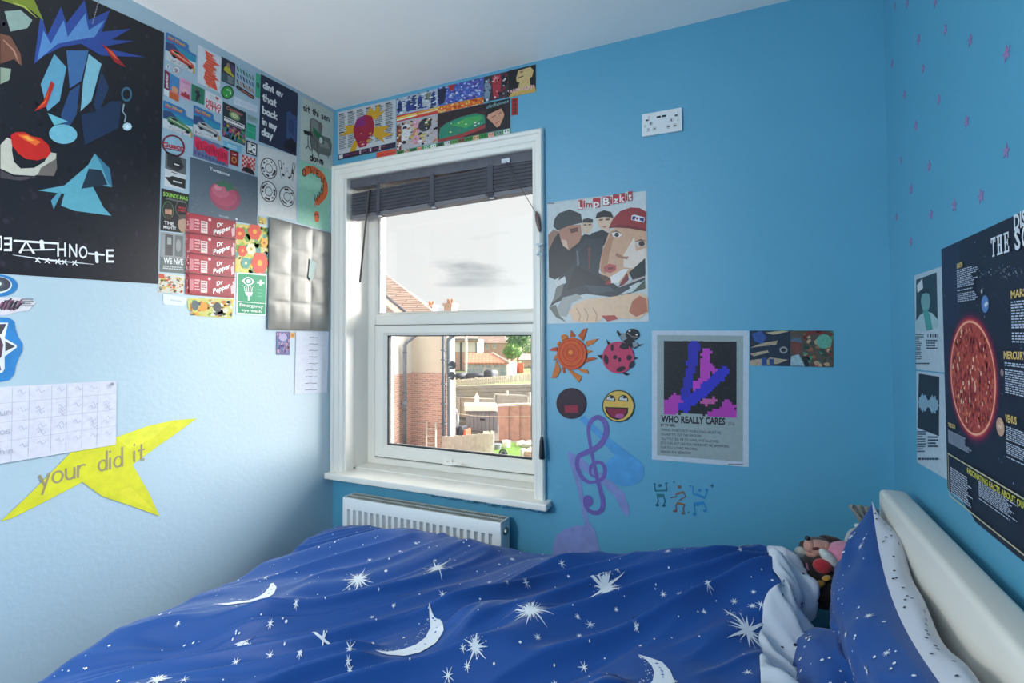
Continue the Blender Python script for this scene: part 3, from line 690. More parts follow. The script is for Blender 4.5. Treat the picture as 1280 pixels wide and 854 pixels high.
uvbox(ebox(654, 564.5, 668, 582, 12.8, .8).build('brick_side', M['brick'], pl)); ebox(650, 562, 653.6, 582, 12.7, .2).build('post', M['wood_white'], pl)
tag(ebox(651, 555, 668, 562, 14.8, .7, bev=.08).build('stone_block', M['concrete']), 'pale grey stone block above the brick planter', 'stone')
tag(ebox(644, 553, 650, 560.5, 14.9, .5, bev=.12).build('garden_rock', M['wood_white']), 'rough pale rock between the bucket and the stone block', 'rock')
def drape(pts, Y, name, m, label, cat, seed):
    s = MB(); n = 10; rows = []
    (ax, ay), (bx, by), (cx, cy), (dx, dy) = pts
    for j in range(n+1):
        v = j/n; row = []
        for i in range(n+1):
            u = i/n; px = (ax*(1-u)+bx*u)*(1-v)+(dx*(1-u)+cx*u)*v; py = (ay*(1-u)+by*u)*(1-v)+(dy*(1-u)+cy*u)*v
            q = E(px, py, Y); row.append((q[0], Y+.10*math.sin(u*9+v*3+seed), q[2]))
        rows.append(row)
    s.grid(rows); o = s.build(name, m, smooth=True); md = o.modifiers.new('thickness', 'SOLIDIFY'); md.thickness = .02; tag(o, label, cat)
drape(((558, 493), (560, 493), (571, 514), (558, 515)), 16, 'sun_sail', M['render_cream'], 'pale triangular sail cloth hanging beside the downpipe', 'sail cloth', 1)
drape(((558, 515), (565, 515), (563, 547), (559, 547)), 15.5, 'tarpaulin', M['tarp'], 'pale turquoise tarpaulin hanging below the sail cloth', 'tarpaulin', 2)
drape(((565, 515), (573, 514), (572, 534), (565, 536)), 16.4, 'dark_sheet', M['shed'], 'dark grey sheet hanging right of the turquoise tarpaulin', 'sheet', 3)
s = MB(); rnd = random.Random(5)
for k, (px, py, w, h) in enumerate(((566, 538, 5, 8), (572.6, 538, 4.6, 10), (578.8, 541, 3.2, 7))):
    tag(ebox(px, py-h/2, px+w, 552, 16.6, .5, bev=.06).build('garden_crate', (M['pipe_dark'], M['cover'], M['orange_fence'])[k]), ('grey crate left in the clutter by the shed', 'dark crate in the middle of the clutter by the shed', 'reddish crate nearest the shed in the clutter')[k], 'crate')
# ------------------------------------------------------------------ flat prints, paintings and cut-outs on the walls
WP = {'L': lambda a, b, d: (d, a, b), 'F': lambda a, b, d: (a, -d, b), 'R': lambda a, b, d: (W-d, -a, b)}
def on_wall(wall, px, py):
    """pixel of the photograph -> metres on that wall (a to the right as seen from inside, b up)"""
    if wall == 'L': q = un(px, py, 0, 0.0); return (q[1], q[2])
    if wall == 'F': q = un(px, py, 1, 0.0); return (q[0], q[2])
    q = un(px, py, 0, W); return (-q[1], q[2])
_glyph = {}
def glyph_mesh(txt, off=0.0, shear=0.0):
    k = (txt, off, shear)
    if k not in _glyph:
        c = bpy.data.curves.new('lettering', 'FONT'); c.body = txt; c.size = 1.0; c.offset = off; c.shear = shear; c.resolution_u = 2
        o = bpy.data.objects.new('lettering', c); me = bpy.data.meshes.new_from_object(o)
        v = [(p.co.x, p.co.y) for p in me.vertices]; f = [tuple(p.vertices) for p in me.polygons]
        bpy.data.objects.remove(o); bpy.data.curves.remove(c); bpy.data.meshes.remove(me)
        xs = [p[0] for p in v] or [0]; x0, x1 = min(xs), max(xs)
        _glyph[k] = ([((x-x0)/max(x1-x0, 1e-6), y/0.72) for x, y in v], f)
    return _glyph[k]
def arc(cx, cy, rx, ry, a0, a1, n=10):
    return [(cx+rx*math.cos(math.radians(a0+(a1-a0)*i/n)), cy+ry*math.sin(math.radians(a0+(a1-a0)*i/n))) for i in range(n+1)]
# hand lettering: strokes per letter, x-height 1, width last
HAND = {
 'a': ([arc(.42, .5, .42, .5, 20, 340), [(.86, 1), (.84, .25), (.98, 0)]], 1.0), 'b': ([[(0, 1.75), (0, 0)], arc(.42, .5, .42, .5, 180, -180)], .9),
 'c': ([arc(.45, .5, .45, .5, 50, 310)], .85), 'd': ([arc(.42, .5, .42, .5, 0, 360), [(.86, 1.75), (.86, 0)]], .95),
 'e': ([[(.04, .5), (.84, .55)]+arc(.44, .5, .42, .5, 20, 310)], .9), 'h': ([[(0, 1.75), (0, 0)], arc(.38, .55, .38, .45, 180, 0)+[(.76, 0)]], .85),
 'i': ([[(.05, 1), (.05, 0)], [(.05, 1.60), (.05, 1.66)]], .25), 'k': ([[(0, 1.75), (0, 0)], [(.7, 1), (.05, .45), (.75, 0)]], .8),
 'm': ([[(0, 1), (0, 0)], arc(.3, .6, .3, .4, 180, 0)+[(.6, 0)], arc(.9, .6, .3, .4, 180, 0)+[(1.2, 0)]], 1.3), 'n': ([[(0, 1), (0, 0)], arc(.36, .55, .36, .45, 180, 0)+[(.72, 0)]], .82),
 'o': ([arc(.45, .5, .45, .5, 0, 360, 14)], .95), 'r': ([[(0, 1), (0, 0)], arc(.4, .5, .4, .5, 170, 60)], .65),
 's': ([arc(.33, .74, .3, .26, 40, 250, 8)+arc(.33, .25, .32, .26, 80, -140, 8)], .72), 't': ([[(.3, 1.5), (.3, .15), (.55, 0)], [(0, 1), (.6, 1)]], .65),
 'u': ([[(0, 1)]+arc(.38, .42, .38, .42, 180, 360)+[(.76, 1), (.76, 0)]], .85), 'v': ([[(0, 1), (.4, 0), (.8, 1)]], .85),
 'w': ([[(0, 1), (.3, 0), (.6, .8), (.9, 0), (1.2, 1)]], 1.25), 'y': ([[(0, 1), (.4, .05)], [(.85, 1), (.2, -.7)]], .9),
 'O': ([arc(.5, .8, .5, .8, 0, 360, 16)], 1.05), 'W': ([[(0, 1.6), (.3, 0), (.65, 1.2), (1., 0), (1.3, 1.6)]], 1.35), 'E': ([[(.8, 1.6), (0, 1.6), (0, 0), (.8, 0)], [(0, .85), (.6, .85)]], .85),
 'I': ([[(0, 1.6), (0, 0)]], .15), 'N': ([[(0, 0), (0, 1.6), (.8, 0), (.8, 1.6)]], .85), "'": ([[(.05, 1.7), (0, 1.3)]], .15), ' ': ([], .55)}
class Sheet:
    """a thin sheet (or painted patch) on a wall with what is printed on it, ONE mesh; local u,v run 0..1 from its top left"""
    def __init__(s, name, wall, q, base=(240, 240, 240), m='paper', label=None, cat=None, group=None, lift=0.0006, th=0.0007, outline=None, crop=None, wave=None, bare=False):
        s.name, s.wall, s.m = name, wall, m; s.mb = MB(); s.meta = (label, cat, group); s.wave = wave
        if len(q) == 2: q = [q[0], (q[1][0], q[0][1]), q[1], (q[0][0], q[1][1])]
        s.q = [on_wall(wall, *p) for p in q]; s.z = lift; s.crop = crop
        s.wd = math.dist(s.q[0], s.q[1]); s.ht = math.dist(s.q[0], s.q[3])
        if not bare:
            O = [s.uv(p) for p in outline] if outline else s.q
            n = len(O); C = [s.w3(p, 0) for p in O]+[s.w3(p, th) for p in O]
            fs = [tuple(range(2*n-1, n-1, -1)), tuple(range(n))]+[(i, (i+1) % n, n+(i+1) % n, n+i) for i in range(n)]
            s.mb.add(C, fs, base)
        s.z += th
    def uv(s, p):
        u, v = p; q = s.q
        return tuple((q[0][i]*(1-u)+q[1][i]*u)*(1-v)+(q[3][i]*(1-u)+q[2][i]*u)*v for i in (0, 1))
    def cr(s, p):   # a point read off an enlarged crop: crop = (left, top, enlargement)
        return on_wall(s.wall, s.crop[0]+p[0]/s.crop[2], s.crop[1]+p[1]/s.crop[2])
    def px(s, p): return on_wall(s.wall, *p)
    def w3(s, ab, d): return WP[s.wall](ab[0], ab[1], s.z+d)
    def _put(s, ab, c, faces=None, ramp=0.0):
        s.z += 0.00004
        s.mb.add([s.w3(p, i*ramp) for i, p in enumerate(ab)], faces or [tuple(range(len(ab)))], c)
    def poly(s, pts, c, f='uv'): s._put([getattr(s, f)(p) for p in pts], c); return s
    def rect(s, x0, y0, x1, y1, c, f='uv'): return s.poly([(x0, y0), (x1, y0), (x1, y1), (x0, y1)], c, f)
    def ell(s, x, y, rx, ry, c, f='uv', n=20, rot=0.0):
        cr, sr = math.cos(rot), math.sin(rot)
        return s.poly([(x+rx*math.cos(2*PI*k/n)*cr-ry*math.sin(2*PI*k/n)*sr, y+rx*math.cos(2*PI*k/n)*sr+ry*math.sin(2*PI*k/n)*cr) for k in range(n)], c, f)
    def ring(s, x, y, rx, ry, t, c, f='uv', n=24):
        fn = getattr(s, f); ab = []
        for k in range(n):
            a = 2*PI*k/n
            for g in (1, 1-t): ab.append(fn((x+rx*g*math.cos(a), y+ry*g*math.sin(a))))
        s._put(ab, c, [(2*k, 2*((k+1) % n), 2*((k+1) % n)+1, 2*k+1) for k in range(n)]); return s
    def line(s, pts, w, c, f='uv', ends=True, smooth=False):
        """a brush stroke w metres wide (w may be a list)"""
        P = [np.array(getattr(s, f)(p)) for p in pts]; k = len(P); ws = list(w) if isinstance(w, (list, tuple)) else [w]*k
        if smooth and k > 2:                               # Catmull-Rom through the points
            Q = []; U = []
            for i in range(k-1):
                a, b_, c_, d = P[max(i-1, 0)], P[i], P[i+1], P[min(i+2, k-1)]
                for t in np.linspace(0, 1, 6)[:-1]:
                    Q.append(.5*(2*b_+(c_-a)*t+(2*a-5*b_+4*c_-d)*t*t+(3*b_-a-3*c_+d)*t**3)); U.append(ws[i]*(1-t)+ws[i+1]*t)
            P = Q+[P[-1]]; ws = U+[ws[-1]]; k = len(P)
        ab = []; 
        for i in range(k):
            t = P[min(i+1, k-1)]-P[max(i-1, 0)]; t = t/(np.linalg.norm(t)+1e-9); n = np.array([-t[1], t[0]])*ws[i]/2
            ab += [P[i]+n, P[i]-n]
        fs = [(2*i, 2*i+2, 2*i+3, 2*i+1) for i in range(k-1)]
        if ends:
            for i, sg in ((0, -1), (k-1, 1)):
                t = P[min(i+1, k-1)]-P[max(i-1, 0)]; a0 = math.atan2(t[1], t[0]); b = len(ab)
                for j in range(7):
                    a = a0+(PI/2 if sg < 0 else -PI/2)+PI*j/6; ab.append(P[i]+np.array([math.cos(a), math.sin(a)])*ws[i]/2)
                fs.append(tuple(range(b, b+7)))
        s._put(ab, c, fs, 4e-7); return s
    def text(s, txt, x, y, w, h, c, f='uv', bold=0.0, shear=0.0, dy=0.0):
        """set lettering in the box whose baseline starts at x,y; w long, capitals h high; dy = rise of the baseline over its length"""
        v, fs = glyph_mesh(txt, bold, shear); fn = getattr(s, f)
        s._put([fn((x+w*a, y-h*b+dy*a)) for a, b in v], c, fs); return s
    def hand(s, txt, x, y, xh, w, c, f='uv', asp=1.0, dy=0.0, gap=.28):
        """hand lettering, x-height xh, stroke w metres, dy = baseline rise per unit x"""
        for ch in txt:
            st, wd = HAND[ch]
            for k in st:
                s.line([(x+p[0]*xh*asp, y+dy*p[0]*xh*asp-p[1]*xh) for p in k], w, c, f)
            x += (wd+gap)*xh*asp; y += dy*(wd+gap)*xh*asp
        return s
    def para(s, x0, y0, x1, y1, n, c, f='uv', seed=1, fill=.55, ragged=.25):
        """a block of small print: rows broken into words"""
        r = random.Random(seed); fn = getattr(s, f); ab = []; fs = []; h = (y1-y0)/n
        for i in range(n):
            xe = x1-(x1-x0)*ragged*r.random(); x = x0; ya = y0+i*h; yb = ya+h*fill
            while x < xe:
                w = (x1-x0)*(.05+.10*r.random()); b = len(ab)
                ab += [fn(p) for p in ((x, ya), (min(x+w, xe), ya), (min(x+w, xe), yb), (x, yb))]; fs.append((b, b+1, b+2, b+3)); x += w+(x1-x0)*.025
        s._put(ab, c, fs); return s
    def specks(s, x0, y0, x1, y1, n, cols, size, f='uv', seed=1, asp=1.0):
        r = random.Random(seed); fn = getattr(s, f)
        for c in cols:
            ab = []; fs = []
            for i in range(n//len(cols)):
                x = x0+(x1-x0)*r.random(); y = y0+(y1-y0)*r.random(); k = size*(.4+.9*r.random()); b = len(ab); m = 5
                a0 = r.random()*6
                pts = [(min(max(x+k*math.cos(a0+j*2*PI/m)*(.6+.6*r.random()), x0), x1), min(max(y+k*asp*math.sin(a0+j*2*PI/m)*(.6+.6*r.random()), y0), y1)) for j in range(m)]
                ab += [fn(p) for p in pts]; fs.append(tuple(range(b, b+m)))
            s._put(ab, c, fs)
        return s
    def done(s, parent=None):
        o = s.mb.build(s.name, M[s.m] if isinstance(s.m, str) else s.m, parent, col=True)
        tag(o, *s.meta); return o
BLK = (18, 18, 24); WHT = (236, 238, 240)

# ================= left wall =================
# big dark poster at the upper left: title lettering and abstract shapes only
S = Sheet('black_poster', 'L', [(-95, -95), (205, 41), (197, 355), (-95, 336)], (24, 25, 34), 'glossy_paper', 'large glossy black poster with blue shards and mirrored white title at upper left', 'poster', crop=(0, 0, 2.372))
S.specks(.02, .02, .98, .98, 260, [(34, 34, 46), (16, 16, 22), (44, 38, 52)], .012, seed=2)
for pts, c in (
    ([(100, 190), (120, 40), (140, 105), (180, 20), (196, 70), (250, 0), (262, 60), (326, 30), (300, 95), (388, 85), (330, 118), (396, 122), (300, 140), (430, 170), (300, 165), (240, 130), (180, 140), (130, 165)], (44, 76, 158)),
    ([(110, 180), (128, 90), (150, 130), (188, 60), (200, 110), (252, 40), (262, 90), (310, 60), (280, 110), (220, 120), (170, 130)], (92, 146, 206)),
    ([(120, 250), (160, 160), (196, 200), (176, 300), (140, 330)], (100, 168, 200)),
    ([(196, 150), (262, 150), (240, 240), (206, 262)], (64, 112, 168)),
    ([(262, 160), (300, 190), (270, 300), (238, 330), (246, 240)], (132, 194, 214)),
    ([(206, 270), (236, 250), (226, 340), (190, 400), (180, 340)], (44, 78, 128)),
    ([(300, 210), (322, 260), (290, 340), (276, 310)], (34, 58, 96)),
    ([(240, 340), (286, 330), (330, 300), (360, 300), (350, 380), (250, 430)], (30, 52, 84)),
    ([(140, 335), (200, 360), (160, 372)], (110, 190, 210)),
    ([(112, 565), (190, 550), (260, 490), (280, 455), (320, 510), (330, 555), (270, 545), (306, 615), (330, 640), (220, 625), (180, 610), (190, 575)], (92, 166, 188)),
    ([(262, 500), (300, 505), (318, 548), (240, 560)], (30, 48, 66)),
    ([(280, 455), (325, 500), (332, 556), (318, 540), (300, 490)], (60, 120, 150)),
    ([(150, 595), (176, 565), (182, 572), (158, 620)], (80, 150, 175)),
    ([(0, 0), (100, 0), (128, 62), (90, 30), (60, 20), (30, 10)], (128, 146, 44)),
    ([(12, 34), (60, 30), (95, 60), (80, 84), (30, 94)], (150, 176, 168)),
    ([(0, 100), (30, 108), (60, 160), (64, 196), (40, 176), (0, 190)], (120, 78, 62)),
    ([(0, 200), (32, 205), (26, 238), (0, 250)], (150, 168, 150)),
): S.poly(pts, c, 'cr')
S.line([(40, 10), (70, 20), (110, 55)], [.002, .006, .001], (186, 196, 96), 'cr'); S.line([(10, 120), (40, 150), (56, 190)], [.003, .005, .001], (186, 140, 118), 'cr')
S.ell(186, 398, 42, 29, (116, 188, 210), 'cr', rot=.1)
for pts, c in (([(100, 330), (128, 300), (150, 240), (160, 250), (136, 316)], (196, 44, 36)), ([(110, 324), (132, 300), (146, 262), (134, 304)], (246, 120, 48)), ([(300, 130), (330, 150), (372, 200), (340, 186)], (170, 36, 50)), ([(312, 140), (334, 156), (352, 180), (332, 166)], (236, 96, 44))): S.poly(pts, c, 'cr')
# red apple held in a pale hand
S.poly([(0, 430), (20, 408), (36, 416), (34, 446), (40, 480), (60, 500), (100, 498), (130, 480), (148, 452), (166, 455), (164, 480), (140, 505), (100, 522), (40, 518), (0, 500)], (190, 192, 180), 'cr')
S.poly([(120, 498), (166, 470), (168, 500), (158, 522), (110, 520)], (110, 104, 100), 'cr')
S.poly([(0, 505), (40, 524), (110, 525), (60, 536), (0, 528)], (70, 66, 72), 'cr')
S.poly([(30, 402), (46, 392), (70, 392), (92, 404), (120, 410), (142, 430), (150, 452), (140, 466), (110, 476), (76, 472), (52, 455), (34, 430)], (196, 36, 30), 'cr')
S.poly([(52, 400), (80, 400), (120, 422), (104, 432), (70, 414)], (232, 110, 44), 'cr'); S.poly([(66, 404), (80, 404), (100, 418), (84, 418)], (244, 170, 70), 'cr')
# ear-ring like pendant
S.ring(374, 280, 16, 22, .3, (70, 110, 132), 'cr')
S.line([(366, 310), (362, 330), (372, 345), (368, 362)], .004, (150, 180, 196), 'cr'); S.ell(376, 376, 14, 12, (190, 228, 244), 'cr', n=8); S.ell(376, 376, 6, 6, (240, 250, 255), 'cr')
# title
tc = (226, 232, 238)
def mirrored(S, ch, x, y, w, h, c):
    v, fs = glyph_mesh(ch, .012); S._put([S.cr((x+w*(1-a), y-h*b)) for a, b in v], c, [tuple(reversed(f)) for f in fs])
mirrored(S, 'D', -16, 742, 20, 44, tc); mirrored(S, 'E', 10, 744, 24, 42, tc)
S.line([(42, 714), (166, 722)], .006, tc, 'cr'); S.line([(58, 748), (76, 716), (98, 750)], .006, tc, 'cr'); S.line([(122, 716), (124, 738)], .010, tc, 'cr'); S.line([(60, 742), (160, 740)], .004, tc, 'cr')
S.text('H', 168, 760, 26, 42, tc, 'cr', .012); S.text('N', 203, 762, 24, 40, tc, 'cr', .012); S.text('O', 232, 766, 26, 38, tc, 'cr', .012)
S.line([(262, 752), (306, 756)], .006, tc, 'cr'); S.line([(284, 750), (286, 776)], .009, tc, 'cr'); S.text('E', 312, 778, 24, 40, tc, 'cr', .012)
S.line([(36, 756), (150, 772), (276, 784)], [.001, .005, .001], tc, 'cr')
for x in (104, 132, 164, 184, 214): S.line([(x, 766+(x-100)*.08), (x+13, 778+(x-100)*.08)], .003, tc, 'cr'); S.line([(x+10, 764+(x-100)*.08), (x, 776+(x-100)*.08)], .003, tc, 'cr')
for k in range(9): S.line([(292-k*2.2, 2+k*8), (289-k*2.2, 7+k*8)], .0022, (150, 150, 160), 'cr')
S.done()

A = (190, 20, 4.27)
def C1(name, q, base, label, cat, crop=A, m='paper', outline=None, lift=.0006, th=.0007, wall='L'):
    x0, y0, k = crop
    return Sheet(name, wall, [(x0+p[0]/k, y0+p[1]/k) for p in q], base, m, label, cat, crop=crop, lift=lift, th=th, outline=outline)
hook = [(0, .02), (.05, 0), (.66, .0), (.72, .05), (.72, .19), (.78, .24), (1, .26), (1, 1), (0, 1)]
def toy_card(q, car, label):
    S = C1('toy_car_card', q, (52, 120, 178), label, 'toy card', outline=hook, m='glossy_paper')
    S.poly([(0, .62), (1, .52), (1, 1), (0, 1)], (206, 214, 218)); S.poly([(0, .30), (1, .34), (1, .55), (0, .66)], (44, 146, 178)); S.poly([(0, .36), (.25, .30), (.5, .5), (.2, .66), (0, .62)], (52, 74, 120))
    S.text('Hot Wheels', .06, .17, .56, .10, (226, 168, 46), bold=.03, shear=.3)
    S.line([(.06, .21), (.60, .19)], [.004, .001], (204, 60, 40))
    S.poly([(.12, .62), (.2, .50), (.42, .46), (.55, .5), (.95, .68), (.97, .80), (.9, .84), (.2, .74)], car); S.poly([(.24, .53), (.40, .5), (.52, .55), (.30, .59)], (28, 34, 44))
    S.poly([(.15, .66), (.94, .78), (.94, .81), (.15, .70)], tuple(int(x*.45) for x in car)); S.ell(.28, .73, .07, .05, BLK); S.ell(.82, .84, .07, .05, BLK)
    S.poly([(.2, .56), (.85, .70), (.85, .72), (.2, .59)], (238, 226, 200)); S.poly([(.93, .78), (1, .8), (1, 1), (.93, .98)], (200, 164, 50)); S.specks(.05, .86, .9, .97, 26, [(120, 130, 140), (170, 60, 60)], .02, seed=len(label))
    S.done()
toy_card([(74, 84), (240, 176), (225, 312), (68, 232)], (214, 74, 48), 'blue toy car card with an orange-red car, top left of the small cards')
toy_card([(60, 448), (222, 520), (213, 652), (56, 596)], (86, 140, 96), 'blue toy car card with a green car, second row at far left')
toy_card([(222, 474), (366, 542), (360, 668), (218, 630)], (160, 166, 172), 'blue toy car card with a silver grey car above the red graffiti sticker')
def disc_sticker(cx, cy, r, base, label, fn, crop=A, m='paper', wall='L', th=.0008, cat='sticker', name='round_sticker', ry=None):
    x0, y0, k = crop; ry = ry or r
    S = Sheet(name, wall, [(x0+(cx-r)/k, y0+(cy-ry)/k), (x0+(cx+r)/k, y0+(cy-ry)/k), (x0+(cx+r)/k, y0+(cy+ry)/k), (x0+(cx-r)/k, y0+(cy+ry)/k)], base, m, label, cat, crop=crop, th=th,
              outline=[(.5+.5*math.cos(2*PI*i/28), .5-.5*math.sin(2*PI*i/28)) for i in range(28)])
    fn(S); S.done()
disc_sticker(85, 269, 12, (214, 224, 230), 'tiny white sticker below the orange car card', lambda S: (S.line([(.3, .3), (.55, .5), (.4, .8)], .003, (60, 70, 90)), S.ell(.65, .3, .1, .1, (60, 70, 90))))
disc_sticker(128, 289, 24, (206, 216, 222), 'small white round sticker with red scribble below the orange car card', lambda S: (S.line([(.3, .35), (.6, .4), (.7, .6), (.45, .6)], .003, (190, 90, 90)), S.line([(.35, .7), (.6, .75)], .003, (70, 80, 100)), S.ring(.5, .5, .47, .47, .1, (150, 110, 120))), ry=22)
S = C1('square_sticker', [(66, 286), (146, 336), (140, 460), (62, 420)], (66, 134, 186), 'small blue sticker with a maroon side strip and white lettering', 'sticker')
S.rect(0, 0, .34, .74, (126, 40, 62)); S.rect(0, .74, .34, 1, (224, 228, 230)); S.rect(.36, .74, 1, 1, (206, 96, 50)); S.ell(.72, .56, .22, .13, (218, 150, 110)); S.rect(.36, .66, 1, .74, (214, 120, 120))
v, fs = glyph_mesh('parker', .03); S._put([S.uv((.24-.16*b, .66-.56*a)) for a, b in v], (236, 226, 230), fs); S.done()
S = C1('pink_sticker', [(150, 326), (206, 352), (203, 456), (145, 430)], (218, 164, 194), 'small pink sticker with dark red figures left of the green one', 'sticker')
S.para(.1, .1, .9, .24, 2, (196, 100, 150)); S.poly([(.08, .9), (.2, .7), (.4, .74), (.5, .5), (.62, .72), (.9, .7), (.95, .95)], (170, 50, 66)); S.ell(.5, .55, .12, .09, (224, 186, 150)); S.done()
S = C1('scribble_paper', [(245, 152), (370, 222), (362, 410), (242, 356)], (214, 222, 230), 'white paper with a loose orange-red felt-pen scribble', 'drawing')
S.poly([(.30, .04), (.62, .10), (.60, .2), (.98, .26), (.66, .34), (.72, .44), (.6, .56), (.96, .70), (.74, .72), (.9, .98), (.45, .96), (.25, .8), (.34, .58), (.2, .5), (.36, .3)], (238, 96, 80))
r = random.Random(3)
for k in range(34): y = .06+.9*k/34; S.line([(.28+.1*r.random(), y), (.6+.2*r.random(), y+.03*r.random()), (.4+.2*r.random(), y+.05)], .003, ((246, 130, 110), (222, 60, 60), (240, 110, 60))[k % 3])
S.done()
S = C1('dark_card', [(370, 216), (444, 256), (440, 380), (370, 346)], (44, 44, 62), 'small dark picture card with a yellow-clad figure', 'card')
S.poly([(.2, .4), (.45, .2), (.6, .22), (.7, .45), (.95, .55), (.9, .62), (.15, .52)], (190, 180, 48)); S.ell(.5, .22, .13, .1, (150, 120, 110)); S.rect(0, .62, 1, 1, (62, 84, 92)); S.para(.45, .66, .9, .95, 5, (156, 160, 166)); S.poly([(.7, .1), (.95, .2), (.9, .45), (.72, .4)], (92, 66, 124)); S.done()
S = C1('camouflage_stickers', [(448, 250), (548, 312), (545, 450), (446, 392)], (160, 190, 206), 'clear strip of four patterned label stickers beside the dark card', 'sticker')
for k, c in enumerate(((58, 130, 100), (76, 92, 150), (196, 130, 76))):
    y = .12+.24*k
    for j in range(6): S.poly([(.02+.16*j, y), (.10+.16*j, y+.01), (.17+.16*j, y+.17), (.08+.16*j, y+.15)], c if j % 2 else tuple(int(x*.55) for x in c))
S.line([(.1, .88), (.9, .92)], .016, (34, 30, 40)); S.line([(.3, .90), (.9, .93)], .005, (196, 110, 90)); S.ell(.15, .88, .06, .05, (90, 90, 100)); S.done()
S = C1('green_strip', [(555, 303), (577, 316), (575, 442), (552, 430)], (56, 168, 130), 'narrow green strip beside the dark blue lettered card', 'sticker')
S.ell(.5, .48, .4, .12, (30, 110, 90)); S.done()
disc_sticker(401, 408, 33, (34, 128, 60), 'round green badge sticker between the scribble and the pill-shaped labels', lambda S: (S.ring(.5, .5, .5, .5, .14, (22, 54, 44)), S.ell(.5, .5, .4, .4, (54, 160, 70)), S.line([(.5, .3), (.72, .36), (.76, .6)], .005, (220, 232, 220)), S.ell(.42, .74, .06, .05, (226, 232, 226))), ry=36)
S = C1('green_card', [(212, 362), (280, 393), (277, 476), (209, 450)], (44, 124, 96), 'small green card with a dark standing figure', 'card')
S.poly([(.3, .9), (.4, .5), (.2, .4), (.36, .28), (.5, .3), (.6, .2), (.62, .45), (.78, .5), (.6, .6), (.7, .95), (.55, .7), (.45, .95)], (52, 44, 62)); S.ell(.42, .2, .1, .09, (130, 70, 80)); S.done()
S = C1('lettered_sticker', [(285, 396), (374, 441), (370, 526), (281, 490)], (222, 224, 228), 'white sticker with two lines of bold red capitals', 'sticker')
S.poly([(.25, .08), (.7, .08), (.75, .36), (.25, .38)], (206, 210, 214)); S.poly([(.6, .06), (.8, .1), (.74, .24), (.6, .2)], (186, 58, 70)); S.text('HELLO', .04, .70, .92, .25, (206, 60, 76), bold=.04); S.text('KITTY', .04, .98, .92, .25, (206, 60, 76), bold=.04); S.done()
S = C1('dark_game_card', [(378, 458), (501, 516), (495, 692), (376, 642)], (40, 50, 58), 'dark card with white title and colourful crowd, right of the silver car card', 'card')
S.text('Cartoon', .14, .16, .7, .10, (206, 120, 104), bold=.02, shear=.2)
S.ell(.5, .26, .24, .11, (120, 150, 104)); S.ell(.5, .25, .16, .07, (190, 200, 150)); S.rect(.05, .40, .95, .52, (226, 226, 226)); S.para(.06, .42, .94, .5, 1, (40, 50, 58), fill=.4); S.para(.15, .54, .9, .58, 1, (180, 186, 190)); S.specks(.02, .6, .98, .98, 90, [(92, 60, 130), (60, 110, 170), (200, 170, 60), (190, 80, 120), (60, 140, 110)], .07, seed=9); S.done()
S = C1('white_label', [(437, 428), (560, 482), (560, 516), (437, 472)], (206, 216, 228), 'blank white label strip below the pill-shaped labels', 'sticker'); S.line([(.1, .5), (.9, .5)], .002, (180, 190, 204)); S.done()
S = C1('grey_sticker', [(505, 520), (563, 546), (560, 576), (505, 556)], (150, 180, 180), 'small grey-green sticker above the green square', 'sticker'); S.para(.1, .2, .9, .85, 4, (92, 116, 120)); S.done()
S = C1('green_square', [(505, 568), (554, 586), (552, 664), (503, 646)], (42, 160, 124), 'small plain green square sticker', 'sticker'); S.line([(.1, .1), (.9, .1)], .003, (26, 110, 92)); S.line([(.1, .5), (.9, .55)], .002, (110, 196, 170)); S.done()
S = C1('logo_sticker', [(504, 662), (561, 684), (558, 752), (502, 732)], (24, 26, 32), 'square black sticker with two interlocked white letters', 'sticker')
S.rect(.1, .1, .9, .9, (228, 230, 230)); S.rect(.16, .16, .84, .84, (24, 26, 32)); S.text('D', .18, .68, .32, .46, (232, 234, 234), bold=.09); S.text('C', .48, .74, .36, .48, (232, 234, 234), bold=.09); S.done()
S = C1('blue_label', [(380, 664), (478, 696), (475, 736), (380, 704)], (112, 178, 206), 'pale blue label with faint lettering under the dark game card', 'sticker'); S.para(.2, .3, .75, .75, 2, (196, 222, 234)); S.done()
def ringst(S):
    S.ring(.5, .5, .5, .5, .16, (120, 44, 60)); S.text('Guaco', .02, .62, .96, .22, (176, 44, 58), bold=.05); S.line([(.05, .68), (.96, .68)], .004, (130, 34, 52))
S = Sheet('ring_sticker', 'L', [(202, 166), (231, 171), (230.5, 199), (202, 193)], (152, 192, 212), 'paper', 'oval ring sticker with a red word across it', 'sticker', crop=A, outline=[(.5+.5*math.cos(2*PI*i/28), .5-.5*math.sin(2*PI*i/28)) for i in range(28)])
ringst(S); S.done()
S = C1('graffiti_sticker', [(222, 632), (409, 706), (405, 808), (217, 746)], (110, 122, 156), 'wide sticker with pinkish red graffiti letters above the tomato picture', 'sticker')
S.poly([(.02, .1), (.12, .04), (.22, .18), (.3, .06), (.42, .2), (.55, .08), (.66, .24), (.8, .1), (.97, .2), (.99, .92), (.86, .78), (.74, .9), (.6, .66), (.44, .74), (.3, .56), (.16, .64), (.03, .55)], (226, 44, 84))
r = random.Random(8)
for k in range(16): x = .08+.056*k; S.line([(x, .22+.3*r.random()), (x+.03, .5+.2*r.random())], .004, (178, 26, 62))
for k in range(9): S.rect(.02+.1*k, .72+.014*k, .09+.1*k, .90+.01*k, (88, 92, 140))
S.done()
S = C1('maroon_sticker', [(416, 714), (461, 727), (458, 806), (413, 790)], (132, 34, 44), 'small dark red label right of the graffiti sticker', 'sticker'); S.ell(.5, .62, .3, .22, (196, 140, 60)); S.ell(.5, .62, .18, .12, (120, 30, 40)); S.para(.25, .22, .75, .34, 1, (230, 220, 214)); S.done()
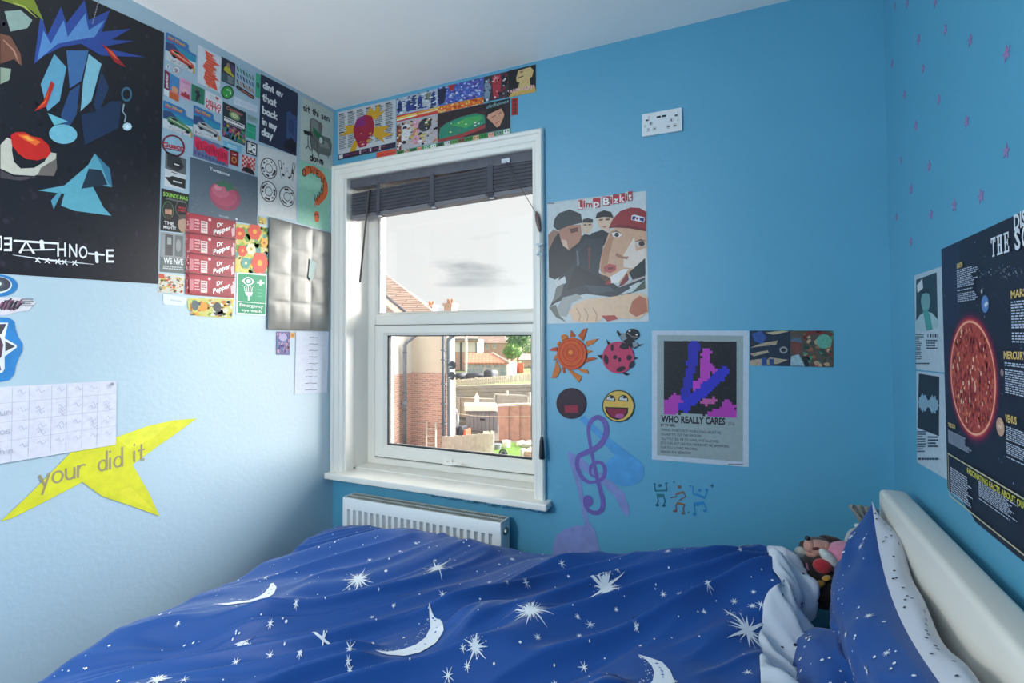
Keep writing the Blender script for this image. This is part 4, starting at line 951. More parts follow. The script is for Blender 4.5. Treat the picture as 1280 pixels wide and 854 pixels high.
S = C1('checker_sticker', [(480, 740), (551, 762), (545, 850), (478, 826)], (196, 48, 60), 'red and white patterned sticker with a dark figure', 'sticker')
for i in range(7):
    for j in range(7):
        if (i+j) % 2: S.rect(i/7, j/7, (i+1)/7, (j+1)/7, (226, 190, 186))
S.poly([(.0, .98), (.1, .76), (.4, .66), (.6, .66), (.9, .78), (1, 1)], (30, 26, 34)); S.ell(.5, .55, .16, .17, (160, 50, 54)); S.done()
# lower block of the collage
B = (190, 200, 4.267)
S = C1('grey_photo_card', [(70, -50), (182, -6), (176, 162), (66, 138)], (206, 210, 214), 'black and white picture card below the ring sticker', 'card', B)
S.poly([(0, 0), (1, .02), (1, .52), (0, .50)], (96, 102, 106)); S.poly([(.1, .06), (.7, .04), (.9, .3), (.6, .5), (.1, .42)], (52, 56, 60)); S.rect(.36, .22, .76, .36, (20, 20, 24)); S.rect(.42, .27, .68, .31, (224, 226, 228))
S.poly([(.0, .74), (.2, .72), (.35, .66), (1, .66), (1, .96), (.3, .92)], (30, 32, 36)); S.para(.4, .78, .84, .86, 1, (214, 216, 218)); S.line([(.3, .55), (.6, .56)], .003, (70, 70, 76)); S.done()
S = C1('tomato_poster', [(203, -16), (560, 92), (558, 348), (200, 282)], (86, 102, 116), 'slate grey poster with a big pinkish red tomato under a white title', 'poster', B, m='paper', lift=.0020)
S.specks(.02, .16, .98, .98, 60, [(80, 95, 110), (94, 110, 122)], .02, seed=4); S.text('Tomatoes', .26, .135, .29, .06, (226, 230, 232), bold=.02, dy=.01)
S.ell(.49, .56, .235, .275, (150, 70, 96)); S.ell(.47, .53, .20, .225, (176, 78, 104)); S.ell(.42, .48, .13, .13, (190, 98, 122)); S.ell(.38, .43, .055, .05, (206, 132, 148))
S.poly([(.33, .34), (.42, .31), (.46, .24), (.5, .30), (.58, .28), (.62, .36), (.7, .38), (.58, .40), (.52, .46), (.48, .38), (.4, .40)], (60, 112, 88))
S.text('Spotify', .40, .965, .15, .035, (190, 198, 202)); S.ell(.665, .955, .018, .022, (220, 224, 226))
S.done()
S = C1('film_cover', [(50, 150), (196, 184), (190, 392), (44, 376)], (24, 28, 34), 'black cover with green title and two framed faces', 'card', B, m='glossy_paper')
S.text('SOUNDS MAG', .06, .17, .9, .10, (150, 208, 84), bold=.03)
S.rect(.15, .20, .9, .24, (96, 104, 104)); S.ell(.25, .50, .20, .22, (90, 130, 84)); S.ell(.25, .50, .18, .20, (28, 32, 34)); S.ell(.26, .52, .13, .16, (186, 140, 116)); S.poly([(.1, .48), (.14, .34), (.36, .32), (.42, .46)], (42, 46, 44)); S.poly([(.14, .6), (.26, .58), (.38, .6), (.36, .72), (.18, .72)], (64, 48, 44))
S.ring(.74, .40, .23, .21, .07, (120, 110, 110)); S.text('WE ARE', .60, .40, .28, .05, (206, 66, 70), bold=.02); S.text('NO BEATS', .58, .47, .32, .05, (206, 66, 70), bold=.02); S.ell(.84, .78, .22, .22, (176, 146, 124)); S.poly([(.62, .7), (.66, .56), (.98, .52), (1, .66), (.8, .64)], (84, 74, 68)); S.text('THE', .12, .84, .34, .08, (226, 228, 230), bold=.02); S.text('MIGHTY', .10, .94, .46, .07, (226, 228, 230), bold=.02); S.done()
S = C1('band_poster', [(47, 382), (183, 398), (180, 607), (42, 596)], (146, 150, 152), 'grey poster with two dim pictures and pale capital title', 'poster', B)
S.rect(.16, .05, .46, .58, (84, 82, 84)); S.rect(.54, .05, .86, .58, (104, 108, 110)); S.rect(.24, .12, .4, .3, (160, 164, 164)); S.ell(.68, .3, .1, .16, (150, 152, 150)); S.rect(.0, .62, 1, 1, (104, 112, 112)); S.text('WE NVE', .12, .78, .76, .15, (226, 230, 230), bold=.03); S.para(.1, .84, .9, .94, 2, (190, 196, 196)); S.done()
S = C1('flattened_drink_packs', [(180, 276), (446, 322), (437, 737), (178, 718)], (150, 32, 52), 'tall flattened dark red soft drink pack with four stacked white-lettered panels', 'packaging', B, m='glossy_paper', lift=.0012)
for k in range(4):
    y = .02+.245*k
    S.rect(.06, y, .98, y+.225, (168, 36, 58)); S.poly([(.5, y), (.98, y), (.98, y+.225), (.42, y+.225)], (150, 26, 48)); S.rect(.06, y+.05, .14, y+.19, (202, 120, 130)); S.para(.16, y+.05, .27, y+.2, 4, (222, 170, 176), seed=k); S.rect(.28, y+.06, .41, y+.205, (220, 206, 204)); S.para(.29, y+.075, .40, y+.19, 4, (150, 60, 72), seed=k+9)
    for g in range(9): a = -.9+.25*g; S.line([(.72+.14*math.cos(a*1.4), y+.11+.06*math.sin(a)), (.72+.24*math.cos(a*1.4), y+.11+.10*math.sin(a))], .0016, (196, 60, 80))
    S.text('Dr', .60, y+.110, .13, .055, (240, 240, 240), bold=.03, dy=-.035); S.text('Pepper', .53, y+.212, .36, .065, (240, 240, 240), bold=.03, dy=-.10); S.ell(.96, y+.05, .02, .02, (228, 200, 200)); S.poly([(.9, y+.1), (.98, y+.06), (.98, y+.18), (.92, y+.2)], (222, 180, 184)); S.ell(.45, y+.03, .03, .018, (226, 200, 204))
S.specks(.0, .0, .06, 1, 60, [(206, 160, 166), (110, 20, 40)], .014, seed=7)
for k in range(1, 4): S.line([(0, .245*k), (1, .245*k)], .004, (104, 18, 36))
S.done()
S = C1('yellow_sticker', [(570, 300), (611, 312), (608, 346), (568, 340)], (214, 188, 110), 'tiny yellow and brown sticker above the flower picture', 'sticker', B); S.specks(.05, .05, .95, .95, 14, [(90, 70, 40), (230, 206, 90)], .16); S.done()
S = C1('flower_picture', [(446, 338), (621, 362), (615, 606), (443, 599)], (206, 200, 110), 'bright picture of red and yellow garden flowers', 'picture', B)
S.specks(.0, .0, 1, 1, 120, [(222, 196, 70), (150, 178, 84), (226, 206, 140), (90, 150, 140), (110, 150, 60)], .09, seed=11)
def flower(x, y, r, c, c2):
    for k in range(6): S.ell(x+r*.55*math.cos(k*1.05), y+r*.5*math.sin(k*1.05), r*.5, r*.42, c)
    S.ell(x, y, r*.3, r*.25, c2)
for q in ((.12, .2, .15), (.56, .12, .2), (.74, .78, .26), (.2, .55, .13)): flower(*q, (220, 78, 56), (236, 170, 60))
flower(.45, .5, .14, (232, 226, 190), (200, 170, 60)); flower(.86, .34, .12, (232, 168, 60), (180, 90, 40)); flower(.3, .8, .13, (90, 160, 150), (220, 220, 150)); S.done()
S = C1('safety_sign', [(451, 597), (614, 611), (608, 831), (448, 821)], (226, 234, 232), 'green and white emergency eye wash sign', 'sign', B)
S.rect(.04, .03, .96, .97, (28, 146, 104)); wc = (234, 240, 238)
S.poly([(.16, .20)]+[(.16+.42*t, .20-.10*math.sin(PI*t)) for t in np.linspace(.05, .95, 9)]+[(.58, .20)]+[(.58-.42*t, .20+.10*math.sin(PI*t)) for t in np.linspace(.05, .95, 9)], wc); S.ell(.37, .20, .13, .075, (28, 146, 104)); S.ell(.37, .20, .075, .045, wc)
S.rect(.66, .19, .90, .235, wc); S.rect(.745, .145, .815, .28, wc)
for k in range(5): S.line([(.24+.065*k, .34), (.26+.055*k, .44)], .003, wc); S.ell(.18+.09*k, .32, .013, .01, wc)
S.poly([(.26, .46), (.52, .46), (.48, .54), (.42, .56), (.42, .66), (.36, .66), (.36, .56), (.3, .54)], wc); S.line([(.04, .70), (.96, .71)], .0025, wc)
S.text('Emergency', .10, .81, .78, .075, wc, bold=.015, dy=.01); S.text('eye wash', .16, .925, .66, .07, wc, bold=.015, dy=.01)
for k in range(3): S.line([(.68, .38+.08*k), (.84, .385+.08*k)], .002, (110, 190, 160))
S.done()
S = C1('toy_leaflet', [(35, 604), (176, 620), (165, 713), (33, 706)], (206, 204, 190), 'small leaflet of yellow and grey toy bricks at the lower left of the collage', 'leaflet', B); S.specks(.03, .1, .97, .95, 60, [(206, 176, 70), (90, 96, 92), (150, 150, 130), (190, 90, 60)], .07, seed=5); S.rect(0, .02, .2, .25, (196, 80, 60)); S.done()
S = C1('blank_slip', [(60, 716), (191, 736), (178, 781), (58, 771)], (214, 222, 234), 'blank white slip at the bottom of the collage', 'paper', B, outline=[(0, 0), (1, 0), (.95, .85), (.88, 1), (.06, 1), (0, .8)]); S.para(.3, .4, .8, .7, 1, (180, 190, 204)); S.done()
S = C1('toy_leaflet', [(188, 735), (436, 741), (430, 845), (194, 832)], (196, 196, 110), 'colourful cut-out toy leaflet below the dark red drink pack', 'leaflet', B, outline=[(0, .02), (1, 0), (.98, 1), (.2, .98), (0, .6)])
S.specks(.04, .06, .97, .95, 60, [(120, 160, 70), (220, 160, 50), (70, 80, 84), (206, 210, 190), (190, 120, 60)], .07, seed=6, asp=1.8); S.ell(.15, .4, .07, .28, (90, 104, 108)); S.ell(.62, .45, .09, .26, (74, 76, 80)); S.ell(.33, .45, .08, .26, (220, 150, 60)); S.done()

# hand-lettered cards near the corner
Cc = (310, 80, 4.067)
S = C1('lettered_card', [(65, 51), (253, 150), (245, 469), (55, 393)], (30, 44, 72), 'dark navy card with white hand lettering in five lines', 'card', Cc)
S.poly([(.70, .38), (.80, .33), (.86, .38), (.99, .36), (.97, .85), (.70, .78)], (54, 80, 128)); S.poly([(.78, .35), (.9, .2), (.99, .28), (.98, .38)], (36, 40, 66)); S.poly([(.66, .86), (.84, .74), (.98, .8), (.97, .98), (.62, .94)], (20, 24, 40)); S.poly([(.74, .45), (.9, .48), (.92, .7), (.76, .66)], (44, 66, 108))
for t, x, y, s_ in (('dint av', .07, .185, .052), ('that', .06, .375, .060), ('back', .07, .565, .058), ('in my', .07, .725, .050), ('day', .06, .885, .055)): S.hand(t, x, y, s_, .0072, (222, 226, 228), asp=1.42)
S.done()
S = C1('lettered_card', [(273, 165), (436, 246), (428, 541), (265, 486)], (196, 208, 198), 'pale card with black hand lettering around a grey armchair drawing', 'card', Cc)
S.hand('sit thi sen', .055, .205, .058, .0058, BLK, asp=1.44, dy=-.01, gap=.26); S.hand('down', .28, .955, .062, .0065, BLK, asp=1.38, dy=.0)
S.poly([(.26, .30), (.34, .26), (.60, .28), (.64, .33), (.62, .48), (.90, .48), (.96, .58), (.93, .76), (.86, .78), (.86, .84), (.82, .79), (.56, .80), (.54, .88), (.50, .80), (.36, .76), (.34, .84), (.30, .74), (.25, .55)], (110, 116, 112)); S.poly([(.27, .31), (.34, .28), (.50, .30), (.54, .5), (.3, .48)], (140, 146, 140)); S.poly([(.5, .55), (.82, .56), (.88, .66), (.58, .68)], (146, 150, 144)); S.poly([(.34, .40), (.54, .46), (.68, .52), (.70, .62), (.56, .60), (.36, .50)], (40, 118, 84)); S.ell(.60, .57, .05, .05, (226, 230, 226))
S.poly([(.06, .52), (.28, .50), (.34, .56), (.1, .58)], (28, 30, 32)); S.line([(.2, .56), (.21, .74), (.14, .80)], .004, BLK); S.line([(.21, .74), (.29, .80)], .004, BLK)
S.line([(.26, .30), (.25, .55), (.31, .75)], .003, (30, 34, 34)); S.line([(.5, .8), (.48, .62), (.3, .56)], .003, (40, 44, 44)); S.done()
S = C1('doodle_card', [(50, 410), (246, 469), (242, 797), (48, 766)], (212, 216, 216), 'white card with four big doodled outline letters', 'card', Cc)
r = random.Random(12)
for (x, y, ch) in ((.27, .30, 'O'), (.74, .26, 'W'), (.26, .64, 'D'), (.74, .66, 'O')):
    if ch != 'W': S.ell(x, y, .21, .155, (34, 34, 36), n=16); S.ell(x, y, .19, .14, (222, 224, 224), n=16); S.ell(x, y, .10, .072, (34, 34, 36), n=9); S.ell(x, y, .085, .06, (216, 220, 220), n=9)
    else: S.line([(.54, .16), (.60, .38), (.74, .24), (.86, .38), (.93, .14)], .016, (40, 40, 42)); S.line([(.54, .16), (.60, .38), (.74, .24), (.86, .38), (.93, .14)], .010, (222, 224, 224))
    for k in range(16): a = r.random()*6.28; S.ell(x+.15*math.cos(a), y+.11*math.sin(a), .012+.025*r.random(), .008+.015*r.random(), (44, 44, 46), n=6)
S.done()
S = C1('lettered_card', [(258, 487), (417, 540), (411, 852), (252, 806)], (150, 206, 182), 'mint green card with an orange question mark filled with black letters', 'card', Cc)
qm = [(.18, .17), (.32, .10), (.52, .09), (.74, .15), (.84, .28), (.82, .42), (.68, .52), (.60, .58)]
S.line(qm, .034, (226, 104, 48), smooth=True); S.line([(.58, .78), (.58, .86)], .030, (226, 104, 48))
for (ch, x, y, h) in (('O', .12, .22, .055), ("'", .30, .13, .04), ('W', .36, .155, .052), ('E', .56, .165, .052), ('W', .70, .235, .045), ('I', .88, .27, .045), ('N', .72, .36, .045), ('N', .70, .43, .045), ('I', .66, .49, .045), ('N', .52, .56, .05)): S.hand(ch, x-.01, y+.012, h*1.25, .0056, (40, 30, 30), asp=1.5)
S.line(arc(.58, .81, .06, .03, 180, 400), .004, (40, 30, 30)); S.line([(.5, .62), (.52, .66)], .006, (226, 104, 48)); S.done()

# creased silver-grey poster: geometry folds, three columns by four rows
qs = [on_wall('L', *p) for p in ((336, 271.3), (412.8, 291.5), (410, 413.9), (333.7, 411.8))]
mb = MB(); n, m_ = 48, 64; rows = []
for j in range(m_+1):
    v = j/m_; row = []
    for i in range(n+1):
        u = i/n; ab = [(qs[0][k]*(1-u)+qs[1][k]*u)*(1-v)+(qs[3][k]*(1-u)+qs[2][k]*u)*v for k in (0, 1)]
        cu = abs((u*3) % 1-0)*1.0; cu = min(cu, 1-cu)*2; cv = (v*4) % 1; cv = min(cv, 1-cv)*2
        d = .0025+.0038*math.sqrt(min(cu*1.6, 1))*math.sqrt(min(cv*1.6, 1))+.0026*float(vnoise(u*4+2*v, v*4, 4))+.0010*float(vnoise(u*11, v*10, 5))
        row.append(WP['L'](ab[0], ab[1], d+.0005))
    rows.append(row)
mb.grid(rows)
M['silver'] = mat('creased_silver_print', (126, 127, 124), 0.36, metal=0.1, noise=(9, .2))
o = mb.build('creased_poster', M['silver'], smooth=True); tag(o, 'shiny silver-grey poster creased into twelve folded squares', 'poster')
S = Sheet('faint_figure_print', 'L', [(336, 271.3), (412.8, 291.5), (410, 413.9), (333.7, 411.8)], bare=True, lift=.0105)
S.poly([(.62, .30), (.74, .34), (.70, .46), (.66, .52), (.60, .48)], (150, 172, 170));
S.m = 'paper'; S.done(o)
D = (310, 270, 3.713)
S = C1('purple_ticket', [(130, 537), (193, 537), (193, 646), (130, 644)], (110, 96, 150), 'small purple patterned ticket under the creased silver poster', 'ticket', D); S.specks(.03, .03, .97, .97, 60, [(150, 140, 190), (70, 60, 120), (190, 150, 170), (90, 120, 170)], .1, seed=3); S.ell(.5, .25, .3, .16, (176, 170, 206)); S.done()
S = C1('orange_sticker', [(195, 540), (218, 541), (217, 566), (195, 566)], (222, 172, 110), 'tiny orange sticker beside the purple ticket', 'sticker', D); S.ell(.5, .5, .3, .3, (200, 130, 60)); S.done()
S = C1('handwritten_list', [(222, 536), (373, 536), (365, 821), (215, 829)], (212, 220, 236), 'white lined paper with a short centred list of handwriting', 'paper', D, lift=.0012)
S.line([(.5, .02), (.49, .98)], .0012, (176, 186, 208))
for k in range(9): y = .1+.105*k; r = random.Random(k); S.line([(.40-.1*(k > 4), y), (.48, y-.006), (.55, y+.006), (.66, y)], .0028, (104, 112, 136)); S.line([(.05, y+.04), (.95, y+.035)], .0007, (190, 198, 216))
S.done()

# lower left wall: painted shapes and the timetable
F_ = (0, 330, 2.588)
S = Sheet('painted_circles', 'L', [(-34, 342), (22, 343), (22, 372), (-34, 374)], bare=True, m='mural', label='blue oval with a dark spiral, painted at the left edge above the doodle', cat='wall painting', crop=F_, lift=.0006)
S.ell(-6, 70, 62, 36, (42, 120, 184), 'cr', 30); S.ell(-8, 68, 46, 27, (206, 222, 230), 'cr', 30); S.ell(-8, 66, 42, 24, (66, 70, 84), 'cr', 30); S.ell(-10, 66, 24, 13, (84, 92, 98), 'cr'); S.ell(-10, 64, 14, 8, (206, 222, 230), 'cr'); S.done()
S = Sheet('doodle_scrap', 'L', [(-10, 370), (46, 374), (40, 392), (-10, 395)], (206, 206, 214), 'paper', 'torn white scrap with black and pink ink doodles', 'paper', crop=F_, outline=[(0, .1), (.5, -.02), (.72, .02), (1.0, .18), (.88, .78), (.6, .85), (.3, 1.0), (0, .95)])
r = random.Random(21)
for k in range(16): x = -8+4.2*k; S.line([(x, 150-8*r.random()), (x+12, 118+16*r.random()), (x+22, 112+20*r.random())], .004, ((44, 40, 52), (130, 80, 110), (70, 66, 80))[k % 3], 'cr')
S.para(70, 112, 108, 140, 4, (120, 120, 130), 'cr'); S.done()
S = Sheet('painted_sun_shape', 'L', [(-40, 396), (28, 398), (28, 478), (-40, 478)], bare=True, m='mural', label='wavy blue painted shape with dark spikes at the left edge', cat='wall painting', crop=F_, lift=.0006)
S.poly([(-80, 180), (-10, 172), (28, 174), (46, 186), (50, 212), (58, 236), (72, 258), (72, 282), (60, 304), (50, 330), (46, 356), (30, 376), (-10, 384), (-80, 380)], (44, 124, 190), 'cr')
S.poly([(-80, 190), (26, 190), (14, 240), (52, 262), (54, 270), (14, 300), (14, 340), (6, 352), (-80, 360)], (214, 222, 230), 'cr')
S.poly([(-60, 196), (20, 194), (4, 226), (-40, 230)], (66, 62, 70), 'cr'); S.poly([(16, 250), (48, 267), (16, 284)], (66, 70, 76), 'cr'); S.poly([(-60, 228), (0, 236), (10, 262), (4, 300), (-20, 326), (-60, 330)], (82, 58, 78), 'cr'); S.poly([(-60, 340), (-6, 316), (4, 344), (-40, 352)], (92, 70, 100), 'cr'); S.done()
S = Sheet('painted_star', 'L', [(0, 520), (245, 520), (200, 645), (0, 650)], bare=True, m='mural', label='lopsided yellow star painted on the bright left wall with grey words', cat='wall painting', crop=F_, lift=.0006)
yl = (206, 208, 40)
S.poly([(636, 500), (560, 506), (480, 524), (372, 562), (300, 560), (232, 606), (150, 690), (90, 750), (20, 816), (0, 834), (40, 822), (140, 772), (266, 706), (330, 752), (420, 782), (515, 816), (482, 742), (428, 650), (510, 590), (560, 556)], yl, 'cr')
S.poly([(560, 506), (480, 524), (372, 562), (420, 600), (500, 560)], (214, 218, 56), 'cr'); S.poly([(420, 720), (500, 800), (380, 740)], (218, 216, 50), 'cr')
S.hand('your', 128, 722, 36, .0058, (150, 140, 104), 'cr', asp=1.02, dy=-.26, gap=.22); S.hand('did', 318, 672, 34, .0056, (150, 140, 104), 'cr', asp=.92, dy=-.24, gap=.2); S.hand('it', 432, 640, 33, .0056, (150, 140, 104), 'cr', asp=.9, dy=-.22); S.done()
S = Sheet('handwritten_timetable', 'L', [(-55, 487), (145, 476), (144, 556), (-55, 589)], (204, 208, 224), 'paper', 'large white paper with a pencilled timetable grid, pinned over the yellow star', 'paper', crop=F_, lift=.0022)
for v in (.22, .47, .72): S.line([(0, v), (1, v-.02)], .0011, (178, 182, 200))
for u in (.12, .30, .40, .54, .64, .75, .86): S.line([(u, .02), (u-.005, .97)], .0011, (178, 182, 200))
r = random.Random(31)
for i, u in enumerate((.31, .42, .55, .66, .77, .88)):
    for j in range(4):
        for k in range(1+(i*j) % 3): x = u+.02+.02*r.random(); y = .08+.24*j+.05*k; S.line([(x, y), (x+.015, y-.03), (x+.03, y+.03), (x+.05, y)], .0014, (164, 170, 190))
for t, y in (('sun', .37), ('tos', .62), ('thin', .88)): S.hand(t, .20, y, .05, .0016, (160, 166, 184), asp=.6)
S.ell(.965, .05, .012, .025, (140, 144, 156)); S.done()
# ================= far wall =================
G = (415, 80, 6.83)
S = Sheet('sunburst_poster', 'F', [(422.5, 140.5), (495, 123.8), (494.8, 184.7), (423, 200.5)], (186, 190, 194), 'paper', 'poster of small print behind a magenta round head with yellow rays', 'poster', crop=G)
for u in (.02, .18, .34, .50, .66, .83):
    for v in (.08, .46): S.para(u, v, u+.13, v+.34, 9, (84, 88, 98), seed=int(u*100+v*10)); S.rect(u, v-.035, u+.09, v-.01, (50, 52, 60))
for pts in ([(.5, .2), (.58, .04), (.64, .16), (.72, .02), (.74, .2), (.84, .18), (.66, .34)], [(.64, .48), (.9, .52), (.8, .62), (.97, .72), (.78, .74), (.82, .86), (.62, .64)], [(.30, .34), (.12, .32), (.16, .42), (.03, .5), (.2, .52), (.3, .5)], [(.3, .66), (.22, .84), (.2, .96), (.32, .86), (.38, .72)]): S.poly(pts, (198, 152, 36))
S.poly([(.28, .42), (.34, .24), (.48, .18), (.60, .24), (.65, .42), (.63, .60), (.56, .72), (.50, .84), (.38, .84), (.34, .72), (.29, .58)], (150, 30, 58)); S.poly([(.3, .4), (.36, .24), (.48, .19), (.5, .4)], (130, 34, 110)); S.specks(.36, .55, .6, .8, 16, [(214, 160, 170), (190, 150, 50), (120, 30, 90)], .03, seed=2, asp=.8)
S.rect(0, .885, 1, 1, (44, 36, 58)); S.rect(.02, .90, .09, .98, (206, 200, 204)); S.para(.12, .92, .9, .96, 1, (120, 50, 80)); 
for u in (.4, .58, .74): S.line([(u-.012, .9), (u+.012, .97)], .003, (220, 214, 220)); S.line([(u+.012, .9), (u-.012, .97)], .003, (220, 214, 220))
S.done()
S = Sheet('orange_strip', 'F', [(470.5, 190.8), (495.3, 185.6), (495.3, 194.3), (470.5, 199)], (206, 76, 54), 'paper', 'orange-red paper strip under the poster with yellow rays', 'strip'); S.line([(.1, .5), (.9, .5)], .003, (150, 50, 44)); S.done()
def pic(name, q, base, label, cat='picture', m='photo'): return Sheet(name, 'F', q, base, m, label, cat)
S = pic('collage_picture', [(496, 123.5), (547, 110.6), (547, 133.5), (496, 144.5)], (170, 178, 190), 'picture of blue-clad figures on pale ground, top left of the collage above the window')
for x in (.08, .30, .42, .58, .9): S.poly([(x-.06, .9), (x-.05, .3), (x, .12), (x+.05, .3), (x+.07, .9)], (44, 62, 130))
S.poly([(.7, .1), (.85, .12), (.84, .6), (.74, .55)], (120, 130, 110)); S.specks(0, 0, 1, 1, 70, [(40, 60, 130), (210, 214, 220), (30, 36, 60)], .05, seed=3); S.done()
S = pic('collage_picture', [(496, 145), (547, 134), (547, 142), (496, 152.5)], (206, 60, 44), 'thin red and yellow striped strip in the collage above the window', 'strip')
S.poly([(0, .3), (1, .0), (1, .3), (0, .65)], (226, 190, 80)); S.poly([(0, .65), (1, .3), (1, .5), (0, .85)], (232, 226, 206)); S.para(.5, .2, .95, .8, 2, (206, 110, 50)); S.done()
S = pic('collage_picture', [(496, 153), (547, 142.3), (547, 178.5), (496, 189)], (176, 172, 178), 'picture of a pink column between people, below the red strip')
S.rect(.40, .08, .56, .88, (206, 150, 170)); S.ell(.70, .3, .16, .22, (54, 54, 62)); S.ell(.22, .4, .14, .3, (210, 210, 212)); S.rect(0, .1, .12, 1, (120, 60, 44)); S.specks(.0, .05, 1, .98, 90, [(40, 44, 52), (226, 224, 226), (186, 120, 90), (200, 180, 110)], .05, seed=5); S.done()
S = pic('collage_picture', [(547, 110.4), (604.5, 96.5), (604.5, 120.5), (547, 133)], (74, 96, 176), 'picture of a deep blue crowd in the collage above the window')
S.specks(0, 0, 1, 1, 260, [(40, 60, 150), (130, 150, 214), (60, 70, 120), (190, 200, 226), (96, 70, 160)], .03, seed=7, asp=2); S.poly([(.24, .0), (.4, .0), (.36, .3), (.28, .3)], (170, 40, 50)); S.poly([(0, .1), (.2, .1), (.16, .9), (.04, .95)], (32, 40, 64)); S.done()
S = pic('collage_picture', [(547, 133.5), (604.5, 121), (604.5, 129.5), (547, 142)], (214, 104, 40), 'fiery orange strip below the blue crowd', 'strip')
S.specks(0, 0, 1, 1, 60, [(236, 160, 60), (180, 60, 30), (246, 200, 120)], .04, seed=8, asp=4); S.done()
S = pic('collage_picture', [(547, 142.3), (607, 129.6), (607, 166.5), (547, 178.4)], (64, 36, 40), 'picture of a round green pool table in the collage above the window')
S.poly([(.03, .75), (.06, .52), (.2, .38), (.5, .28), (.8, .26), (.98, .38), (1, .66), (.8, .78), (.4, .88), (.04, .9)], (40, 130, 104)); S.poly([(.3, .5), (.6, .34), (.9, .36), (.95, .5), (.6, .7)], (70, 160, 90)); S.poly([(0, .9), (.5, .86), (1, .7), (1, .82), (.5, 1), (0, 1)], (150, 60, 60)); S.poly([(0, .02), (1, .0), (1, .22), (.5, .24), (.1, .42), (0, .5)], (44, 30, 36)); S.specks(.1, .4, .95, .75, 16, [(220, 220, 140), (190, 90, 60), (230, 230, 224)], .025, seed=4, asp=1); S.done()
S = pic('collage_picture', [(605, 96.5), (636, 89), (636, 121.5), (605, 128)], (60, 52, 60), 'picture of a red figure between dark ones, left of the pale stone-like head')
S.poly([(.35, .05), (.68, .04), (.7, .5), (.6, .95), (.4, .95), (.36, .5)], (170, 50, 64)); S.ell(.5, .2, .12, .12, (210, 120, 120)); S.poly([(.02, .3), (.2, .1), (.3, .5), (.2, .95), (.02, .9)], (120, 140, 160)); S.ell(.85, .3, .12, .2, (24, 24, 30)); S.specks(0, 0, 1, 1, 50, [(200, 206, 210), (30, 30, 38), (150, 40, 50)], .05, seed=6); S.done()
S = pic('album_cover', [(636, 88.6), (670, 80.6), (670, 114.8), (636, 122)], (34, 34, 36), 'dark cover with a pale tilted head, right end of the collage top row', 'cover')
S.poly([(.28, .34), (.36, .08), (.8, .05), (.92, .2), (.86, .42), (.78, .46), (.8, .72), (.36, .72), (.40, .52), (.30, .48)], (206, 176, 120)); S.poly([(.06, .9), (.36, .7), (.8, .7), (.98, .82), (1, 1), (0, 1)], (200, 164, 90)); S.line([(.34, .36), (.54, .32)], .004, (60, 40, 36)); S.ell(.48, .16, .05, .03, (120, 90, 66)); S.text('RADIOHEAD', .03, .84, .94, .11, (240, 236, 236), bold=.06, dy=.0); S.text('RADIOHEAD', .03, .84, .94, .11, (190, 50, 56), bold=.01); S.done()
S = pic('album_cover', [(607, 129.4), (638, 122.7), (638, 160), (607, 166.2)], (36, 38, 42), 'dark cover with a close-up man’s face and script title', 'cover')
S.poly([(.06, .5), (.14, .36), (.5, .26), (.62, .2), (.78, .38), (.74, .6), (.58, .86), (.46, .9), (.3, .72)], (206, 148, 120)); S.poly([(.02, .4), (.1, .26), (.5, .14), (.74, .2), (.84, .5), (.78, .52), (.64, .28), (.2, .38)], (34, 26, 26)); S.line([(.26, .52), (.42, .48)], .003, (70, 40, 36)); S.line([(.52, .46), (.64, .42)], .003, (70, 40, 36)); S.line([(.4, .76), (.56, .70)], .003, (140, 70, 66)); S.text('deftones', .05, .19, .9, .12, (150, 190, 196), bold=.0, shear=.35, dy=-.06); S.done()
S = pic('red_strip', [(639.5, 123.6), (647.3, 122), (647.3, 143.3), (639.5, 144.6)], (170, 44, 44), 'short red upright strip at the right end of the collage above the window', 'strip')
for k in range(4): S.rect(.3, .08+.23*k, .7, .24+.23*k, (50, 24, 26)); S.rect(.42, .12+.23*k, .58, .2+.23*k, (170, 44, 44))
S.done()
S = Sheet('pixel_border', 'F', [(496.5, 189.3), (638.5, 160.3), (638.5, 167.8), (496.5, 195)], (60, 130, 70), 'paper', 'long strip of small coloured pixel squares just above the window trim', 'strip')
cs = [(40, 110, 50), (206, 170, 150), (36, 90, 44), (226, 150, 130), (150, 196, 170), (226, 230, 228), (50, 60, 60), (214, 218, 220), (90, 150, 80), (130, 70, 60), (50, 120, 50), (214, 176, 130), (44, 130, 60), (224, 160, 150), (120, 150, 140), (220, 224, 222)]
for k, c in enumerate(cs): S.rect(k/16+.006, .08, (k+1)/16-.008, .92, c); S.rect(k/16+.016, .3, k/16+.026, .5, (30, 40, 34)); S.rect(k/16+.038, .3, k/16+.048, .5, (30, 40, 34))
S.done()
# band poster with the red title
L_ = (675, 225, 4.493)
S = Sheet('band_poster', 'F', [(684.3, 253.5), (808, 238.6), (811, 402), (684.5, 404.8)], (196, 202, 204), 'glossy_paper', 'poster of four men, the nearest in a red cap, under red title lettering', 'poster', crop=L_)
P = lambda pts, c: S.poly(pts, c, 'cr')
P([(48, 390), (60, 320), (120, 290), (230, 310), (262, 330), (210, 420), (200, 470), (110, 545), (85, 560), (50, 545)], (38, 36, 44))
P([(46, 310), (75, 280), (110, 290), (80, 330), (48, 400)], (150, 112, 98))
P([(100, 260), (230, 250), (236, 310), (220, 350), (160, 395), (120, 350)], (176, 124, 104)); P([(74, 260), (84, 215), (110, 185), (168, 165), (230, 190), (240, 240), (160, 258), (100, 285)], (58, 62, 66)); P([(120, 330), (150, 340), (160, 390), (130, 370)], (214, 178, 156)); P([(165, 275), (215, 265), (215, 290), (175, 300)], (110, 66, 60))
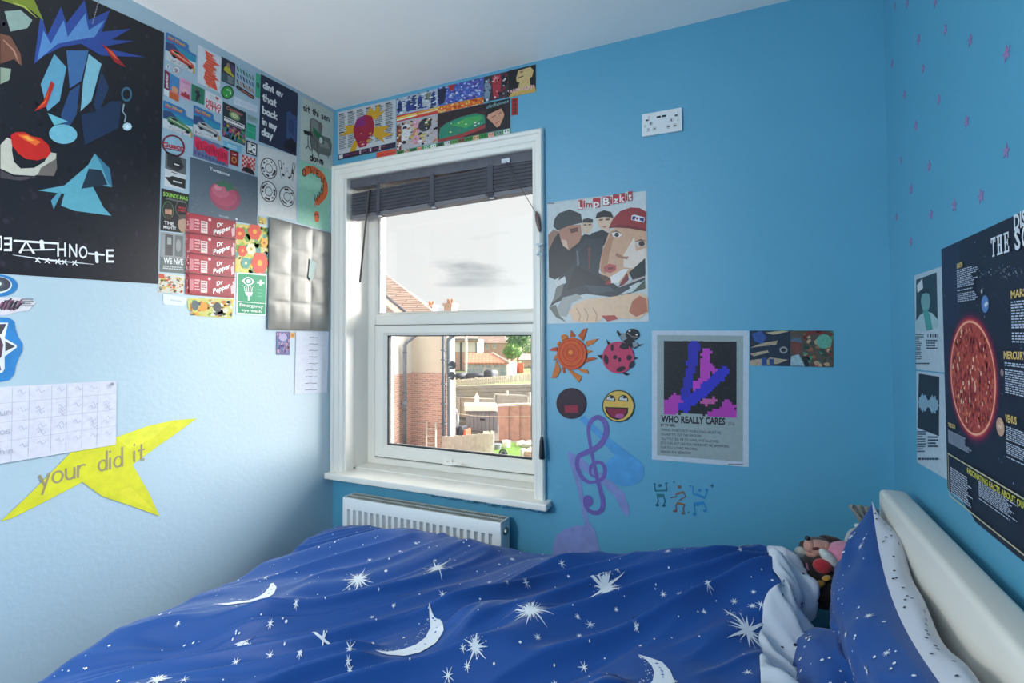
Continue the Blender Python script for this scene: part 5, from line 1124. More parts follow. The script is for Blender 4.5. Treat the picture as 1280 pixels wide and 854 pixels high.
P([(236, 246), (240, 225), (296, 225), (298, 260), (280, 298), (250, 305), (238, 285)], (206, 176, 152)); P([(236, 240), (244, 220), (270, 213), (298, 222), (298, 240)], (50, 48, 52)); P([(246, 250), (262, 248), (262, 256), (246, 258)], (110, 80, 70)); P([(272, 248), (288, 246), (288, 254), (272, 256)], (110, 80, 70)); P([(232, 320), (250, 304), (290, 310), (300, 360), (240, 360)], (34, 34, 42))
P([(318, 230), (322, 205), (412, 205), (410, 240), (388, 290), (352, 285), (326, 255)], (214, 182, 158)); P([(312, 216), (322, 185), (360, 170), (400, 180), (414, 212), (360, 208)], (40, 38, 42)); P([(332, 222), (354, 218), (354, 226), (334, 230)], (90, 64, 56)); P([(370, 218), (392, 216), (390, 226), (370, 228)], (90, 64, 56)); P([(346, 262), (376, 260), (366, 270)], (170, 110, 100))
P([(270, 330), (290, 300), (350, 280), (390, 300), (400, 360), (300, 380)], (32, 34, 42))
P([(110, 545), (200, 470), (200, 390), (260, 330), (360, 330), (350, 420), (330, 520), (440, 600), (590, 530), (590, 560), (420, 660), (260, 640), (160, 660), (90, 690), (55, 715), (80, 660), (95, 590)], (44, 48, 58))
P([(200, 480), (330, 540), (440, 600), (380, 640), (250, 590), (150, 620)], (26, 28, 38)); P([(205, 400), (215, 395), (222, 470), (210, 490)], (96, 100, 110)); P([(270, 380), (284, 376), (282, 500), (274, 500)], (110, 56, 52)); P([(82, 580), (140, 540), (150, 575), (96, 616)], (206, 206, 206)); P([(96, 600), (136, 580), (120, 650), (70, 690)], (110, 112, 106)); P([(90, 730), (130, 660), (210, 640), (240, 662), (180, 690), (150, 770), (110, 760)], (160, 160, 158)); P([(52, 716), (90, 700), (110, 760), (150, 800), (90, 770)], (96, 104, 96))
P([(250, 590), (400, 600), (420, 625), (300, 640)], (60, 68, 80)); P([(420, 650), (520, 630), (590, 560), (592, 610), (500, 640)], (72, 84, 70)); P([(500, 600), (560, 570), (560, 590), (510, 608)], (200, 204, 200)); P([(440, 595), (585, 540), (590, 548), (446, 604)], (196, 176, 172))
P([(350, 400), (390, 290), (440, 260), (592, 280), (600, 330), (598, 430), (560, 490), (500, 540), (450, 580), (380, 570), (345, 540), (335, 480)], (206, 160, 132)); P([(470, 420), (530, 320), (540, 400), (600, 380), (596, 440), (540, 500), (470, 490)], (226, 206, 194)); P([(350, 400), (400, 300), (420, 300), (390, 420), (370, 530), (340, 510)], (180, 128, 100))
P([(386, 272), (410, 220), (450, 176), (510, 155), (560, 158), (598, 180), (598, 282), (520, 262), (440, 256)], (150, 40, 46)); P([(386, 272), (440, 252), (520, 258), (598, 278), (598, 290), (500, 272), (430, 268)], (116, 28, 34)); P([(516, 200), (532, 196), (590, 212), (584, 240), (512, 224)], (224, 226, 230)); P([(520, 204), (540, 204), (532, 226), (516, 222)], (40, 50, 110)); P([(560, 210), (586, 216), (582, 236), (560, 226)], (40, 50, 110)); P([(541, 208), (556, 212), (550, 226), (540, 222)], (180, 50, 54))
P([(404, 300), (430, 290), (462, 306), (448, 322), (412, 320)], (226, 222, 220)); S.ell(432, 308, 13, 12, (52, 36, 34), 'cr'); P([(398, 296), (430, 284), (464, 304), (430, 292)], (100, 66, 52)); P([(535, 352), (568, 338), (600, 354), (590, 374), (548, 376)], (206, 190, 180)); S.ell(572, 358, 17, 15, (70, 36, 34), 'cr'); P([(530, 350), (566, 332), (602, 346), (566, 342)], (110, 70, 56))
P([(430, 410), (470, 430), (500, 430), (490, 446), (440, 436), (424, 424)], (160, 104, 84)); P([(358, 490), (390, 470), (430, 480), (428, 508), (396, 524), (362, 514)], (186, 84, 84)); P([(380, 492), (414, 490), (410, 502), (384, 504)], (110, 40, 44)); P([(340, 530), (376, 540), (400, 556), (380, 576), (350, 560)], (84, 56, 46)); P([(396, 545), (470, 500), (500, 500), (440, 580), (400, 580)], (226, 220, 218)); P([(440, 600), (490, 520), (500, 560), (470, 590)], (130, 40, 46)); P([(365, 575), (400, 560), (400, 585), (375, 590)], (150, 40, 44)); P([(500, 520), (590, 440), (592, 530), (520, 560)], (30, 36, 40))
P([(165, 740), (190, 700), (260, 670), (380, 660), (500, 640), (570, 636), (605, 660), (608, 740), (560, 780), (470, 778), (420, 770), (360, 764), (340, 790), (300, 802), (230, 798), (190, 796)], (226, 186, 154)); P([(520, 680), (560, 650), (600, 668), (604, 740), (540, 770), (500, 740)], (186, 104, 76)); P([(345, 762), (420, 760), (440, 780), (380, 796)], (170, 50, 48))
for x in (206, 250, 300): S.line([(x, 720), (x+22, 760), (x+16, 790)], .004, (190, 140, 112), 'cr')
x = 218
for ch, w, up in (('L', 26, 0), ('i', 14, -4), ('m', 40, -3), ('p', 38, 0), (' ', 14, 0), ('B', 40, -4), ('i', 16, -4), ('z', 34, -7), ('k', 34, -8), ('i', 14, -12), ('t', 22, -12)):
    if ch != ' ':
        yb = 162-.13*(x-218)+up; P([(x-3, yb-46), (x+w, yb-50), (x+w-1, yb+4), (x-2, yb+6)], ((176, 36, 46), (206, 206, 204))[ch in 'im'])
        S.text(ch, x, yb, w-4, 42 if ch not in 'mz' else 34, ((232, 228, 226), (170, 34, 44))[ch in 'im'], 'cr', bold=.03)
    x += w+1
S.para(46, 129, 84, 136, 1, (70, 70, 76), 'cr', fill=.9); S.line([(50, 135), (560, 72)], .0006, (170, 176, 180), 'cr'); S.done()
# cut-out card discs
T = (680, 400, 6.1)
S = Sheet('sun_cutout', 'F', [(686, 410), (750, 410), (750, 480), (686, 480)], bare=True, m='card', label='orange card sun with curling flame rays, left of the ladybird', cat='cut-out', crop=T, lift=.001)
def solid(S, pts, c, d, f='cr'):
    ab = [getattr(S, f)(p) for p in pts]; n = len(ab); b = [S.w3(p, -0.0008) for p in ab]+[S.w3(p, d) for p in ab]
    S.mb.add(b, [tuple(range(n, 2*n)), tuple(range(n-1, -1, -1))]+[(i, (i+1) % n, n+(i+1) % n, n+i) for i in range(n)], c)
rays = [(262, 120, 300, 70, 332, 62, 312, 130, 300, 160), (318, 165, 370, 150, 418, 142, 372, 184, 325, 205), (326, 230, 374, 238, 330, 258, 322, 250, 322, 240), (328, 290, 380, 285, 408, 294, 350, 315, 312, 330), (262, 370, 330, 380, 344, 412, 290, 398, 262, 380),
        (180, 366, 235, 400, 292, 432, 268, 478, 200, 400), (150, 340, 165, 400, 152, 408, 140, 370, 146, 350), (96, 300, 130, 380, 100, 440, 60, 446, 84, 360), (104, 262, 110, 290, 74, 308, 80, 280, 96, 266), (104, 210, 100, 240, 42, 234, 70, 214, 96, 206), (128, 168, 110, 200, 100, 186, 110, 165, 120, 162), (186, 136, 140, 160, 130, 120, 160, 108, 180, 120), (232, 130, 200, 132, 206, 78, 226, 100, 240, 118)]
for k, r_ in enumerate(rays):
    p = [(r_[2*i], r_[2*i+1]) for i in range(5)]; solid(S, p, (206, 116, 50) if k % 3 else (190, 84, 34), .003)
    cx = sum(q[0] for q in p)/5; cy = sum(q[1] for q in p)/5
S.z += .003
solid(S, [(216+112*math.cos(2*PI*i/36), 258+122*math.sin(2*PI*i/36)) for i in range(36)], (206, 74, 32), .004); S.z += .004
for k in range(9): S.ring(214-1*k, 256-1*k, 104-11*k, 114-12*k, .05, ((222, 96, 40), (190, 56, 26), (230, 120, 50))[k % 3], 'cr', 30)
S.ell(208, 248, 16, 18, (232, 140, 60), 'cr'); S.done()
S = Sheet('ladybird_cutout', 'F', [(748, 410), (804, 410), (804, 470), (748, 470)], bare=True, m='card', label='pink card ladybird with black spots and head, right of the orange sun', cat='cut-out', crop=T, lift=.001)
for p in ([(455, 262), (440, 300), (408, 270), (430, 268)], [(478, 150), (505, 180), (488, 190)], [(690, 284), (722, 290), (690, 302)], [(600, 395), (655, 414), (630, 424), (606, 412)], [(560, 78), (580, 100), (570, 120), (556, 92)], [(700, 190), (756, 184), (730, 202)]): solid(S, p, BLK, .003)
solid(S, [(566, 110), (600, 100), (690, 160), (720, 200), (690, 222), (640, 190), (590, 150)], (28, 26, 34), .004)
solid(S, [(600+0, 100), (632, 100), (640, 140), (606, 160), (576, 130)], (130, 140, 150), .0045); solid(S, [(676, 170), (712, 170), (718, 200), (684, 214)], (130, 140, 150), .0045)
solid(S, [(676+52*math.cos(2*PI*i/24), 110+44*math.sin(2*PI*i/24)) for i in range(24)], (24, 22, 30), .0055)
solid(S, [(568+120*math.cos(2*PI*i/36), 286+122*math.sin(2*PI*i/36)) for i in range(36)], (196, 60, 98), .005); S.z += .006
S.poly([(576, 210), (600, 170), (648, 190), (650, 220), (610, 226)], (40, 26, 40), 'cr')
for x, y, rx, ry, a in ((524, 212, 12, 26, 0), (478, 302, 17, 38, -.2), (545, 284, 17, 16, 0), (580, 304, 12, 18, 0), (652, 288, 20, 20, .3), (590, 374, 36, 18, -.3), (670, 340, 16, 30, .5)): S.ell(x, y, rx, ry, (48, 24, 44), 'cr', rot=a)
S.line([(640, 100), (676, 128), (716, 130)], .0025, (150, 150, 156), 'cr'); S.ell(655, 84, 9, 7, (206, 200, 200), 'cr'); S.ell(710, 112, 9, 7, (206, 200, 200), 'cr'); S.done()
S = Sheet('dark_disc', 'F', [(696, 484), (734, 484), (734, 524), (696, 524)], bare=True, m='card', label='plain dark maroon card disc with a red patch, left of the yellow face', cat='cut-out', crop=T, lift=.001)
solid(S, [(211+113*math.cos(2*PI*i/40), 636+117*math.sin(2*PI*i/40)) for i in range(40)], (56, 34, 48), .005); S.z += .005; S.ring(211, 636, 113, 117, .05, (34, 28, 40), 'cr', 40); S.poly([(160, 652), (262, 648), (262, 706), (162, 708)], (150, 40, 62), 'cr'); S.done()
S = Sheet('smiley_disc', 'F', [(753, 487), (793, 487), (793, 528), (753, 528)], bare=True, m='card', label='yellow smiling face disc with a wide open red mouth', cat='cut-out', crop=T, lift=.001)
solid(S, [(570+122*math.cos(2*PI*i/40), 656+122*math.sin(2*PI*i/40)) for i in range(40)], (216, 176, 84), .005); S.z += .005; S.ring(570, 656, 122, 122, .06, (36, 30, 34), 'cr', 40)
S.poly([(466, 662), (646, 668), (642, 712), (610, 748), (560, 762), (510, 744), (478, 704)], (36, 26, 32), 'cr'); S.poly([(482, 672), (634, 678), (628, 710), (600, 740), (560, 750), (516, 734), (490, 702)], (140, 30, 62), 'cr'); S.ell(580, 732, 34, 18, (176, 80, 140), 'cr')
for x in (512, 610): S.poly([(x-40, 614), (x-34, 586), (x-6, 570), (x+22, 578), (x+34, 600), (x+36, 622)], (36, 30, 34), 'cr'); S.poly([(x-32, 610), (x-28, 590), (x-6, 578), (x+18, 584), (x+27, 604), (x+28, 615)], (190, 198, 200), 'cr'); S.ell(x+8, 588, 14, 11, (36, 30, 34), 'cr')
S.done()
# painted musical notes on the wall
Nn = (680, 510, 4.495)
S = Sheet('painted_note', 'F', [(690, 560), (800, 560), (800, 690), (690, 690)], bare=True, m='mural', label='large lilac musical note painted on the wall right of the radiator', cat='wall painting', crop=Nn, lift=.0006)
li = (128, 140, 196)
S.poly([(140, 240), (176, 280), (196, 350), (250, 640), (290, 690), (312, 800), (312, 830), (50, 830), (52, 770), (70, 715), (120, 680), (190, 660), (232, 662), (180, 420), (132, 270)], li, 'cr')
S.poly([(150, 250), (210, 280), (250, 320), (330, 380), (400, 430), (450, 480), (478, 560), (476, 600), (462, 612), (440, 580), (400, 500), (330, 430), (250, 370), (190, 330)], li, 'cr'); S.done()
S = Sheet('painted_note', 'F', [(722, 520), (810, 520), (810, 610), (722, 610)], bare=True, m='mural', label='blue musical note with a slanting stem, painted beside the treble clef', cat='wall painting', crop=Nn, lift=.0010)
bn = (78, 152, 208); S.ell(452, 352, 112, 88, bn, 'cr', 30, rot=.15); S.poly([(196, 66), (226, 44), (330, 140), (470, 250), (540, 300), (500, 340), (380, 250), (300, 160)], bn, 'cr'); S.done()
S = Sheet('painted_treble_clef', 'F', [(718, 520), (760, 520), (760, 640), (718, 640)], bare=True, m='mural', label='purple treble clef painted over the notes below the dark disc', cat='wall painting', crop=Nn, lift=.0016)
pc = (108, 92, 168)
S.line([(288, 416), (250, 416), (216, 392), (190, 340), (186, 300), (200, 268), (240, 250), (290, 226), (330, 190), (350, 140), (346, 90), (322, 60), (294, 54), (264, 76), (250, 116), (254, 170), (262, 220), (276, 290), (300, 400), (322, 480), (332, 540), (318, 580), (286, 590), (256, 578), (232, 548)], [.010, .014, .016, .016, .016, .018, .020, .020, .022, .022, .022, .020, .018, .016, .014, .012, .012, .012, .014, .018, .018, .018, .018, .016, .014], pc, 'cr', smooth=True)
S.line([(288, 416), (330, 396), (344, 350), (326, 312), (292, 306), (264, 330), (262, 370), (284, 388)], [.012, .014, .016, .014, .014, .012, .010, .006], pc, 'cr', smooth=True); S.ell(248, 524, 28, 34, pc, 'cr'); S.done()
# dancing figures
Dn = (815, 590, 14.235)
def dancer(label, c, c2, head, bars, limbs, dots):
    xs = [head[0]]+[p[0] for b in bars for p in b]; S = Sheet('painted_dancer', 'F', [(815, 600), (830, 600), (830, 640), (815, 640)], bare=True, m='mural', label=label, cat='wall painting', crop=Dn, lift=.0006)
    S.ell(*head, 34, 28, c, 'cr')
    for b in bars: S.poly(b, c2, 'cr')
    for l in limbs: S.line(l, .0045, c, 'cr')
    for x, y, rx, ry in dots: S.ell(x, y, rx, ry, c, 'cr')
    S.done()
dancer('left dark green dancing figure with raised arms, painted under the lettered poster', (24, 92, 120), (34, 110, 124), (145, 242), [[(60, 322), (268, 315), (268, 345), (60, 352)], [(76, 386), (220, 400), (222, 452), (92, 456)]], [[(60, 335), (48, 225)], [(264, 330), (246, 205)], [(98, 456), (112, 510), (92, 570)], [(214, 452), (234, 520), (214, 580)]], [(48, 218, 20, 18), (256, 200, 24, 14), (94, 590, 32, 26), (212, 600, 30, 22)])
dancer('middle orange-brown dancing figure with bent arms, painted under the lettered poster', (110, 92, 92), (140, 96, 66), (488, 268), [[(424, 372), (572, 342), (576, 384), (430, 406)], [(444, 528), (594, 572), (576, 600), (440, 572)]], [[(430, 404), (436, 445), (350, 455)], [(575, 380), (600, 440), (500, 496)], [(436, 575), (424, 620), (436, 670)], [(578, 600), (556, 650), (568, 700)]], [(348, 455, 24, 12), (410, 696, 40, 24), (556, 734, 32, 26), (500, 498, 22, 10)])
dancer('right pale blue dancing figure with arms flung up, painted under the lettered poster', (40, 134, 190), (40, 134, 192), (848, 328), [[(720, 376), (750, 372), (936, 440), (934, 480), (740, 410)], [(730, 548), (925, 524), (945, 580), (745, 612)]], [[(726, 390), (732, 262), (680, 250)], [(934, 470), (990, 325)], [(752, 600), (764, 700)], [(930, 576), (962, 650), (952, 680)]], [(684, 250, 24, 14), (972, 318, 32, 20), (758, 748, 38, 34), (942, 690, 34, 26)])
for k, (x, y, r_) in enumerate(((392, 178, 22), (1070, 248, 42), (652, 716, 22))):
    S = Sheet('painted_sparkle', 'F', [(815, 600), (820, 600), (820, 605), (815, 605)], bare=True, m='mural', label=('small dark sparkle painted above the orange-brown dancer', 'largest dark sparkle painted right of the blue dancer', 'small dark sparkle painted low between the orange-brown and blue dancers')[k], cat='wall painting', crop=Dn, lift=.0006)
    S.poly([(x+r_*(1 if i % 2 == 0 else .3)*math.cos(PI*i/4-PI/2+.2), y+1.3*r_*(1 if i % 2 == 0 else .3)*math.sin(PI*i/4-PI/2+.2)) for i in range(8)], (40, 78, 96), 'cr'); S.done()
# lettered album poster
O_ = (805, 400, 4.269)
S = Sheet('lettered_poster', 'F', [(815, 413.3), (936.2, 413.3), (936, 584), (815, 574.5)], (190, 200, 214), 'paper', 'white-bordered grey poster with a dark pixelated picture above bold black words', 'poster', crop=O_)
S.poly([(70, 80), (530, 84), (528, 758), (70, 722)], (150, 164, 166), 'cr'); S.poly([(106, 112), (494, 116), (494, 512), (106, 494)], (24, 20, 28), 'cr')
r = random.Random(44); gx, gy = 30, 30
def cell(i, j, c):
    x0 = 106+388*i/gx; y0 = 112+392*j/gy; x1 = x0+388/gx+.5; y1 = y0+392/gy+.5
    k = lambda x, y: (x, y+ (x-106)/388*18*(y-112)/392); return [k(x0, y0), k(x1, y0), k(x1, y1), k(x0, y1)]
def blob(i, j):
    def d(ax, ay, bx, by): 
        t = max(0, min(1, ((i-ax)*(bx-ax)+(j-ay)*(by-ay))/((bx-ax)**2+(by-ay)**2+1e-6))); return math.hypot(i-ax-t*(bx-ax), j-ay-t*(by-ay))
    n = r.random()*1.1
    if d(8, 26, 24, 12) < 1.9+n*.6: return (50, 50, 196)
    if d(12, 1, 11, 9) < 2.0+n*.5 or d(11, 9, 8, 22) < 1.5+n*.6: return (46, 44, 176)
    if d(17, 5, 16, 15) < 1.6+n or d(16, 15, 13, 18) < 1.5+n*.6 or d(18, 9, 21, 13) < .8+n*.6: return (196, 66, 190)
    if d(0, 28, 5, 24) < 2.6+n or d(20, 29, 27, 27) < 1.8+n or d(26, 24, 27, 29) < 1.2+n: return (184, 60, 176)
    if d(16, 24, 20, 23) < .9+n*.5: return (200, 90, 160)
    return (34, 28, 38) if r.random() < .2 else None
cells = {}
for i in range(gx):
    for j in range(gy):
        c = blob(i, j)
        if c: cells.setdefault(c, []).append(cell(i, j, c))
for c, L2 in cells.items():
    ab = [S.cr(p) for q in L2 for p in q]; S._put(ab, c, [tuple(range(4*k, 4*k+4)) for k in range(len(L2))])
ink = (22, 24, 40)
S.text('WHO REALLY CARES', 92, 545, 341, 36, ink, 'cr', bold=.035, dy=14); S.text('2016', 447, 563, 36, 20, (90, 96, 106), 'cr', dy=1); S.text('BY TV GIRL', 90, 567, 78, 14, ink, 'cr', bold=.03, dy=3)
for k, (t, w) in enumerate((("TAKING WHATS NOT YOURS, SONG ABOUT ME,", 322), ("CIGARETTES OUT THE WINDOW,", 218), ("TILL YOU TELL ME TO LEAVE, NOT ALLOWED,", 312), ("(DO THE) ACT LIKE YOU NEVER MET ME, SAFEWORD,", 366), ("FOR YOU, LOVING MACHINE,", 196), ("HEAVEN IS A BEDROOM", 160))): S.text(t, 90, 592+23.4*k, w, 14, (60, 66, 80), 'cr', bold=.0, dy=w*.055)
S.para(450, 768, 534, 776, 1, (60, 66, 80), 'cr'); S.done()
S = pic('small_photo', [(937.3, 413.3), (987.6, 413.2), (987.6, 458), (937.3, 457)], (40, 48, 66), 'small print of long pale shadows on dark ground, right of the lettered poster')
S.poly([(0, .5), (.3, .36), (.7, .28), (.66, .4), (.2, .46)], (176, 156, 130)); S.poly([(0, .66), (.45, .56), (.48, .62), (.1, .74)], (176, 156, 130)); S.poly([(.3, .98), (.5, .76), (.95, .82), (.7, .94)], (176, 156, 130)); S.poly([(0, .85), (.3, .8), (.4, 1), (0, 1)], (170, 150, 126)); S.poly([(.05, .1), (.28, 0), (.42, .2), (.3, .38), (.12, .3)], (58, 84, 150)); S.poly([(.3, .78), (.42, .76), (.44, 1), (.3, 1)], (50, 74, 130)); S.poly([(.48, .8), (.6, .8), (.6, 1), (.5, 1)], (50, 74, 130)); S.poly([(.4, .06), (.8, .0), (.98, .02), (.6, .12)], (186, 170, 140)); S.ell(.84, .55, .1, .1, (150, 150, 150)); S.ell(.84, .55, .06, .05, (30, 34, 44)); S.done()
S = pic('small_photo', [(987.9, 413.2), (1042, 413.4), (1042, 459.3), (987.9, 458.1)], (86, 76, 66), 'small print of a man in a cap before colourful foliage, right of the shadow print')
S.specks(.3, 0, 1, 1, 70, [(150, 90, 60), (70, 130, 110), (190, 150, 120), (50, 70, 60), (120, 50, 50)], .07, seed=10); S.ell(.14, .44, .13, .26, (116, 64, 56)); S.poly([(0, .3), (.06, .2), (.24, .2), (.28, .34)], (80, 100, 120)); S.poly([(.02, .72), (.2, .66), (.34, .98), (0, .98)], (150, 180, 190)); S.poly([(.28, .7), (.4, .7), (.44, 1), (.34, 1)], (30, 34, 40)); S.ell(.78, .3, .18, .2, (96, 160, 140)); S.done()

# ================= right wall =================
STARS = [(101, 20), (141, 8), (232, 5), (264, 97), (177, 128), (345, 130), (463, 172), (92, 207), (192, 223), (132, 307), (243, 322), (333, 393), (169, 407), (121, 520), (212, 538), (462, 490), (153, 612), (380, 635), (293, 665), (218, 695), (106, 702), (152, 783)]
star0 = None
ORD = 'first second third fourth fifth sixth seventh eighth ninth tenth eleventh twelfth thirteenth fourteenth fifteenth sixteenth seventeenth eighteenth nineteenth twentieth twenty-first twenty-second'.split()
for k, (X, Y) in enumerate(STARS):
    a, b = on_wall('R', 1080+X/2.59, Y/2.59)
    if star0 is None:
        mb = MB(); n = 10; ang = [PI/2+PI*i/5 for i in range(n)]; rr = [.0145 if i % 2 == 0 else .0062 for i in range(n)]
        f = [(0, -r_*math.cos(t), r_*math.sin(t)) for r_, t in zip(rr, ang)]
        mb.add([(-.0004, y, z) for _, y, z in f]+[(-.0012, y, z) for _, y, z in f], [tuple(range(n, 2*n)), tuple(range(n))[::-1]]+[(i, (i+1) % n, n+(i+1) % n, n+i) for i in range(n)], (152, 122, 172))
        star0 = mb.build('wall_star', M['mural'], col=True); o = star0
    else: o = star0.copy(); COL.objects.link(o)
    o.location = (W, -a, b); o.rotation_euler = (random.uniform(-.25, .25), 0, 0); k_ = random.uniform(.85, 1.15); o.scale = (1, k_, k_)
    rank = sorted(range(len(STARS)), key=lambda q: STARS[q][1]).index(k)
    tag(o, 'small mauve star stencilled on the right wall, '+ORD[rank]+' from the top', 'wall star', 'mauve stars on the right wall')
Rr = (1130, 260, 3.882)
S = Sheet('portrait_print', 'R', [(1143.5, 344.5), (1178.5, 333), (1182.5, 466), (1146, 462)], (176, 194, 206), 'paper', 'narrow white print with a teal portrait of a hand at the chin, upper of two', 'print', crop=Rr)
S.poly([(62, 348), (162, 312), (168, 582), (62, 552)], (32, 58, 70), 'cr'); S.poly([(60, 552), (80, 520), (110, 500), (140, 510), (166, 540), (168, 584), (100, 600), (62, 594)], (160, 190, 196), 'cr'); S.ell(108, 452, 22, 54, (110, 158, 160), 'cr'); S.poly([(88, 420), (94, 392), (122, 388), (130, 420), (110, 412)], (24, 40, 48), 'cr'); S.poly([(96, 500), (118, 490), (130, 520), (142, 590), (112, 596)], (70, 150, 146), 'cr'); S.poly([(66, 376), (92, 342), (96, 388), (70, 412)], (206, 214, 216), 'cr')
S.para(60, 612, 102, 740, 12, (60, 78, 96), 'cr', ragged=.6); 
for k in range(5): S.rect(118+12*k, 610, 122+12*k+3*(k % 2), 628, (50, 66, 84), 'cr')
S.para(112, 640, 170, 690, 4, (60, 76, 92), 'cr', seed=3); S.para(60, 752, 130, 764, 1, (60, 76, 92), 'cr'); S.done()
R3 = (1130, 470, 3.413)
S = Sheet('waveform_print', 'R', [(1146, 464), (1182.5, 468), (1184.5, 600), (1147, 578)], (176, 194, 206), 'paper', 'narrow white print with a pale sound wave on black, lower of two', 'print', crop=R3)
S.poly([(66, -10), (154, 4), (152, 258), (60, 222)], (22, 28, 42), 'cr')
for k in range(20):
    x = 62+4.6*k; t = k/19; h = 38*abs(math.sin(PI*(t*2)))**.6*(.85+.15*math.sin(k*2.1))+4; yc = 112+.16*(x-62); S.poly([(x, yc-h), (x+4, yc-h), (x+4, yc+h), (x, yc+h)], (140, 176, 196), 'cr')
S.para(60, 236, 100, 330, 9, (70, 88, 108), 'cr', ragged=.5); S.para(106, 258, 150, 310, 4, (60, 76, 92), 'cr'); S.para(64, 350, 156, 410, 1, (60, 76, 92), 'cr', fill=.15); S.done()
# the solar system poster
Q4 = [(1178.5, 311.5), (1330, 243.5), (1336, 735), (1184, 622)]
a0, b0 = on_wall('R', 1178.5, 311.5); a0b, b1 = on_wall('R', 1184, 622)
S = Sheet('solar_system_poster', 'R', Q4, (20, 26, 46), 'paper', 'dark blue poster of the glowing red sun and planets with columns of white text', 'poster', crop=Rr, lift=.0022)
S.q = [(a0, b0), (a0+.62, b0+.005), (a0+.62, b1), (a0, b1)]; S.mb = MB()
n = 24; z0 = S.z
O = [S.uv((0, 0)), S.uv((1, 0)), S.uv((1, 1)), S.uv((.25, 1)), S.uv((.22, .985)), S.uv((.12, .955)), S.uv((.02, .965)), S.uv((0, .955))]
C = [S.w3(p, -.0009) for p in O]+[S.w3(p, 0) for p in O]; k = len(O)
S.mb.add(C, [tuple(range(2*k-1, k-1, -1)), tuple(range(k))]+[(i, (i+1) % k, k+(i+1) % k, k+i) for i in range(k)], (20, 26, 46))
S.poly([(0, 0), (.18, 0), (.16, .5), (0, .6)], (26, 34, 64)); S.line([(.155, 0), (.155, .95)], .0012, (54, 64, 92)); S.line([(0, .50), (1, .50)], .0012, (46, 54, 84))
S.specks(.01, .01, .99, .8, 90, [(150, 164, 200), (90, 110, 160)], .0028, seed=12); 
for k in range(3): S.line([(.30+.0*k+.2*math.cos(t)*(1.6+.6*k), .52-.27*math.sin(t)*(1.25+.45*k)) for t in np.linspace(-.5, (1.15, .95, .8)[k], 24)], .0011, (44, 62, 110))
# sun glow rings, then the disc with its own plasma pattern
def suncr(S, X, Y): return S.cr((X, Y))
cx, cy = [], []
sc = [on_wall('R', *p) for p in ((1191.5, 470), (1247, 478), (1218, 402), (1222, 544))]
ca = (sc[0][0]+sc[1][0])/2; cb = (sc[2][1]+sc[3][1])/2; ra = (sc[1][0]-sc[0][0])/2; rb = (sc[2][1]-sc[3][1])/2
def disc(r, c):
    S._put([(ca+ra*r*math.cos(2*PI*i/40), cb+rb*r*math.sin(2*PI*i/40)) for i in range(40)], c)
for r_, c in ((1.22, (36, 24, 50)), (1.17, (62, 22, 52)), (1.12, (104, 24, 56)), (1.08, (150, 34, 60)), (1.045, (206, 80, 70)), (1.02, (240, 176, 140)), (.985, (178, 70, 56))): disc(r_, c)
rnd = random.Random(17)
for c in ((140, 40, 44), (206, 96, 70), (160, 54, 48), (226, 140, 100), (122, 30, 40), (232, 190, 160)):
    ab = []; fs = []
    for i in range(150 if c[0] < 226 else 40):
        t = rnd.random()*6.28; q = math.sqrt(rnd.random())*.93; a = ca+ra*q*math.cos(t); b = cb+rb*q*math.sin(t); s_ = .0046*(.5+rnd.random()); k = len(ab); w_ = rnd.random()*6
        ab += [(a+s_*math.cos(w_+j*1.26)*(.5+.6*rnd.random())*.8, b+s_*math.sin(w_+j*1.26)*(.5+.7*rnd.random())*1.3) for j in range(5)]; fs.append(tuple(range(k, k+5)))
    S._put(ab, c, fs)
def mpx(px, py): return on_wall('R', px, py)
def planet(px, py, r, c, spots):
    a, b = mpx(px, py); S._put([(a+r*math.cos(2*PI*i/24), b+r*math.sin(2*PI*i/24)) for i in range(24)], c)
    q = random.Random(int(px))
    for k in range(6): t = q.random()*6; w_ = q.random()*.6*r; x, y = a+w_*math.cos(t), b+w_*math.sin(t); S._put([(x+r*.28*math.cos(j*1.05+t), y+r*.2*math.sin(j*1.05)) for j in range(6)], spots)
planet(1234.5, 380, .0165, (90, 130, 190), (206, 214, 220)); planet(1230.5, 364, .0045, (170, 170, 170), (190, 190, 190)); planet(1256.5, 466, .0065, (150, 130, 130), (120, 110, 110)); planet(1254.5, 534, .0165, (196, 156, 130), (226, 196, 170))
def ptext(t, px0, py0, px1, py1, h, c, bold=.03):
    (a, b), (a2, b2) = mpx(px0, py0), mpx(px1, py1); v, fs = glyph_mesh(t, bold); S._put([(a+(a2-a)*x, b+(b2-b)*x+h*y) for x, y in v], c, fs)
wt, yl2 = (214, 222, 232), (222, 190, 110)
# big serif heading THE SOLAR SYSTEM: only its first letters reach into the photograph
hx, hb = mpx(1243.5, 321.5); hh = .0350
def slab_letter(ch, a, w):
    t = w*.26; st = .0035; R = lambda x0, y0, x1, y1: S._put([(a+x0, hb+y0), (a+x1, hb+y0), (a+x1, hb+y1), (a+x0, hb+y1)], wt)
    if ch == 'T': R(w/2-t/2, 0, w/2+t/2, hh); R(0, hh-st, w, hh); R(0, hh*.72, st, hh); R(w-st, hh*.72, w, hh); R(w*.25, 0, w*.75, st)
    if ch == 'H':
        for x in (0, w-t-st*2): R(x+st, 0, x+st+t, hh); R(x, 0, x+t+2*st, st); R(x, hh-st, x+t+2*st, hh)
        R(st, hh/2-st/2, w-st, hh/2+st/2)
    if ch == 'E': R(st, 0, st+t, hh); R(0, 0, w, st); R(0, hh-st, w, hh); R(st, hh/2-st/2, w*.7, hh/2+st/2); R(w-st, 0, w, hh*.3); R(w-st, hh*.7, w, hh); R(w*.68, hh*.34, w*.68+st, hh*.66)
    if ch not in 'THE': v, fs = glyph_mesh(ch, .03); S._put([(a+w*x, hb+hh*y*.98) for x, y in v], wt, fs)
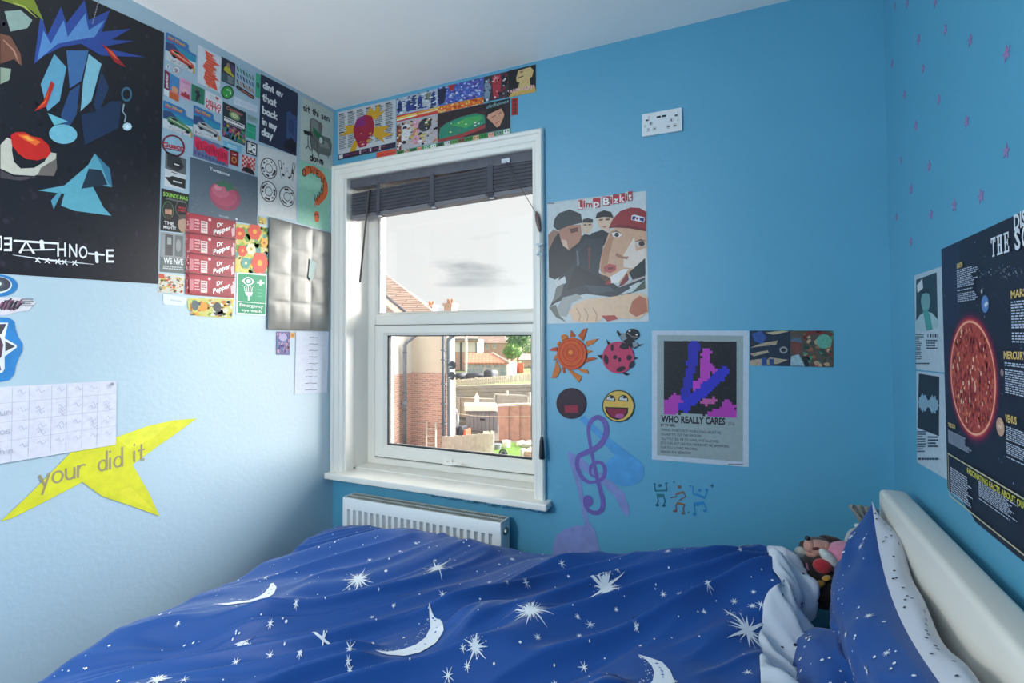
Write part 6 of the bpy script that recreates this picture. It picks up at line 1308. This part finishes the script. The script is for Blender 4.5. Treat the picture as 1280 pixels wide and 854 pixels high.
x = hx
for ch, w in (('T', .0195), ('H', .024), ('E', .020), (' ', .012), ('S', .020), ('O', .024), ('L', .020), ('A', .024), ('R', .022), (' ', .012), ('S', .02), ('Y', .022), ('S', .02), ('T', .022), ('E', .02), ('M', .026)):
    if ch != ' ': slab_letter(ch, x, w)
    x += w+.0045
ptext('DISCOVER', 1274, 287.5, 1330, 262, .026, wt)
def ppara(px0, py0, px1, py1, n, c, seed): 
    (a, b), (a2, b2) = mpx(px0, py0), mpx(px1, py1); q = random.Random(seed); h = (b-b2)/n; ab = []; fs = []
    for i in range(n):
        if q.random() < .08: continue
        xe = a+(a2-a)*(1-.3*q.random()); x = a; y = b-i*h
        while x < xe: w = .006+.010*q.random(); k = len(ab); ab += [(x, y), (min(x+w, xe), y), (min(x+w, xe), y-h*.5), (x, y-h*.5)]; fs.append((k, k+1, k+2, k+3)); x += w+.003
    S._put(ab, c, fs)
ptext('EARTH', 1201, 335.5, 1208, 333, .010, yl2); ppara(1200.8, 338, 1228.5, 380, 20, (180, 194, 214), 1)
ptext('MARS', 1270, 373, 1290, 369, .013, yl2); ppara(1270, 377, 1330, 432, 15, (190, 202, 220), 2)
ptext('MERCURY', 1261, 448.5, 1290, 450, .013, yl2); ppara(1262, 453, 1330, 508, 14, (190, 202, 220), 3)
ptext('VENUS', 1263, 527.5, 1277.5, 531.5, .013, yl2); ppara(1263.5, 533, 1340, 612, 17, (190, 202, 220), 4)
ptext('THE SUN', 1190, 533.5, 1199, 536.5, .009, yl2); ppara(1190, 538, 1220, 570, 9, (180, 194, 214), 5)
(a, b), (a2, b2) = mpx(1189.5, 566.5), mpx(1190.5, 618); 
for P4 in ([(a, b), (a0+.62, b), (a0+.62, b-.003), (a, b-.003)], [(a, b), (a+.003, b), (a+.003, b2), (a, b2)], [(a, b2), (a0+.62, b2), (a0+.62, b2-.003), (a, b2-.003)]): S._put(P4, (190, 184, 150))
q1 = mpx(1214.5, 592); v, fs = glyph_mesh('FASCINATING FACTS ABOUT OUR SOLAR SYSTEM', .03); S._put([(q1[0]+.36*x, q1[1]+.0115*y) for x, y in v], (206, 200, 70), fs)
ppara(1193, 584, 1223, 640, 12, (190, 202, 220), 6); ppara(1229, 602, 1283, 668, 13, (190, 202, 220), 7)
rnd = random.Random(23); ab = []; fs = []
for i in range(120):
    t = rnd.random(); a = hx-.06+.38*t; b = hb-.022-.018*math.sin(2.2*t)+rnd.gauss(0, .006); r_ = .0012*(.5+rnd.random()); k = len(ab); ab += [(a+r_*math.cos(j*1.26), b+r_*math.sin(j*1.26)) for j in range(5)]; fs.append(tuple(range(k, k+5)))
S._put(ab, (150, 160, 176), fs); S.done()
# ------------------------------------------------------------------ bed
M['leather'] = mat('pale_leather_headboard', (234, 230, 220), 0.42, noise=(4, 0.02), bump=(160, 0.12, 0.0015))
M['mattress'] = mat('white_mattress_cloth', (222, 222, 226), 0.9)
BX_0, BX_1, BY_0, BY_1 = 0.30, 2.205, -0.235, -1.43
bed = thing('bed', (1.25, -0.83, 0), 'bed with a pale leather headboard against the right wall', 'bed')
bm = bmesh.new(); bmesh.ops.create_cube(bm, size=1.0)
for v in bm.verts: v.co = Vector((2.250+v.co.x*0.066, -0.845+v.co.y*1.24, 0.475+v.co.z*0.79))
bmesh.ops.bevel(bm, geom=list(bm.edges), offset=0.014, segments=4, affect='EDGES', profile=0.5)
hb = MB(); hb.bm(bm); auto_smooth(hb.build('headboard', M['leather'], bed), 50)
MB().box((BX_0+0.03, BY_1, 0.10), (BX_1, BY_0, 0.26), bev=0.015).build('bed_base', M['leather'], bed)
MB().box((BX_0, BY_1, 0.26), (BX_1, BY_0, 0.385), bev=0.04).build('mattress', M['mattress'], bed)
for x in (BX_0+0.10, BX_1-0.10):
    for y in (BY_0-0.08, BY_1+0.08): MB().tube([(x, y, 0), (x, y, 0.10)], [.022, .028], 10).build('leg', M['black'], bed)

# ------------------------------------------------------------------ duvet: one surface z(x, y) with drawn-out diagonal folds
def sst(a, b, x):
    t = np.clip((x-a)/(b-a), 0, 1); return t*t*(3-2*t)
HB_X = [.15, .21, .30, .39, .56, .80, 1.0, 1.15, 1.26, 1.44, 1.55, 1.65, 1.75, 1.87, 2.02]
HB_Z = [.435, .455, .468, .480, .500, .496, .483, .488, .502, .540, .572, .605, .626, .640, .632]
HF_X = [.15, .30, .6, 1.0, 1.4, 1.7, 1.9, 2.02]
HF_Z = [.425, .440, .475, .505, .535, .565, .585, .580]
D1 = np.array([0.69, 0.724]); D2 = np.array([0.724, -0.69])
def pix_to_smooth(px, py):      # the same point on the bed before the folds, so that a printed outline stays true
    z = .5
    for _ in range(8):
        q = un(px, py, 2, z); w = float(sst(-0.28, -0.80, q[1])); z = float(np.interp(q[0], HB_X, HB_Z)*(1-w)+np.interp(q[0], HF_X, HF_Z)*w)+.014
    return float(q[0]), float(q[1])
CALM = [(*pix_to_smooth(312, 752), .17), (*pix_to_smooth(518, 806), .12), (*pix_to_smooth(824, 840), .10)]
def top_z(x, y):
    x = np.asarray(x, float); y = np.asarray(y, float)
    w = sst(-0.28, -0.80, y); z = np.interp(x, HB_X, HB_Z)*(1-w)+np.interp(x, HF_X, HF_Z)*w
    u = x*D1[0]+y*D1[1]; v = x*D2[0]+y*D2[1]
    v = v+0.075*(vnoise(u*1.5+7, v*2.2, 1)-.5)*2+0.03*(vnoise(u*3+2, v*4, 2)-.5)*2
    def ridge(n): return 1-np.sqrt((2*n-1)**2+.006)
    f1 = ridge(vnoise(u*0.75+3.1, v*5.0+.4, 3))**1.6; f2 = ridge(vnoise(u*1.2, v*10.5+3, 5))**1.9; f3 = ridge(vnoise(u*2.2+5, v*22, 6))**1.5
    amp = 0.35+0.65*sst(.16, .45, x)
    edge = sst(-.19, -.32, y)*.75+.25
    calm = 0*x
    for cx_, cy_, r_ in CALM: calm = np.maximum(calm, 1.0*np.exp(-(((x-cx_)**2+(y-cy_)**2)/r_**2)**2))     # stretches of cloth lying flat
    z = z+amp*edge*((0.074*(f1-.35)+0.056*(f2-.35)+0.015*(f3-.4))*(1-calm)+.014*calm)
    # a gathered knot near the left edge
    k = np.exp(-(((x-.52)/.20)**2+((y+.92)/.07)**2)); z = z+.030*k
    k = np.exp(-(((x-.60)/.05)**2+((y+.80)/.16)**2)); z = z+.016*k
    k = np.exp(-(((x-.44)/.16)**2+((y+1.05)/.05)**2)); z = z-.022*k
    # slight rise where the cover is bunched by the fold at the pillow end
    z = z+.012*np.sin(y*21+x*9)*sst(1.72, 1.95, x)
    return z
DX0, DX1, DY0, DY1 = 0.235, 1.985, -0.205, -1.47
def drop(d, r=.055, slope=.10):
    """how far the surface has fallen, and how far out it has gone, d metres of cloth past the edge"""
    d = np.maximum(d, 0); a = np.minimum(d/r, PI/2); rest = np.maximum(d-r*PI/2, 0)
    return r*(1-np.cos(a))+rest, r*np.sin(a)+rest*slope
def pinch(t): return np.exp(-((t+.47)/.035)**2)              # the roll is pinched once on its way across the bed
def roll_x0(t): return DX1-.052+.028*pinch(t)-.030*sst(-.45, -.60, t)
def duvet_pt(s, t):
    """s, t: cloth coordinates in metres in the room frame; beyond the edges the cloth hangs down"""
    s = np.asarray(s, float); t = np.asarray(t, float)
    x = np.clip(s, DX0, DX1); y = np.clip(t, DY1, DY0)
    fl, ol = drop(DX0-s, .05, .05); fb, ob = drop(t-DY0, .06, .03); ff, of = drop(DY1-t, .06, .12)
    z = top_z(x, y)-np.sqrt(fl**2+fb**2+ff**2)
    wav = .012*np.sin(y*26+2)*np.minimum(fl*6, 1); wav2 = .010*np.sin(x*24)*np.minimum((fb+ff)*5, 1)
    px = x-ol-wav; py = y+ob*.8-of+np.where(t > DY0, 0, wav2)
    x0 = roll_x0(y); z = z-.040*sst(x0+.002, x0+.030, x)          # the end dips in under the turned-over roll
    return np.stack([px, py, np.maximum(z, .10)], -1)
def pix_to_duvet(px, py):
    d = un(px, py, 2, .3)-CAM; k = np.linspace(.35, 1.0, 1500); P = CAM+k[:, None]*d; hit = P[:, 2] <= top_z(P[:, 0], P[:, 1])
    q = P[np.argmax(hit)] if hit.any() else P[-1]; return float(q[0]), float(q[1])
NXD, NYD = 520, 430
ss = np.linspace(DX0-.30, DX1, NXD); tt = np.linspace(DY0+.30, DY1-.34, NYD)
Sg, Tg = np.meshgrid(ss, tt)
PD = duvet_pt(Sg, Tg)
dv = thing('duvet', (1.1, -.8, .45), 'crumpled royal blue duvet printed with white stars and moons, spread over the bed', 'duvet')
M['duvet'] = mat('blue_printed_cotton', (255, 255, 255), 0.55, attr=True, bump=(900, 0.15, 0.0006), sheen=0.14, spec=0.4)
NAVY, PRT = (12, 72, 146), (226, 232, 240)
mb = MB(); mb.grid(PD[:, ::-1], NAVY)
# the print: every motif laid onto the cloth itself
def motif(pts, faces=None, c=PRT):
    P = np.array(pts, float); q = duvet_pt(P[:, 0], P[:, 1]); e = .003
    a = duvet_pt(P[:, 0]+e, P[:, 1])-q; b = duvet_pt(P[:, 0], P[:, 1]+e)-q; n = np.cross(a, b); n /= np.linalg.norm(n, axis=1)[:, None]+1e-9
    mb.add(q+n*.0022, faces or [tuple(range(len(pts)))], c)
def ray(x, y, a, L, w):
    n = max(2, int(L/.007)); pts = []; fs = []
    for i in range(n+1):
        f = i/n; ww = w*(1-f)+.0002; cx_, cy_ = x+L*f*math.cos(a), y+L*f*math.sin(a)
        pts += [(cx_-ww*math.sin(a), cy_+ww*math.cos(a)), (cx_+ww*math.sin(a), cy_-ww*math.cos(a))]
        if i: fs.append((2*i-2, 2*i-1, 2*i+1, 2*i))
    motif(pts, fs)
def dot(x, y, r, n=7): motif([(x+r*math.cos(2*PI*i/n), y+r*math.sin(2*PI*i/n)) for i in range(n)])
def burst(px, py, R_, nr, seed, w=.0055):
    x, y = pix_to_duvet(px, py); r = random.Random(seed); a0 = r.random()
    for k in range(nr): ray(x, y, a0+2*PI*k/nr+.12*r.random(), R_*(1.0 if k % 2 == 0 else .6)*(.8+.35*r.random()), w)
    for k in range(nr): ray(x, y, a0+2*PI*(k+.5)/nr, R_*.55*(.7+.5*r.random()), w*.4)
    dot(x, y, w*1.25, 10)
    for k in range(nr*2): a = r.random()*6.28; q = R_*(.3+.4*r.random()); dot(x+q*math.cos(a), y+q*math.sin(a), .0011, 4)
def tiny(px, py, R_, nr=8, seed=0, xy=None):
    x, y = xy or pix_to_duvet(px, py); r = random.Random(seed)
    for k in range(nr): ray(x, y, .3+2*PI*k/nr+seed, R_*(.7+.5*r.random()), .0011)
burst(757, 735, .070, 16, 1, .0034); burst(664, 764, .064, 16, 2, .0034); burst(448, 725, .056, 15, 3, .003); burst(546, 711, .060, 12, 4, .0038); burst(303, 803, .034, 10, 5, .0035); burst(934, 789, .075, 8, 6, .0045); burst(931, 679, .035, 10, 7, .003)
burst(472, 657, .02, 8, 8, .002); burst(594, 809, .034, 9, 9, .0025); burst(197, 851, .03, 10, 10, .0035)
x, y = pix_to_duvet(404, 800)
for a, L in ((.35, .05), (.35+PI, .05), (-.9, .03), (-.9+PI, .04), (1.4, .02)): ray(x, y, a, L, .0016)
for k, (px, py) in enumerate(((370, 755), (462, 701), (332, 723), (223, 780), (338, 820), (437, 812), (435, 827), (338, 780), (553, 744), (492, 758), (612, 729), (657, 729), (770, 763), (672, 798), (738, 782), (795, 785), (829, 744), (884, 729), (942, 741), (918, 753), (912, 768), (941, 758), (940, 759), (951, 757), (880, 766), (935, 842), (702, 705), (722, 772), (724, 796), (835, 690), (757, 682), (584, 834), (730, 835), (843, 853), (925, 688), (560, 845), (437, 838), (295, 829), (230, 851), (500, 690), (520, 680), (640, 700), (680, 690))): tiny(px, py, .0075+.003*(k % 3), 7+k % 2, k)
rnd = random.Random(99)
for k in range(430):
    x = rnd.uniform(DX0-.1, DX1-.02); y = rnd.uniform(DY1-.05, DY0+.05); dot(x, y, rnd.choice((.0014, .0017, .002, .0028, .0036, .0055 if k % 4 == 0 else .002)), 7)
for k in range(34):
    tiny(0, 0, rnd.uniform(.005, .010), 7, k, (rnd.uniform(DX0, DX1-.05), rnd.uniform(DY1, DY0-.03)))
def moon(pts_out, pts_in, seed):
    """a crescent read off as two edges between the same horns"""
    def res(P, n=70):
        P = np.array(P, float); d = np.r_[0, np.cumsum(np.hypot(*np.diff(P, axis=0).T))]; u = np.linspace(0, d[-1], n); return np.c_[np.interp(u, d, P[:, 0]), np.interp(u, d, P[:, 1])]
    A_, B_ = res([pix_to_smooth(*p) for p in pts_out]), res([pix_to_smooth(*p) for p in pts_in]); m_ = 10; pts = []; fs = []
    for i in range(len(A_)):
        for j in range(m_+1): pts.append(tuple(A_[i]*(1-j/m_)+B_[i]*j/m_))
        if i:
            for j in range(m_): fs.append(((i-1)*(m_+1)+j, (i-1)*(m_+1)+j+1, i*(m_+1)+j+1, i*(m_+1)+j))
    motif(pts, fs); r = random.Random(seed); i0 = len(A_)
    for k in range(46):     # stippled inner shading
        i = r.randrange(3, i0-2); f = 1.05+.55*r.random(); q = A_[i]*(1-f)+B_[i]*f; dot(q[0], q[1], .0010+.0007*r.random(), 4)
    for k in range(9):      # craters: cloth colour showing through
        i = r.randrange(int(i0*.35), i0-4); q = A_[i]*.5+B_[i]*.5; rr = .002+.0022*r.random()
        P = np.array([(q[0]+rr*math.cos(2*PI*j/7), q[1]+.6*rr*math.sin(2*PI*j/7)) for j in range(7)]); z = duvet_pt(P[:, 0], P[:, 1]); mb.add(z+np.array([0, 0, .0028]), [tuple(range(7))], (60, 110, 180))
moon([(265, 765), (285, 770), (308, 766), (328, 754), (342, 744), (346, 736), (342, 730)], [(265, 765), (285, 766), (305, 759), (320, 750), (331, 742), (337, 735), (338, 731)], 1)
moon([(469, 818), (485, 822), (505, 822), (525, 817), (545, 806), (555, 792), (552, 780), (536, 772)], [(469, 818), (485, 817), (503, 813), (520, 807), (532, 798), (538, 787), (538, 780), (536, 772)], 2)
moon([(797, 819), (812, 823), (828, 829), (838, 840), (843, 853), (838, 866)], [(797, 819), (808, 826), (815, 834), (818, 842), (816, 852), (808, 864)], 3)
o = mb.build('cover', M['duvet'], dv, smooth=True, col=True)
# the turned-over end: white reverse with dark specks, rolled up at the pillow end
M['lining'] = mat('white_printed_cotton', (255, 255, 255), 0.7, attr=True, bump=(900, 0.12, 0.0006))
def roll_pt(t, a):
    """t along the edge (y), a 0..1 around the roll from the duvet top over to the underside"""
    t = np.asarray(t, float); a = np.asarray(a, float)
    zt = top_z(np.full_like(t, DX1-.02), np.clip(t, DY1, DY0)); n1 = vnoise(t*9+1, t*0+2, 8)-.5; n2 = vnoise(t*17+5, t*0+1, 9)-.5
    crease = pinch(t); x0 = roll_x0(t)
    wid = .060+.018*np.sin((t+.24)*9+1.5)+.02*n1-.045*crease; ht = .125+.04*n2-.03*crease
    g1 = 1-np.abs(2*vnoise(t*16+a*2.2, a*1.6+3, 11)-1); g2 = 1-np.abs(2*vnoise(t*38+a*3, a*3+1, 12)-1); en = np.sin(PI*np.clip(a, 0, 1))
    th = a*PI
    x = x0+(1-np.cos(th))*.5*(DX1-x0+wid)+.014*np.sin(t*13+a*2.5)*a+(.020*(g1-.5)+.006*(g2-.5))*np.minimum(1, a*2)
    z = zt+.014+.016*np.sin(th)*(1+.8*n2)-ht*a**1.8+(.018*(g1-.5)+.007*(g2-.5))*en-.012*crease
    back = sst(-.23, -.19, t); z = z-.03*back
    return np.stack([x, np.clip(t, DY1, DY0+.012), z], -1)
ta = np.linspace(DY0+.012, DY1, 200); aa = np.linspace(0, 1, 26); Tg2, Ag2 = np.meshgrid(ta, aa, indexing='ij')
mb = MB(); mb.grid(roll_pt(Tg2, Ag2), (206, 212, 222))
rnd = random.Random(7)
def rmot(pts, faces=None, c=(34, 40, 70)):
    P = np.array(pts, float); q = roll_pt(P[:, 0], P[:, 1]); e = .004; a = roll_pt(P[:, 0]+e, P[:, 1])-q; b = roll_pt(P[:, 0], P[:, 1]+e)-q; n = np.cross(b, a); n /= np.linalg.norm(n, axis=1)[:, None]+1e-9
    n = np.where((n[:, 0]+n[:, 2])[:, None] < 0, -n, n); mb.add(q+n*.0015, faces or [tuple(range(len(pts)))], c)
for k in range(70):
    t = rnd.uniform(DY1+.05, DY0-.02); a = rnd.uniform(.12, .9); r = rnd.choice((.0018, .0024, .0034)); rmot([(t+r*math.cos(j*1.05), a+r*6*math.sin(j*1.05)) for j in range(6)])
    if k % 3 == 0:
        for g in range(4): ang = g*PI/4+.3; L = .012; rmot([(t+L*math.cos(ang)-.0008*math.sin(ang), a+5*(L*math.sin(ang)+.0008*math.cos(ang))), (t-L*math.cos(ang), a-5*L*math.sin(ang)), (t+L*math.cos(ang)+.0008*math.sin(ang), a+5*(L*math.sin(ang)-.0008*math.cos(ang)))])
mb.build('turned_over_edge', M['lining'], dv, smooth=True, col=True)['label'] = 'white reverse side with dark specks, turned over at the pillow end'

# ------------------------------------------------------------------ pillows
def pillow(name, label, A_, B_, C_, D_, thick, bend, seed, white=None, nrow=60):
    """a stuffed cushion on the four corners A B C D; bulging front towards -normal side, printed like the duvet"""
    A_, B_, C_, D_ = [np.array(q, float) for q in (A_, B_, C_, D_)]
    n = np.cross(D_-A_, B_-A_); n /= np.linalg.norm(n); n = n if n[2]-n[0] > 0 else -n
    def pt(u, v, side):
        u = np.asarray(u, float); v = np.asarray(v, float)
        pin = .10*(np.sin(PI*u)); pin2 = .07*np.sin(PI*v)
        uu = .5+(u-.5)*(1-pin2); vv = .5+(v-.5)*(1-pin)
        P = (A_*(1-uu)[..., None]+D_*uu[..., None])*(1-vv)[..., None]+(B_*(1-uu)[..., None]+C_*uu[..., None])*vv[..., None]
        prof = (np.clip(4*u*(1-u), 0, 1)**.55)*(np.clip(4*v*(1-v), 0, 1)**.55)
        wr = .010*(vnoise(u*9+seed, v*5, seed)-.5)+.022*(1-np.abs(2*vnoise(u*4+v*2+seed, v*3-u*2, seed+3)-1))*np.minimum(1, 4*v*(1-v))
        d = side*(thick*prof)+(wr*np.minimum(1, prof*3) if np.isscalar(side) and side > 0 else 0)
        P = P+n*np.asarray(d)[..., None]
        P = P+bend(u, v)
        return P
    root = thing(name, (A_+C_)/2, label, 'pillow')
    mb = MB(); us = np.linspace(0, 1, nrow); Ug, Vg = np.meshgrid(us, us, indexing='ij')
    mb.grid(pt(Ug, Vg, 1.0)[::-1], NAVY)
    r = random.Random(seed)
    def mot(pts, c=PRT, faces=None):
        P = np.array(pts, float); q = pt(P[:, 0], P[:, 1], 1.0); mb.add(q+n*.0022, faces or [tuple(range(len(pts)))], c)
    lu, lv = np.linalg.norm(D_-A_), np.linalg.norm(B_-A_)
    for k in range(95):
        u, v = r.uniform(.04, .96), r.uniform(.04, .96); q = r.choice((.0018, .0024, .0034, .0042)); mot([(u+q/lu*math.cos(j*.9), v+q/lv*math.sin(j*.9)) for j in range(7)])
    for k in range(11):
        u, v = r.uniform(.08, .92), r.uniform(.1, .9); R_ = r.choice((.009, .012, .018))
        for g in range(8):
            a = g*PI/4+k; cu, cv = math.cos(a), math.sin(a); w = .0016
            mot([(u-w*cv/lu, v+w*cu/lv), (u+w*cv/lu, v-w*cu/lv), (u+R_*cu/lu, v+R_*cv/lv)])
    mb.build('pillowcase', M['duvet'], root, smooth=True, col=True)
    mb = MB(); mb.grid(pt(Ug, Vg, -0.75), (208, 212, 222)); 
    if white is not None:
        for k in range(46):
            u, v = r.uniform(.02, .98), r.uniform(.02, .5); q = .0030; P = np.array([(u+q/lu*math.cos(j*.9), v+q/lv*math.sin(j*.9)) for j in range(7)]); mb.add(pt(P[:, 0], P[:, 1], -.75)-n*.002, [tuple(range(7))], (30, 36, 60))
    o = mb.build('reverse_side', M['lining'], root, smooth=True, col=True); o['label'] = 'white speckled reverse of the pillowcase'
    if white is not None:
        # the white flange standing up along the top edge between the front and the headboard
        mb = MB(); w_ = np.linspace(0, 1, 10); rows = []
        for i, u in enumerate(np.linspace(0, 1, 70)):
            p = pt(np.array(u), np.array(0.0), 1.0); k = math.sin(PI*min(1, u*1.0+.0))*.0+min(1, u*5)
            rows.append([p+np.array([white[0]*f*k, 0, white[2]*f*k])+np.array([0, 0, .008*math.sin(u*22+f*4)*f])+np.array([0, 0, .018*math.sin(PI*f)*k]) for f in w_])
        mb.grid(rows, (204, 208, 218))
        for k in range(34):
            i, j = r.randrange(3, 66), r.randrange(2, 8); q = np.array(rows[i][j])+np.array([-.001, 0, .0022]); e1_ = np.array(rows[i+1][j])-np.array(rows[i][j]); e2_ = np.array(rows[i][j+1])-np.array(rows[i][j]); e1_ /= np.linalg.norm(e1_)+1e-9; e2_ /= np.linalg.norm(e2_)+1e-9
            mb.add([q+.0030*(e1_*math.cos(a)+e2_*math.sin(a)) for a in np.arange(0, 6.2, .9)], [tuple(range(7))], (30, 36, 60))
        o = mb.build('white_border', M['lining'], root, smooth=True, col=True); o['label'] = 'white speckled border along the pillow top'
    return root
zb = lambda u, v: np.stack([0*u, 0*u, 0*u], -1)
pillow('pillow', 'blue starry pillow standing against the headboard with a white border', (2.195, -.262, .838), (2.080, -.345, .535), (2.125, -1.22, .530), (2.130, -1.22, .815), .060,
       lambda u, v: np.stack([-.015*np.sin(PI*u)*(1-v), 0*u, -.045*np.sin(PI*np.clip(u*1.15, 0, 1))*(1-v)], -1), 5, white=(.052, 0, .0))
pillow('pillow', 'blue starry pillow lying flat in front of the standing one, half under the duvet', (2.165, -.46, .555), (1.96, -.44, .52), (1.96, -1.15, .50), (2.17, -1.15, .55), .095, zb, 8)
# ------------------------------------------------------------------ soft toys heaped between the pillow and the window wall
def plush(name, rgb): return mat(name, rgb, 0.95, noise=(60, .12), bump=(260, 0.7, 0.004), sheen=0.3)
M['p_dark'] = plush('dark_plush', (52, 40, 38)); M['p_tan'] = plush('pinkish_tan_plush', (196, 142, 128)); M['p_pink'] = plush('pink_plush', (206, 130, 156)); M['p_grey'] = plush('pale_grey_plush', (176, 174, 170))
M['p_red'] = plush('red_cloth', (170, 34, 46)); M['p_mustard'] = plush('mustard_plush', (176, 130, 40)); M['p_white'] = plush('off_white_plush', (206, 208, 204)); M['p_tuft'] = plush('grey_tuft_plush', (130, 132, 128)); M['p_cream'] = plush('cream_dot', (226, 196, 196))
def T(px, py, y=-.205): return un(px, py, 1, y)
def blob(mb, c, r, rot=None, **k): mb.ell(c, r, rot=rot.to_matrix() if rot is not None else None, nu=20, nv=12, **k); return mb
from mathutils import Euler
KP = 560.0            # pixels per metre at the toys
t = thing('soft_toy', T(1026, 712), 'dark soft toy lying back with a tan muzzle, red shorts and mustard feet', 'soft toy')
bd = MB(); blob(bd, T(1024, 718, -.26), (.052, .060, .060)); blob(bd, T(1016, 730, -.27), (.040, .04, .05)); blob(bd, T(1030, 742, -.30), (.055, .05, .04)); blob(bd, T(1006, 714, -.26), (.016, .02, .035), Euler((0, .3, 0))); bd.build('body', M['p_dark'], t, smooth=True)
hd = MB(); blob(hd, T(1024, 688, -.215), (.044, .04, .036)); hd_o = hd.build('head', M['p_dark'], t, smooth=True)
mz = MB(); blob(mz, T(1022, 685, -.255), (.031, .026, .022), Euler((0, -.25, 0))); blob(mz, T(1012, 683, -.26), (.016, .02, .018)); blob(mz, T(1031, 684, -.255), (.016, .02, .017)); blob(mz, T(1016, 692, -.26), (.02, .018, .012)); mz.build('muzzle', M['p_tan'], hd_o, smooth=True)
blob(MB(), T(1009.5, 673, -.262), (.0075, .007, .0065)).build('nose', M['black'], hd_o, smooth=True)
blob(MB(), T(1019.5, 686, -.281), (.0095, .004, .0042), Euler((0, -.35, 0))).build('mouth', mat('dark_red_felt', (92, 44, 48), .9), hd_o, smooth=True)
for (px, py) in ((1043, 677), (1036, 675)):
    blob(MB(), T(px, py, -.20), (.026, .012, .012), Euler((0, .15, 0))).build('ear', M['p_dark'], hd_o, smooth=True)
blob(MB(), T(1004, 684, -.22), (.012, .012, .018)).build('ear', M['p_dark'], hd_o, smooth=True)
s = MB(); blob(s, T(1028, 708, -.31), (.024, .018, .020)); s.build('shorts', M['p_red'], t, smooth=True)
for k, (px, py, a) in enumerate(((1036, 698, .75), (1001, 692, .2))):
    s = MB(); blob(s, T(px, py, -.30 if k == 0 else -.245), (.030 if k == 0 else .018, .015, .014 if k == 0 else .019), Euler((0, a, 0))); q = s.build('paw', M['p_white'] if k == 0 else M['p_grey'], t, smooth=True)
s = MB(); s.tube([T(1008, 704, -.29), T(1010, 712, -.30), T(1016, 718, -.30)], [.0025, .003, .002], 6); s.build('piping', M['p_pink'], t, smooth=True)
for px, py, w in ((1022, 731, .020), (1033, 723, .012)): blob(MB(), T(px, py, -.335), (w, .014, w*.42), Euler((0, -.45, 0))).build('foot', M['p_mustard'], t, smooth=True)
p = MB(); blob(p, T(1053, 694, -.26), (.046, .042, .036), Euler((0, -.3, 0))); blob(p, T(1048, 706, -.28), (.03, .03, .032)); tag(p.build('pink_cushion_toy', M['p_pink'], smooth=True), 'plain pink rounded soft toy tucked between the dark toy and the pillow', 'soft toy')
t2 = thing('soft_toy', T(1074, 676), 'pale grey soft toy with a bead eye, leaning on the pillow', 'soft toy')
s = MB(); blob(s, T(1075, 678, -.235), (.036, .034, .042), Euler((0, .3, 0))); blob(s, T(1066, 684, -.24), (.022, .022, .040)); s.build('body', M['p_grey'], t2, smooth=True)
blob(MB(), T(1079, 659.5, -.24), (.022, .014, .009), Euler((0, .15, 0))).build('ear', M['p_white'], t2, smooth=True)
blob(MB(), T(1069, 667, -.272), (.006, .005, .006)).build('eye', M['p_cream'], t2, smooth=True)
t3 = MB(); c = T(1089, 664, -.225); rows = []
for v in np.linspace(0, 1, 6): rows.append([c+np.array([-.020*v+(.075*v)*(u-.45), .006*math.cos(u*25), .064*v*(1-.35*(u-.45)**2)]) for u in np.linspace(0, 1, 25)])
t3.grid(rows); o = t3.build('grey_tuft_toy', M['p_tuft'], smooth=True); md = o.modifiers.new('thickness', 'SOLIDIFY'); md.thickness = .012; tag(o, 'grey ribbed fan-shaped soft toy peeping up behind the pillow corner', 'soft toy')
